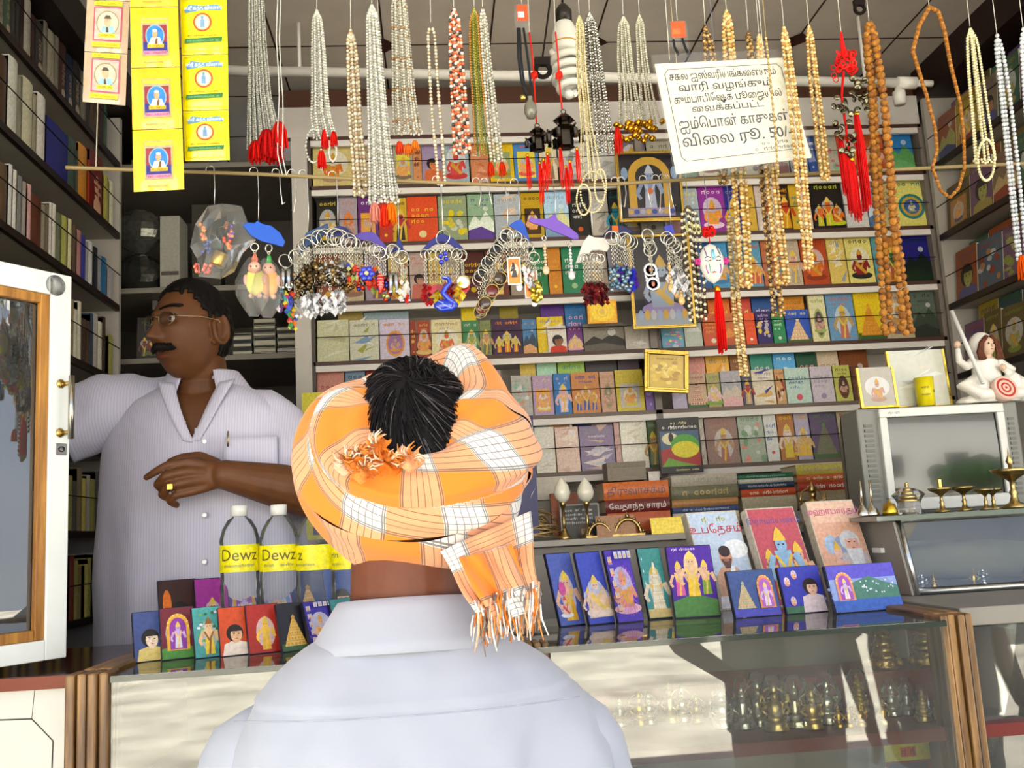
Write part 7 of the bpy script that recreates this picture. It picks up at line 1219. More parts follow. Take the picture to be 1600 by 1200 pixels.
# ================================================================ people
def vnoise(P, f, seed=0):
    P = np.asarray(P, float)*f; s = np.random.RandomState(seed); o = np.zeros(len(P))
    for k in range(4): d = s.normal(size=3); o += np.sin(P@d*(1+.5*k)+s.rand()*6.28)/(1+.6*k)
    return o/2
def shirt_mat(name, col, stripe):
    m = mat(name, .85, spec=.12, noise=.025, nscale=20, const=col, sheen=.2); nt = m.node_tree; b = nt.nodes['Principled BSDF']; tc = nt.nodes.new('ShaderNodeTexCoord'); w = nt.nodes.new('ShaderNodeTexWave'); w.inputs['Scale'].default_value = 55; w.inputs['Distortion'].default_value = .4; w.bands_direction = 'X'
    nt.links.new(tc.outputs['Object'], w.inputs['Vector']); mx = nt.nodes.new('ShaderNodeMix'); mx.data_type = 'RGBA'; mx.blend_type = 'MULTIPLY'; mx.inputs[0].default_value = stripe; src = b.inputs['Base Color'].links[0].from_socket
    nt.links.new(src, mx.inputs[6]); nt.links.new(w.outputs['Color'], mx.inputs[7]); nt.links.new(mx.outputs[2], b.inputs['Base Color'])
shirt_mat('shirt_keeper', 'c2c0d4', .16); shirt_mat('shirt_customer', 'a7abb7', .0); mat('dark_trouser', .85, const='4a4a52'); mat('white_cloth', .85, const='d8d8d4')
HA, HB, HC = .077, .089, .117
def g2(x, z, cx, cz, sx, sz): return np.exp(-((x-cx)/sx)**2-((z-cz)/sz)**2)
def head_pts(x, y, z):
    "shape an ellipsoid into a head whose face looks along -y"
    fr = np.clip(-y/HB, 0, 1)**.5; lo = np.clip(-z/HC, 0, 1)
    x = x*(1-.26*lo**1.6*(.4+.6*fr)); y = y*(1-.30*lo**1.3*(y > 0)); ax = np.abs(x)
    y = y+fr*(.006*g2(x, z, 0, .07, .06, .03)-.006*g2(x, z, 0, .026, .045, .009)+.010*(g2(x, z, .031, .008, .016, .011)+g2(x, z, -.031, .008, .016, .011)))
    bridge = np.exp(-(x/.0085)**2)*np.clip((.026-z)/.058, 0, 1)**1.1*(z > -.040)*1.0; tip = g2(x, z, 0, -.031, .0125, .0105); wing = g2(x, z, .0135, -.035, .0065, .007)+g2(x, z, -.0135, -.035, .0065, .007)
    y = y-fr*(.017*bridge+.012*tip+.008*wing)-fr*(.0055*g2(x, z, 0, -.061, .021, .006)+.0065*g2(x, z, 0, -.074, .019, .006)-.005*g2(x, z, 0, -.0675, .024, .0028)-.003*g2(x, z, 0, -.085, .02, .006)+.010*g2(x, z, 0, -.101, .022, .014))
    x = x+np.sign(x)*fr*.004*(g2(ax, z, .052, -.014, .02, .018))
    return x, y, z
def face_y(x, z):
    y = -HB*math.sqrt(max(.02, 1-(x/HA)**2-(z/HC)**2)); a, b, c = head_pts(np.array([x]), np.array([y]), np.array([z])); return float(b[0])
def head_mesh(m, M, mt):
    nu, nv = 84, 62; G = []
    for i in range(nv+1):
        t = -math.pi/2+math.pi*i/nv; p = np.linspace(0, 2*math.pi, nu, endpoint=False); x = HA*math.cos(t)*np.sin(p); y = -HB*math.cos(t)*np.cos(p); z = np.full(nu, HC*math.sin(t)); G.append(np.stack(head_pts(x, y, z), 1))
    G = np.array(G); G = G@M[:3, :3].T+M[:3, 3]; m.grid(G, 'fff', mt, wv=True)
    for q in (-1, 1):   # ears
        P = np.array([(q*(.078+.012*math.sin(a*.5)), .014+.019*math.sin(a)+.004, -.006+.033*math.cos(a)) for a in np.linspace(.3, 5.2, 14)]); m.tube(P@M[:3, :3].T+M[:3, 3], .0054, 'fff', mt, 8)
        m.ball((np.array([q*.0795, .017, -.006]))@M[:3, :3].T+M[:3, 3], (.0075, .0175, .029), 'fff', mt, 10, M[:3, :3]); m.ball((np.array([q*.079, .008, -.036]))@M[:3, :3].T+M[:3, 3], (.005, .008, .009), 'fff', mt, 8, M[:3, :3])
def limb(m, P, r, mt, n=12):
    P = np.array(P, float); r = np.array(r, float); k = 14; u = np.linspace(0, len(P)-1, k*(len(P)-1)); Q = np.stack([np.interp(u, range(len(P)), P[:, j]) for j in range(3)], 1)
    for _ in range(3): Q[1:-1] = (Q[:-2]+2*Q[1:-1]+Q[2:])/4
    R = np.interp(u, range(len(P)), r); m.tube(Q, R, 'fff', mt, n); m.ball(Q[0], R[0], 'fff', mt, n); m.ball(Q[-1], R[-1], 'fff', mt, n)
def relaxed_hand(m, w, d, mt, q):
    "hand hanging from wrist w along d, palm turned to the thigh; q = side"
    w = np.array(w, float); d = np.array(d)/np.linalg.norm(d); f = np.array([0, -1., 0]); f -= d*(f@d); f /= np.linalg.norm(f); s = np.cross(d, f)
    m.ball(w+d*.045, (.016, .036, .05), 'fff', mt, 12)
    for i, L in enumerate((.07, .08, .075, .058)): b = w+d*.08+f*(.028-.019*i); limb(m, [b-d*.02, b+d*L*.45+s*q*.004, b+d*L*.8+s*q*.012, b+d*L+s*q*.022], [.0095, .009, .008, .007], mt, 8)
    b = w+d*.03+f*.03; limb(m, [b-f*.012, b+f*.016+d*.02, b+f*.02+d*.05], [.012, .0105, .008], mt, 8)
def remesh(o, v, it=4):
    r = o.modifiers.new('r', 'REMESH'); r.mode = 'VOXEL'; r.voxel_size = v; r.use_smooth_shade = True; s = o.modifiers.new('s', 'SMOOTH'); s.iterations = it; s.factor = .4
def loft(cx, cy, rows, n=72, ex=2.3, fold=None, lean=0):
    "rows of (z, half width, half depth, dx, dy)"
    G = []
    for r in rows:
        z, a, b = r[:3]; dx, dy = (r[3], r[4]) if len(r) > 3 else (0, 0); t = np.linspace(0, 2*math.pi, n, endpoint=False); c, s = np.cos(t), np.sin(t)
        G.append(np.stack([cx+dx+a*np.sign(c)*np.abs(c)**(2/ex), cy+dy+b*np.sign(s)*np.abs(s)**(2/ex), np.full(n, z)], 1))
    return np.array(G)
def resample(rows, k):
    rows = np.array([list(r)+[0, 0] if len(r) == 3 else r for r in rows], float); u = np.linspace(0, len(rows)-1, k); R = np.stack([np.interp(u, range(len(rows)), rows[:, j]) for j in range(5)], 1)
    for _ in range(2): R[1:-1] = (R[:-2]+2*R[1:-1]+R[2:])/4
    return R
def garment(name, G, par, org, mt, th=.0025, hole=None, wr=.003, seed=1, folds=()):
    G = np.array(G); nr, n = G.shape[:2]; V = G.reshape(-1, 3); cen = G.mean(1); N = V-np.repeat(cen, n, 0); N[:, 2] = 0; N /= np.linalg.norm(N, axis=1)[:, None]+1e-9
    d = wr*vnoise(V*np.array([1, 1, .45]), 22, seed)+wr*.5*vnoise(V*np.array([1, 1, .6]), 55, seed+5)
    for fn in folds: d = d+fn(V)
    V = V+N*d[:, None]; m = MB(); Fs = []
    for i in range(nr-1):
        for j in range(n):
            f = (i*n+j, i*n+(j+1) % n, (i+1)*n+(j+1) % n, (i+1)*n+j)
            if hole is None or not hole(V[list(f)].mean(0)): Fs.append(f)
    m.add(V-org, Fs, 'fff', mt, True); o = m.build(name, par); s = o.modifiers.new('s', 'SOLIDIFY'); s.thickness = th; s.offset = 0; return o
def sleeve(name, P, r, par, org, mt, seed=3, n=30, flat=1., wr=.006):
    P = np.array(P, float); u = np.linspace(0, len(P)-1, 26); Q = np.stack([np.interp(u, range(len(P)), P[:, j]) for j in range(3)], 1)
    for _ in range(3): Q[1:-1] = (Q[:-2]+2*Q[1:-1]+Q[2:])/4
    R = np.interp(u, range(len(P)), r); m = MB(); m.tube(Q, R, 'fff', mt, n, cap=False, flat=flat); V = m.v[0]; C = np.repeat(Q, n, 0); N = V-C; N /= np.linalg.norm(N, axis=1)[:, None]; m.v[0] = V+N*(wr*vnoise(V, 26, seed)+wr*.5*vnoise(V, 60, seed+1))[:, None]-org
    o = m.build(name, par); s = o.modifiers.new('s', 'SOLIDIFY'); s.thickness = .0025; s.offset = 0; return o
def collar(par, org, c, r_in, r_out, z_top, z_low, gap, tipdrop, mt, yaw=0, sy=.9, name='collar', n=56, tilt=0):
    "folded collar around the neck, open at the front (-y turned by yaw)"
    G = []
    for t in np.linspace(gap, 2*math.pi-gap, n):
        e = min(t-gap, 2*math.pi-gap-t); k = math.exp(-(e/.38)**2); a = t-math.pi/2+yaw; d = np.array([math.cos(a), math.sin(a)*sy]); row_ = []
        for f in np.linspace(0, 1, 9):
            if f < .3: g = f/.3; r = r_in+.002*g; z = z_top-.028*(1-g)
            else: g = (f-.3)/.7; r = r_in+.004+(r_out-r_in+.016*k)*g**1.1; z = z_top+.003*math.sin(math.pi*g)-(z_top-z_low+tipdrop*k)*g
            row_.append((c[0]+d[0]*r, c[1]+d[1]*r, z+tilt*(d[1]*r)))
        G.append(row_)
    m = MB().grid(np.array(G)-org, 'fff', mt); o = m.build(name, par); s = o.modifiers.new('s', 'SOLIDIFY'); s.thickness = .002; s.offset = 0; return o
# ---------------------------------------------------------------- the shopkeeper
def shopkeeper():
    YB = 2.22; nb = pY(315, 598, YB); zn = nb[2]; cx = nb[0]+.005; org = np.array([cx, YB, FZ]); mt = 'skin_keeper'
    t = thing('person', 'shopkeeper with moustache and glasses in a white shirt, looking aside behind the counter', 'person', org)
    hc = pY(298, 517, 2.17); yaw = math.radians(-41); Mx = Matrix.Translation(hc) @ Matrix.Rotation(yaw, 4, 'Z') @ Matrix.Rotation(math.radians(-3), 4, 'X'); M = np.array(Mx)
    b = MB(); head_mesh(b, M, mt); L = lambda p: (np.array(p)@M[:3, :3].T+M[:3, 3])
    limb(b, [L((0, .02, -.05)), [cx-.004, YB-.01, zn+.01], [cx, YB, zn-.06]], [.058, .060, .075], mt, 18)
    R = resample([(zn-.02, .06, .055), (zn-.045, .12, .08), (zn-.075, .165, .095), (zn-.13, .19, .108), (zn-.24, .195, .118), (zn-.38, .2, .13), (zn-.52, .195, .125), (zn-.62, .19, .125)], 26)[::-1]; G = loft(cx, YB, R, 40); b.grid(G, 'fff', mt, wv=True); b.add(np.concatenate([G[0], G[-1]]), [tuple(range(40))[::-1], tuple(range(40, 80))], 'fff', mt)
    hipz = zn-.60
    for q in (-1, 1): limb(b, [(cx+q*.095, YB, hipz), (cx+q*.1, YB-.01, hipz-.42), (cx+q*.1, YB+.01, FZ+.07)], [.09, .062, .042], mt, 14); limb(b, [(cx+q*.1, YB+.03, FZ+.035), (cx+q*.11, YB-.16, FZ+.028)], [.035, .03], mt, 10)
    shR, shL = pY(212, 634, YB), pY(416, 656, YB); elR, haR = pY(66, 668, 2.16), pY(40, 640, 1.90); elL = pY(520, 785, 2.12); wr = pY(352, 742, 2.0)
    limb(b, [shR, elR, haR], [.056, .048, .034], mt, 14); limb(b, [shL, elL], [.056, .05], mt, 14); limb(b, [elL, pY(440, 760, 2.05), wr], [.052, .048, .031], mt, 16); relaxed_hand(b, haR, haR-elR, mt, 1)
    pal = [pY(352, 742, 2.0), pY(318, 744, 1.99)]; b.ball((pY(318, 744, 1.995)), (.046, .018, .033), 'fff', mt, 14, np.array(Matrix.Rotation(-.05, 3, 'Y')))
    b.ball(pY(336, 742, 2.0), (.036, .02, .03), 'fff', mt, 12)
    for ch, rr in (([(318,727,1.99),(296,722,1.982),(262,727,1.978),(243,737,1.98),(229,746,1.985)], [.011,.0105,.0095,.0085,.0068]), ([(318,738,1.985),(290,737,1.972),(258,744,1.966),(246,757,1.98),(254,766,2.0)], [.011,.0108,.0098,.009,.0075]), ([(318,750,1.985),(292,753,1.972),(262,760,1.966),(253,773,1.98),(263,779,2.0)], [.011,.0105,.0095,.0088,.0075]), ([(320,762,1.99),(300,768,1.98),(274,774,1.974),(266,784,1.985),(276,789,2.0)], [.0105,.0095,.0085,.008,.007]), ([(338,726,2.02),(312,714,2.03),(284,716,2.035),(266,722,2.03)], [.014,.0125,.0105,.0085])): limb(b, [pY(*p) for p in ch], rr, mt, 10)
    b.v = [v-org for v in b.v]; o = b.build('body', t); remesh(o, .0029, 4)
    Lo = lambda p: L(p)-org
    for q in (-1, 1):
        e = MB(); ec = np.array([q*.031, face_y(q*.031, .008)+.0075, .008]); e.ball(Lo(ec), .0122, 'aaa094', 'gloss', 14); e.ball(Lo(ec+(.0015, -.0082, 0)), (.0052, .0052, .0052), '1c100a', 'gloss', 10); e.build('eye', t)
        e = MB(); e.tube([Lo((q*.031+.015*x, face_y(q*.031, .008)-.0042+.006*abs(x)**2,   .0195-.007*x*x)) for x in np.linspace(-1, 1, 9)], .0026, '3a2014', 'matte', 6); e.tube([Lo((q*.031+.015*x, face_y(q*.031, .008)-.0035+.006*abs(x)**2, -.0025+.006*x*x)) for x in np.linspace(-1, 1, 9)], .0022, '5a3420', 'matte', 6); e.build('eyelid', t)
        e = MB(); [e.tube([Lo((q*(.012+.036*f), face_y(q*(.012+.036*f), .031)-.0015, .029+.007*math.sin(2.2*f))) , Lo((q*(.018+.038*f), face_y(q*(.018+.036*f), .034)-.0025, .033+.006*math.sin(2.2*f)))], .0025, '0c0806', 'hair', 4) for f in np.linspace(0, 1, 18)]; e.build('eyebrow', t)
    m = MB(); r_ = random.Random(2)
    for k in range(260): x = r_.uniform(-.036, .036); z0 = -.0455-.24*abs(x)**1.3+r_.uniform(-.002, .002); z1 = z0-(.014+.004*r_.random())*(1-.4*(abs(x)/.036)**2); m.tube([Lo((x, face_y(x, z0)-.001, z0)), Lo((x*1.1, face_y(x*1.08, (z0+z1)/2)-.0055, (z0+z1)/2)), Lo((x*1.2, face_y(x*1.15, z1)-.003, z1))], [.0013, .0014, .0006], ['0c0806', '120c08', '1a1410'][k % 3], 'hair', 4)
    m.build('moustache', t)
    lp = MB(); lp.tube([Lo((x, face_y(x, -.0605)+.0005, -.0605+.0016*math.cos(x*180)-.04*abs(x)*.3)) for x in np.linspace(-.021, .021, 9)], [.001, .0024, .003, .0032, .0028, .0032, .003, .0024, .001], '5a2c22', 'matte', 6); lp.tube([Lo((x, face_y(x, -.074)+.0006, -.0735+.12*abs(x)**1.4)) for x in np.linspace(-.019, .019, 9)], [.001, .0026, .0034, .0038, .004, .0038, .0034, .0026, .001], '6a352a', 'matte', 6); lp.build('lips', t)
    # hair: a shell over the crown and the back of the head
    nu, nv = 96, 60; V = []; keep = []
    for i in range(nv+1):
        for j in range(nu):
            a = -math.pi/2+math.pi*i/nv; p = 2*math.pi*j/nu; x, y, z = HA*math.cos(a)*math.sin(p), -HB*math.cos(a)*math.cos(p), HC*math.sin(a); X_, Y_, Z_ = head_pts(np.array([x]), np.array([y]), np.array([z])); w = .007+.0035*math.sin(23*p+7*a)*math.cos(17*a); s = 1+w/.09; V.append((X_[0]*s, Y_[0]*s+.001, Z_[0]*(1+.006/.117)))
            jit = .006*math.sin(31*p)+.004*math.sin(53*p+2); front = y < -.012; hl = (.080-.9*max(0, abs(x)-.02)*(abs(x) < .06)+.0) if y < -.045 else (.012 if y < -.012 and z < .03 else -.055)
            keep.append(z+jit > (hl if not front else (.074-.25*abs(x) if y < -.05 else .074-.062*(y+.05)/.038)) if y < -.012 else z+jit > (-.058 if y > .03 else .012))
    V = np.array(V)@M[:3, :3].T+M[:3, 3]-org; Fs = [(i*nu+j, i*nu+(j+1) % nu, (i+1)*nu+(j+1) % nu, (i+1)*nu+j) for i in range(nv) for j in range(nu) if all(keep[k] for k in (i*nu+j, i*nu+(j+1) % nu, (i+1)*nu+(j+1) % nu, (i+1)*nu+j))]
    h = MB(); h.add(V, Fs, '0c0908', 'hair', True); o = h.build('hair', t); s = o.modifiers.new('s', 'SOLIDIFY'); s.thickness = .006; s.offset = -1
    g = MB()
    for q in (-1, 1):
        P = [Lo((q*.034+.0215*math.cos(a), -(HB+.001)+.01*abs(math.cos(a))*(q*math.cos(a) > 0), .006+.0155*math.sin(a)*(1 if math.sin(a) > 0 else 1.1))) for a in np.linspace(0, 2*math.pi, 22, endpoint=False)]; g.tube(P, .0008, 'b8a878', 'gold', 5, closed=True); g.tube([Lo((q*.0555, -(HB-.009), .009)), Lo((q*.080, -.03, .013)), Lo((q*.085, .012, .012)), Lo((q*.085, .024, -.004))], .0009, 'b8a878', 'gold', 5)
    g.tube([Lo((-.013, -(HB+.002), .011)), Lo((0, -(HB+.008), .014)), Lo((.013, -(HB+.002), .011))], .0009, 'b8a878', 'gold', 5); gl = g.build('glasses', t)
    for q in (-1, 1): l = MB(); l.add([Lo((q*.034+.021*math.cos(a), -(HB+.0005)+.01*abs(math.cos(a))*(q*math.cos(a) > 0), .006+.015*math.sin(a))) for a in np.linspace(0, 2*math.pi, 22, endpoint=False)], [tuple(range(22))], 'fff', 'lens'); l.build('lens', gl)
    rg_ = MB(); c = pY(268, 761, 1.9665)-org; rg_.torus(c, .0108, .0016, 'd8a838', 'gold', (1, .1, .1), 18, 6); rg_.box(c+(0, -.0115, 0), (.011, .004, .011), 'e0b848', 'gold'); rg_.build('finger_ring', t, bevel=.001)
    # shirt
    S = resample([(zn-.005, .078, .074, 0, 0), (zn-.022, .115, .088, 0, 0), (zn-.045, .162, .102, 0, 0), (zn-.075, .195, .114, 0, 0), (zn-.13, .212, .125, 0, 0), (zn-.22, .218, .135, 0, 0), (zn-.34, .224, .146, 0, -.003), (zn-.48, .226, .152, -.002, -.004), (zn-.62, .222, .152, -.004, 0), (zn-.72, .226, .152, -.004, 0)], 60)
    zv = zn-.145
    fo = lambda V: .007*np.sin((V[:, 0]-cx)*62+V[:, 2]*6)*np.clip((zn-.16-V[:, 2])*5, 0, 1)*(.4+.6*vnoise(V, 5, 9))+.004*np.exp(-((V[:, 0]-cx-.008)/.004)**2)*(V[:, 1] < YB)
    sh = garment('shirt', loft(cx, YB, S, 110, 2.3), t, org, 'shirt_keeper', hole=lambda c: c[1] < YB-.02 and c[2] > zv and abs(c[0]-cx-.004) < .058*((c[2]-zv)/.14)**.85, wr=.0035, folds=(fo,))
    collar(sh, np.zeros(3), (0, 0), .071, .112, zn+.026-FZ, zn-.034-FZ, .42, .05, 'shirt_keeper', yaw=.04)
    zf = zn-FZ; bf = lambda z: -float(np.interp(zn-(z+FZ), [0, .045, .075, .13, .22, .34, .48, .62], [.074, .102, .114, .125, .135, .149, .156, .152]))
    for q in (-1, 1):
        P = []
        for f in np.linspace(0, 1, 14): z = zf-.012-.138*f; hw = .058*max(0, (z+FZ-zv)/.14)**.85 if z+FZ > zv else 0; xx = .004+q*(hw+.003); P.append([(xx+q*w_*.024*(1-.35*f), bf(z)*max(.2, 1-abs(xx/.21)**2.3)**(1/2.3)-.004-.003*w_, z+.004*w_) for w_ in (-.45, .0, .5, 1)])
        o = MB().grid(P, 'fff', 'shirt_keeper').build('placket', sh); m_ = o.modifiers.new('s', 'SOLIDIFY'); m_.thickness = .003
    sleeve('sleeve', [shR+(.06, 0, -.012), shR+(.0, 0, .0), shR*.5+elR*.5+(0, 0, .004), elR*.85+shR*.15+(.0, 0, -.01)], [.07, .074, .08, .088], sh, org, 'shirt_keeper', 3); sleeve('sleeve', [shL+(-.06, 0, .0), shL+(.0, 0, .0), shL*.45+elL*.55, elL*.8+shL*.2], [.062, .072, .08, .086], sh, org, 'shirt_keeper', 5)
    fy = lambda px, py: pY(px, py, YB-.152)-org
    for py in (690, 805, 878): MB().lathe([(0, -.001), (.0058, -.001), (.0058, .001), (.004, .0016), (0, .0012)], fy(320, py)+(0, -.004, 0), 'dcdce4', 'gloss', 14, axis=(0, -1, 0)).build('button', sh)
    p = MB(); z0, z1 = pY(400, 760, YB-.14)[2]-FZ, pY(400, 682, YB-.14)[2]-FZ; x0, x1 = pY(352, 720, YB-.14)[0]-cx, pY(432, 720, YB-.14)[0]-cx
    p.grid([[(x, -.155+.30*max(0, x-.02)**1.5*1.6-.0015, z0+(z1-z0)*v) for x in np.linspace(x0, x1, 10)] for v in (0, .5, .84, .86, 1)], 'fff', 'shirt_keeper'); o = p.build('pocket', sh); s = o.modifiers.new('s', 'SOLIDIFY'); s.thickness = .003
    pn = pY(357, 676, YB-.16)-org; MB().tube([pn+(0, -.004, .003), pn+(-.001, -.004, -.03)], .0018, 'b09a60', 'gold', 6).build('pen_clip', sh)
    T = resample([(zn-.60, .2, .14, 0, 0), (zn-.75, .205, .145, 0, 0), (FZ+.5, .2, .14, 0, 0), (FZ+.08, .19, .15, 0, 0)], 24); garment('lower_cloth', loft(cx, YB, T, 60), t, org, 'white_cloth', wr=.006)
shopkeeper()
# ---------------------------------------------------------------- plaid cloth
def plaid_mat():
    m = bpy.data.materials.new('plaid'); m.use_nodes = True; nt = m.node_tree; b = nt.nodes['Principled BSDF']; uv = nt.nodes.new('ShaderNodeUVMap'); uv.uv_map = 'UVMap'; sp = nt.nodes.new('ShaderNodeSeparateXYZ'); nt.links.new(uv.outputs[0], sp.inputs[0])
    def mth(op, a, c=None):
        n = nt.nodes.new('ShaderNodeMath'); n.operation = op
        for i, v in enumerate((a, c)):
            if v is None: continue
            if isinstance(v, (int, float)): n.inputs[i].default_value = v
            else: nt.links.new(v, n.inputs[i])
        return n.outputs[0]
    def axis(o):
        f = mth('FRACT', o); white = mth('LESS_THAN', f, .46); ln = None
        for p, w in ((.012, .007), (.034, .007), (.12, .0045), (.19, .0045), (.26, .0045), (.33, .0045), (.426, .007), (.448, .007)):
            k = mth('LESS_THAN', mth('ABSOLUTE', mth('SUBTRACT', f, p)), w); ln = k if ln is None else mth('MAXIMUM', ln, k)
        return white, ln
    (wu, lu), (wv, lv) = axis(sp.outputs[0]), axis(sp.outputs[1]); av = mth('MULTIPLY', mth('ADD', wu, wv), .5)
    rp = nt.nodes.new('ShaderNodeValToRGB'); rp.color_ramp.interpolation = 'CONSTANT'; e = rp.color_ramp.elements; e[0].position = 0; e[0].color = hx('e88430'); e[1].position = .3; e[1].color = hx('e6a074'); e2 = e.new(.8); e2.color = hx('e0dad2'); nt.links.new(av, rp.inputs[0])
    mx = nt.nodes.new('ShaderNodeMix'); mx.data_type = 'RGBA'; nt.links.new(mth('MULTIPLY', mth('MAXIMUM', lu, lv), .72), mx.inputs[0]); nt.links.new(rp.outputs[0], mx.inputs[6]); mx.inputs[7].default_value = hx('3a3430'); nt.links.new(mx.outputs[2], b.inputs['Base Color']); b.inputs['Roughness'].default_value = .9; b.inputs['Specular IOR Level'].default_value = .1; b.inputs['Sheen Weight'].default_value = .25; MATS['plaid'] = m
plaid_mat()
# ---------------------------------------------------------------- the customer
def customer():
    Yc = 1.06; hc = pY(648, 715, Yc); cx = hc[0]-.012; org = np.array([cx, Yc, 0]); mt = 'skin_customer'; zs = pY(640, 992, 1.0)[2]
    t = thing('person', 'customer seen from behind in a pale shirt and an orange plaid turban', 'person', org)
    b = MB(); Mx = Matrix.Translation(hc+np.array([0, .012, -.012])) @ Matrix.Rotation(math.pi, 4, 'Z') @ Matrix.Rotation(math.radians(-14), 4, 'X'); M = np.array(Mx); head_mesh(b, M, mt)
    limb(b, [hc+(-.006, .005, -.04), (cx-.002, Yc-.01, zs+.04), (cx, Yc+.0, zs-.06)], [.062, .06, .075], mt, 18)
    R = resample([(zs-.02, .06, .06), (zs-.045, .12, .08), (zs-.09, .145, .1), (zs-.16, .165, .11), (zs-.28, .17, .105), (zs-.42, .155, .1), (zs-.55, .17, .115), (zs-.64, .165, .11)], 24)[::-1]; G = loft(cx, Yc, R, 40); b.grid(G, 'fff', mt, wv=True); b.add(np.concatenate([G[0], G[-1]]), [tuple(range(40))[::-1], tuple(range(40, 80))], 'fff', mt)
    SH = {}
    for q in (-1, 1):
        s, e, w = np.array([cx+q*.158, Yc+.0, zs-.125]), np.array([cx+q*.205, Yc+.03, zs-.40]), np.array([cx+q*.19, Yc-.04, zs-.62]); SH[q] = (s, e); limb(b, [s, e, w], [.05, .042, .028], mt, 14); relaxed_hand(b, w, w-e+(0, 0, -.1), mt, q)
        limb(b, [(cx+q*.09, Yc, zs-.62), (cx+q*.095, Yc+.01, .46), (cx+q*.095, Yc, .08)], [.085, .055, .038], mt, 14); limb(b, [(cx+q*.095, Yc-.03, .035), (cx+q*.105, Yc+.16, .028)], [.036, .03], mt, 10)
    b.v = [v-org for v in b.v]; o = b.build('body', t); remesh(o, .0034, 4)
    # shirt with yoke
    S = resample([(zs-.0, .082, .078, 0, -.004), (zs-.012, .105, .088, 0, -.008), (zs-.034, .135, .098, 0, -.01), (zs-.062, .162, .108, 0, -.012), (zs-.095, .182, .118, 0, -.012), (zs-.14, .196, .128, 0, -.01), (zs-.22, .204, .136, 0, -.008), (zs-.34, .205, .138, 0, 0), (zs-.50, .208, .14, 0, 0), (zs-.68, .215, .142, 0, 0)], 80)
    zy = lambda x: zs-.060+.0*(x-cx); step = lambda V: .0035*(1/(1+np.exp(-(V[:, 2]-zy(V[:, 0]))*2500)))*(V[:, 1] < Yc)
    fo = lambda V: .017*np.clip((zy(V[:, 0])-V[:, 2])*9, 0, 1)*(.6*np.sin((V[:, 0]-cx)*84+1.2+V[:, 2]*9)+.5*np.sin((V[:, 0]-cx)*47+V[:, 2]*5))*(.6+.4*vnoise(V*np.array([1, 1, .3]), 9, 4))
    fo2 = lambda V: .009*np.clip((zs-.02-V[:, 2])*20, 0, 1)*vnoise(V@np.array([[1, 0, .6], [0, 1, 0], [-.6, 0, 1]]), 16, 12)
    sh = garment('shirt', loft(cx, Yc, S, 120, 2.35), t, org, 'shirt_customer', wr=.002, folds=(step, fo, fo2))
    collar(sh, np.zeros(3), (.0, -.006), .068, .104, zs+.036, zs-.022, .3, .03, 'shirt_customer', yaw=math.pi, sy=.96, tilt=-.10)
    m = MB(); m.tube([(x, -.008-.155*math.sqrt(max(0, 1-(abs(x)/.235)**2.3)), zy(x+cx)) for x in np.linspace(-.16, .16, 40)], .0007, 'a8aab8', 'matte', 4); m.build('yoke_seam', sh)
    for q in (-1, 1): s, e = SH[q]; sleeve('sleeve', [s+(-q*.05, 0, .005), s+(-q*.004, -.004, -.002), s*.6+e*.4+(q*.002, 0, 0), e+(q*.002, 0, .0)], [.055, .064, .072, .08], sh, org, 'shirt_customer', 7+q, wr=.005)
    T = resample([(zs-.58, .18, .125, 0, 0), (zs-.75, .19, .13, 0, 0), (.5, .185, .125, 0, 0), (.07, .175, .13, 0, 0)], 24); garment('lower_cloth', loft(cx, Yc, T, 60), t, org, 'white_cloth', wr=.006)
    # turban
    al = math.radians(46); e1 = np.array([1., 0, -.02]); e2 = np.array([0, math.cos(al), math.sin(al)]); ax = np.array([0, -math.sin(al), math.cos(al)]); c = hc+np.array([0, .0, .004]); nT, nP = 240, 300; V = []; UV = []
    for i in range(nT+1):
        th = 2*math.pi*i/nT; er = math.cos(th)*e1+math.sin(th)*e2; near = max(0, -math.sin(th)); far = max(0, math.sin(th)); c2 = math.cos(th)**2; R_ = .081-.018*c2; A_ = .050+.018*c2-.004*far; B0, B1 = .056+.020*c2-.004*near-.004*far, .060+.042*near-.006*far
        for j in range(nP+1):
            ph = 2*math.pi*j/nP; w = 3*ph/(2*math.pi)+th/(2*math.pi)+.10*math.sin(2*th+1); s = w-math.floor(w); L = math.floor(w)
            ramp = min(1, s/.11); ramp = ramp*ramp*(3-2*ramp); d = .011*(ramp*(1-s)**.8)-.004+.0022*math.sin(9*s+5*th+L)*math.sin(3*th+L*2)+.0018*math.sin(22*s+3*th)
            B_ = B0 if math.sin(ph) > 0 else B1; p = c+(R_+(A_+d)*math.cos(ph))*er+(B_+d)*math.sin(ph)*ax
            pk = math.exp(-((th-math.radians(58))/.36)**2)*max(0, math.sin(ph)*.6+math.cos(ph)*.8); p = p+pk*np.array([.004, .0, .030]); p = p+math.exp(-((th-math.radians(128))/.45)**2)*max(0, math.cos(ph))*np.array([0, 0, -.014])
            V.append(p-org); UV.append((th*.125/.105+L*.41+.13, s*.115/.105+L*.33+.1+.25*th))
    m = MB(); W_ = nP+1; V = np.array(V); Fs = [(i*W_+j, (i+1)*W_+j, (i+1)*W_+j+1, i*W_+j+1) for i in range(nT) for j in range(nP)]; m.add(V, Fs, 'e8a060', 'plaid', True); m.uv = UV; tb = m.build('turban', t)
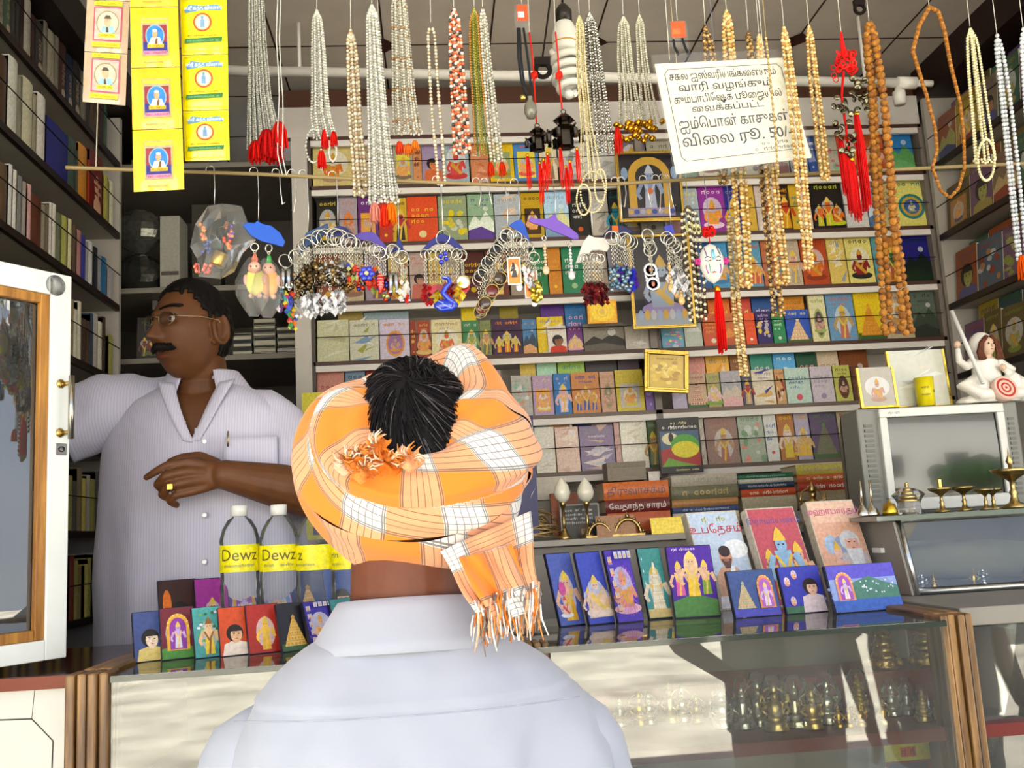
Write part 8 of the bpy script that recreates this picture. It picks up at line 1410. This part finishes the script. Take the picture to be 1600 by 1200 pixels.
    def cloth(name, quad, ys, n, m_, su, sv, u0, v0, wob, seed):
        a, b_, c_, d_ = [np.array(q, float) for q in quad]; V = []; UV = []
        for i in range(n+1):
            for j in range(m_+1):
                u, v = i/n, j/m_; px = (a*(1-u)+b_*u)*(1-v)+(c_*(1-u)+d_*u)*v; yy = (ys[0]*(1-u)+ys[1]*u)*(1-v)+(ys[2]*(1-u)+ys[3]*u)*v
                yy += wob*math.sin(9*u+3*v+seed)*(.3+v)+wob*.5*math.sin(17*u-4*v+seed*2); V.append(pY(px[0]+4*math.sin(6*v+seed)*v, px[1], yy)-org); UV.append((u*su+u0, v*sv+v0))
        m = MB(); W = m_+1; m.add(V, [(i*W+j, (i+1)*W+j, (i+1)*W+j+1, i*W+j+1) for i in range(n) for j in range(m_)], 'e8a060', 'plaid', True); m.uv = UV; o = m.build(name, tb); s = o.modifiers.new('s', 'SOLIDIFY'); s.thickness = .002
    cloth('hanging_end', [(688, 862), (828, 800), (742, 958), (842, 930)], (.965, 1.0, .93, .955), 30, 22, 1.0, 1.1, .2, .05, .008, 1)
    cloth('hanging_end', [(716, 872), (800, 850), (770, 975), (838, 952)], (.95, .965, .925, .935), 24, 18, .9, .9, .62, .45, .009, 3)
    f = MB(); r_ = random.Random(3)
    for k in range(170):
        u = r_.random(); x = 742+100*u+r_.uniform(-4, 4); y = 955-28*u+r_.uniform(-22, 14); l = r_.uniform(28, 62); yy = .93+.02*u+r_.uniform(-.014, .008); dx = r_.uniform(-8, 14); f.tube([pY(x, y, yy)-org, pY(x+dx*.3+r_.uniform(-4, 4), y+l*.5, yy-.004)-org, pY(x+dx, y+l, yy+r_.uniform(-.006, .006))-org], [.0011, .001, .0006], ['e89850', 'e8b890', 'ece4dc', 'e07a28', 'f0ece8', '8a7a70'][k % 6], 'thread', 4)
    f.build('fringe', tb)
    g = MB()
    for k, (x, y, col) in enumerate(((560, 715, 'e8843a'), (588, 700, 'ee9440'), (606, 722, 'e07828'), (640, 718, 'e8a070'), (570, 735, 'e89048'), (545, 722, 'd8b898'))):
        G = [[pY(x+19*(u-.5)*2+5*math.sin(7*v+k), y+17*(v-.5)*2+5*math.sin(8*u+k), .925+.012*math.sin(5*u+k)*math.cos(4*v+k))-org for u in np.linspace(0, 1, 9)] for v in np.linspace(0, 1, 9)]; g.grid(G, col, 'thread')
        for q in range(22): a = r_.uniform(2.6, 6.6); l = r_.uniform(16, 32); yy = .915+r_.uniform(-.006, .01); g.tube([pY(x+8*math.cos(a), y-8*math.sin(a)*-1, yy)-org, pY(x+l*.7*math.cos(a), y+l*.7*math.sin(a), yy-.006)-org, pY(x+l*math.cos(a+.3), y+l*math.sin(a+.3), yy)-org], [.001, .0009, .0005], ['e89850', 'e8c8a8', 'e07a28', 'f0d8b8'][q % 4], 'thread', 4)
    g.build('frayed_end', tb)
    # hair in the opening
    h = MB(); r_ = random.Random(8); w = np.array([.05, .52, .85]); w /= np.linalg.norm(w); ua = np.cross(w, [1., 0, 0]); ua /= np.linalg.norm(ua); ub = np.cross(w, ua)
    def on_head(rr, a, k): d = w*math.cos(rr)+(ua*math.cos(a)+ub*math.sin(a))*math.sin(rr); q = head_pts(np.array([d[0]*HA]), np.array([d[1]*HB]), np.array([d[2]*HC])); return np.array([q[0][0], q[1][0], q[2][0]])*k@M[:3, :3].T+M[:3, 3]-org
    h.grid([[on_head(rr, a, 1.045) for a in np.linspace(0, 2*math.pi, 40, endpoint=False)] for rr in np.linspace(.01, 1.5, 22)], '100d0f', 'hair', wv=True)
    for k in range(1500):
        a = r_.random()*2*math.pi; r0 = 1.25*math.sqrt(r_.random()); cu = r_.uniform(.1, .6)*(1-.4*r0); lift = .012+.03*r_.random()
        h.tube([on_head(min(1.6, r0+.42*s), a+cu*s, 1.05+lift*math.sin(2.6*s)) for s in np.linspace(0, 1, 5)], [.0007, .0007, .0006, .0005, .0003], ['141012', '1c1719', '0e0b0d', '0e0b0d', '2a2628', '141012', '1a1517', '0c0a0b', '5c585a', '141012'][k % 10], 'hair', 3)
    for k in range(26):
        x, y = 640+r_.uniform(-12, 40), 590+r_.uniform(-12, 8); h.tube([pY(x, y+8, 1.02)-org, pY(x+r_.uniform(-6, 6), y-6, 1.01)-org, pY(x+r_.uniform(4, 22), y-10+r_.uniform(-4, 6), 1.0)-org, pY(x+r_.uniform(10, 26), y+4, 1.0)-org], .0007, '141012', 'hair', 4)
    h.build('hair', t)
customer()

# ---------------------------------------------------------------- a passer-by in the street, seen only mirrored in the counter glass
def passer_by(x, y, label, hip):
    o = np.array([x, y, 0]); t = thing('person', label, 'person', o); mt = 'skin_customer'; b = MB()
    Mx = Matrix.Translation((0, 0, 1.56)) @ Matrix.Rotation(math.pi, 4, 'Z'); head_mesh(b, np.array(Mx), mt); limb(b, [(0, 0, 1.5), (0, -.01, 1.4), (0, -.01, 1.32)], [.055, .056, .075], mt, 14)
    R = resample([(1.37, .06, .055), (1.34, .12, .08), (1.29, .165, .1), (1.2, .175, .11), (1.05, .16, .105), (.9, .165, .11), (.8, .17, .11)], 22)[::-1]; G = loft(0, 0, R, 36); b.grid(G, 'fff', mt, wv=True); b.add(np.concatenate([G[0], G[-1]]), [tuple(range(36))[::-1], tuple(range(36, 72))], 'fff', mt); A_ = {}
    for q in (-1, 1):
        s, e, w = ((q*.175, 0, 1.26), (q*.36, -.02, 1.05), (q*.2, .07, .93)) if q < 0 and hip else ((q*.175, 0, 1.26), (q*.24, -.02, 1.0), (q*.26, .06, .78)); A_[q] = (np.array(s), np.array(e)); limb(b, [s, e, w], [.05, .042, .028], mt, 12); relaxed_hand(b, w, np.array(w)-np.array(e), mt, q)
        limb(b, [(q*.09, 0, .84), (q*.1, .01, .46), (q*.1, 0, .08)], [.085, .055, .038], mt, 12); limb(b, [(q*.1, -.03, .035), (q*.11, .16, .028)], [.036, .03], mt, 10)
    bo = b.build('body', t); remesh(bo, .006, 3); S = resample([(1.385, .08, .075, 0, 0), (1.365, .11, .09, 0, 0), (1.32, .16, .105, 0, 0), (1.24, .195, .12, 0, 0), (1.1, .2, .13, 0, 0), (.9, .2, .13, 0, 0), (.74, .205, .135, 0, 0)], 40); sh = garment('shirt', loft(0, 0, S, 70), t, np.zeros(3), 'dark_trouser', wr=.004)
    for q in (-1, 1): s, e = A_[q]; sleeve('sleeve', [s+(-q*.04, 0, 0), s, s*.5+e*.5, e*.9+s*.1], [.06, .068, .072, .075], sh, np.zeros(3), 'dark_trouser', 4)
    for q in (-1, 1): sleeve('trouser_leg', [(q*.085, 0, .86), (q*.095, .005, .5), (q*.1, 0, .06)], [.11, .09, .08], t, np.zeros(3), 'dark_trouser', 6)
    h = MB(); h.ball((0, -.012, 1.595), (.08, .102, .09), '14100e', 'hair', 18); h.build('hair', t)
passer_by(1.16, -.3, 'passer-by in dark clothes, hand on hip, mirrored in the middle of the counter glass', True); passer_by(1.74, -.25, 'passer-by in dark clothes, arms down, mirrored beside the right oak post', False)
# ================================================================ which books show: the best-seen ones stay things, the rest become one mass
def settle_books():
    bpy.context.view_layer.update(); dg = bpy.context.evaluated_depsgraph_get(); hits = {}; see = {'pane', 'film', 'door_glass', 'bottle', 'lens'}
    for iy in range(120):
        for ix in range(160):
            d = Vector(ray((ix+.5)*10, (iy+.5)*10)).normalized(); o = Vector(CC)
            for _ in range(9):
                ok, p, n, fi, ob, mx = sc.ray_cast(dg, o, d)
                if not ok: break
                if ob.data.materials and all(m and m.name in see for m in ob.data.materials): o = p+d*.0008; continue
                hits[ob.name] = hits.get(ob.name, 0)+1; break
    allb = [(hits.get(o.name, 0), o, k) for k, v in BOOKROWS.items() for o, _ in v]; fixed = sum(1 for o in COL.objects if o.get('category') == 'book')-len(allb)
    allb.sort(key=lambda r: -r[0]); keep = {id(o): 1 for h, o, k in allb[:max(0, 290-fixed)] if h > 0}
    rest = MB(); gone = []
    for key, v in BOOKROWS.items():
        side, shelf, grp = key; n = 0
        v = sorted(v, key=lambda r: r[0].location.x if side == 'back' else (r[0].location.y if side == 'left' else -r[0].location.y))
        for o, desc in v:
            if id(o) in keep:
                n += 1; w = {'back': f'from left, {shelf} back shelf', 'left': f'from the street end, {shelf} left shelf', 'right': f'from the far corner, {shelf}, right wall'}[side]
                o['label'] = f'{desc}, {ordw(n)} {w}'; o['group'] = grp
            else:
                me = o.data; M = np.array(o.matrix_world); V = np.array([tuple(q.co) for q in me.vertices])@M[:3, :3].T+M[:3, 3]; cl = np.zeros(len(me.polygons)*4, dtype=np.float32); me.attributes['Col'].data.foreach_get('color', cl); cl = cl.reshape(-1, 4)
                Fs = [tuple(p.vertices) for p in me.polygons]; b = rest.n; rest.v.append(V); rest.n += len(V); rest.f += [[i+b for i in f] for f in Fs]; rest.c += [tuple(c) for c in cl.tolist()]; rest.m += [me.materials[p.material_index].name for p in me.polygons]; rest.s += [p.use_smooth for p in me.polygons]
                gone.append(o)
    bpy.data.batch_remove(gone)
    if rest.n: tag(rest.build('books', kind='stuff'), 'remaining books glimpsed in the gaps of the shelves', 'books')
settle_books()
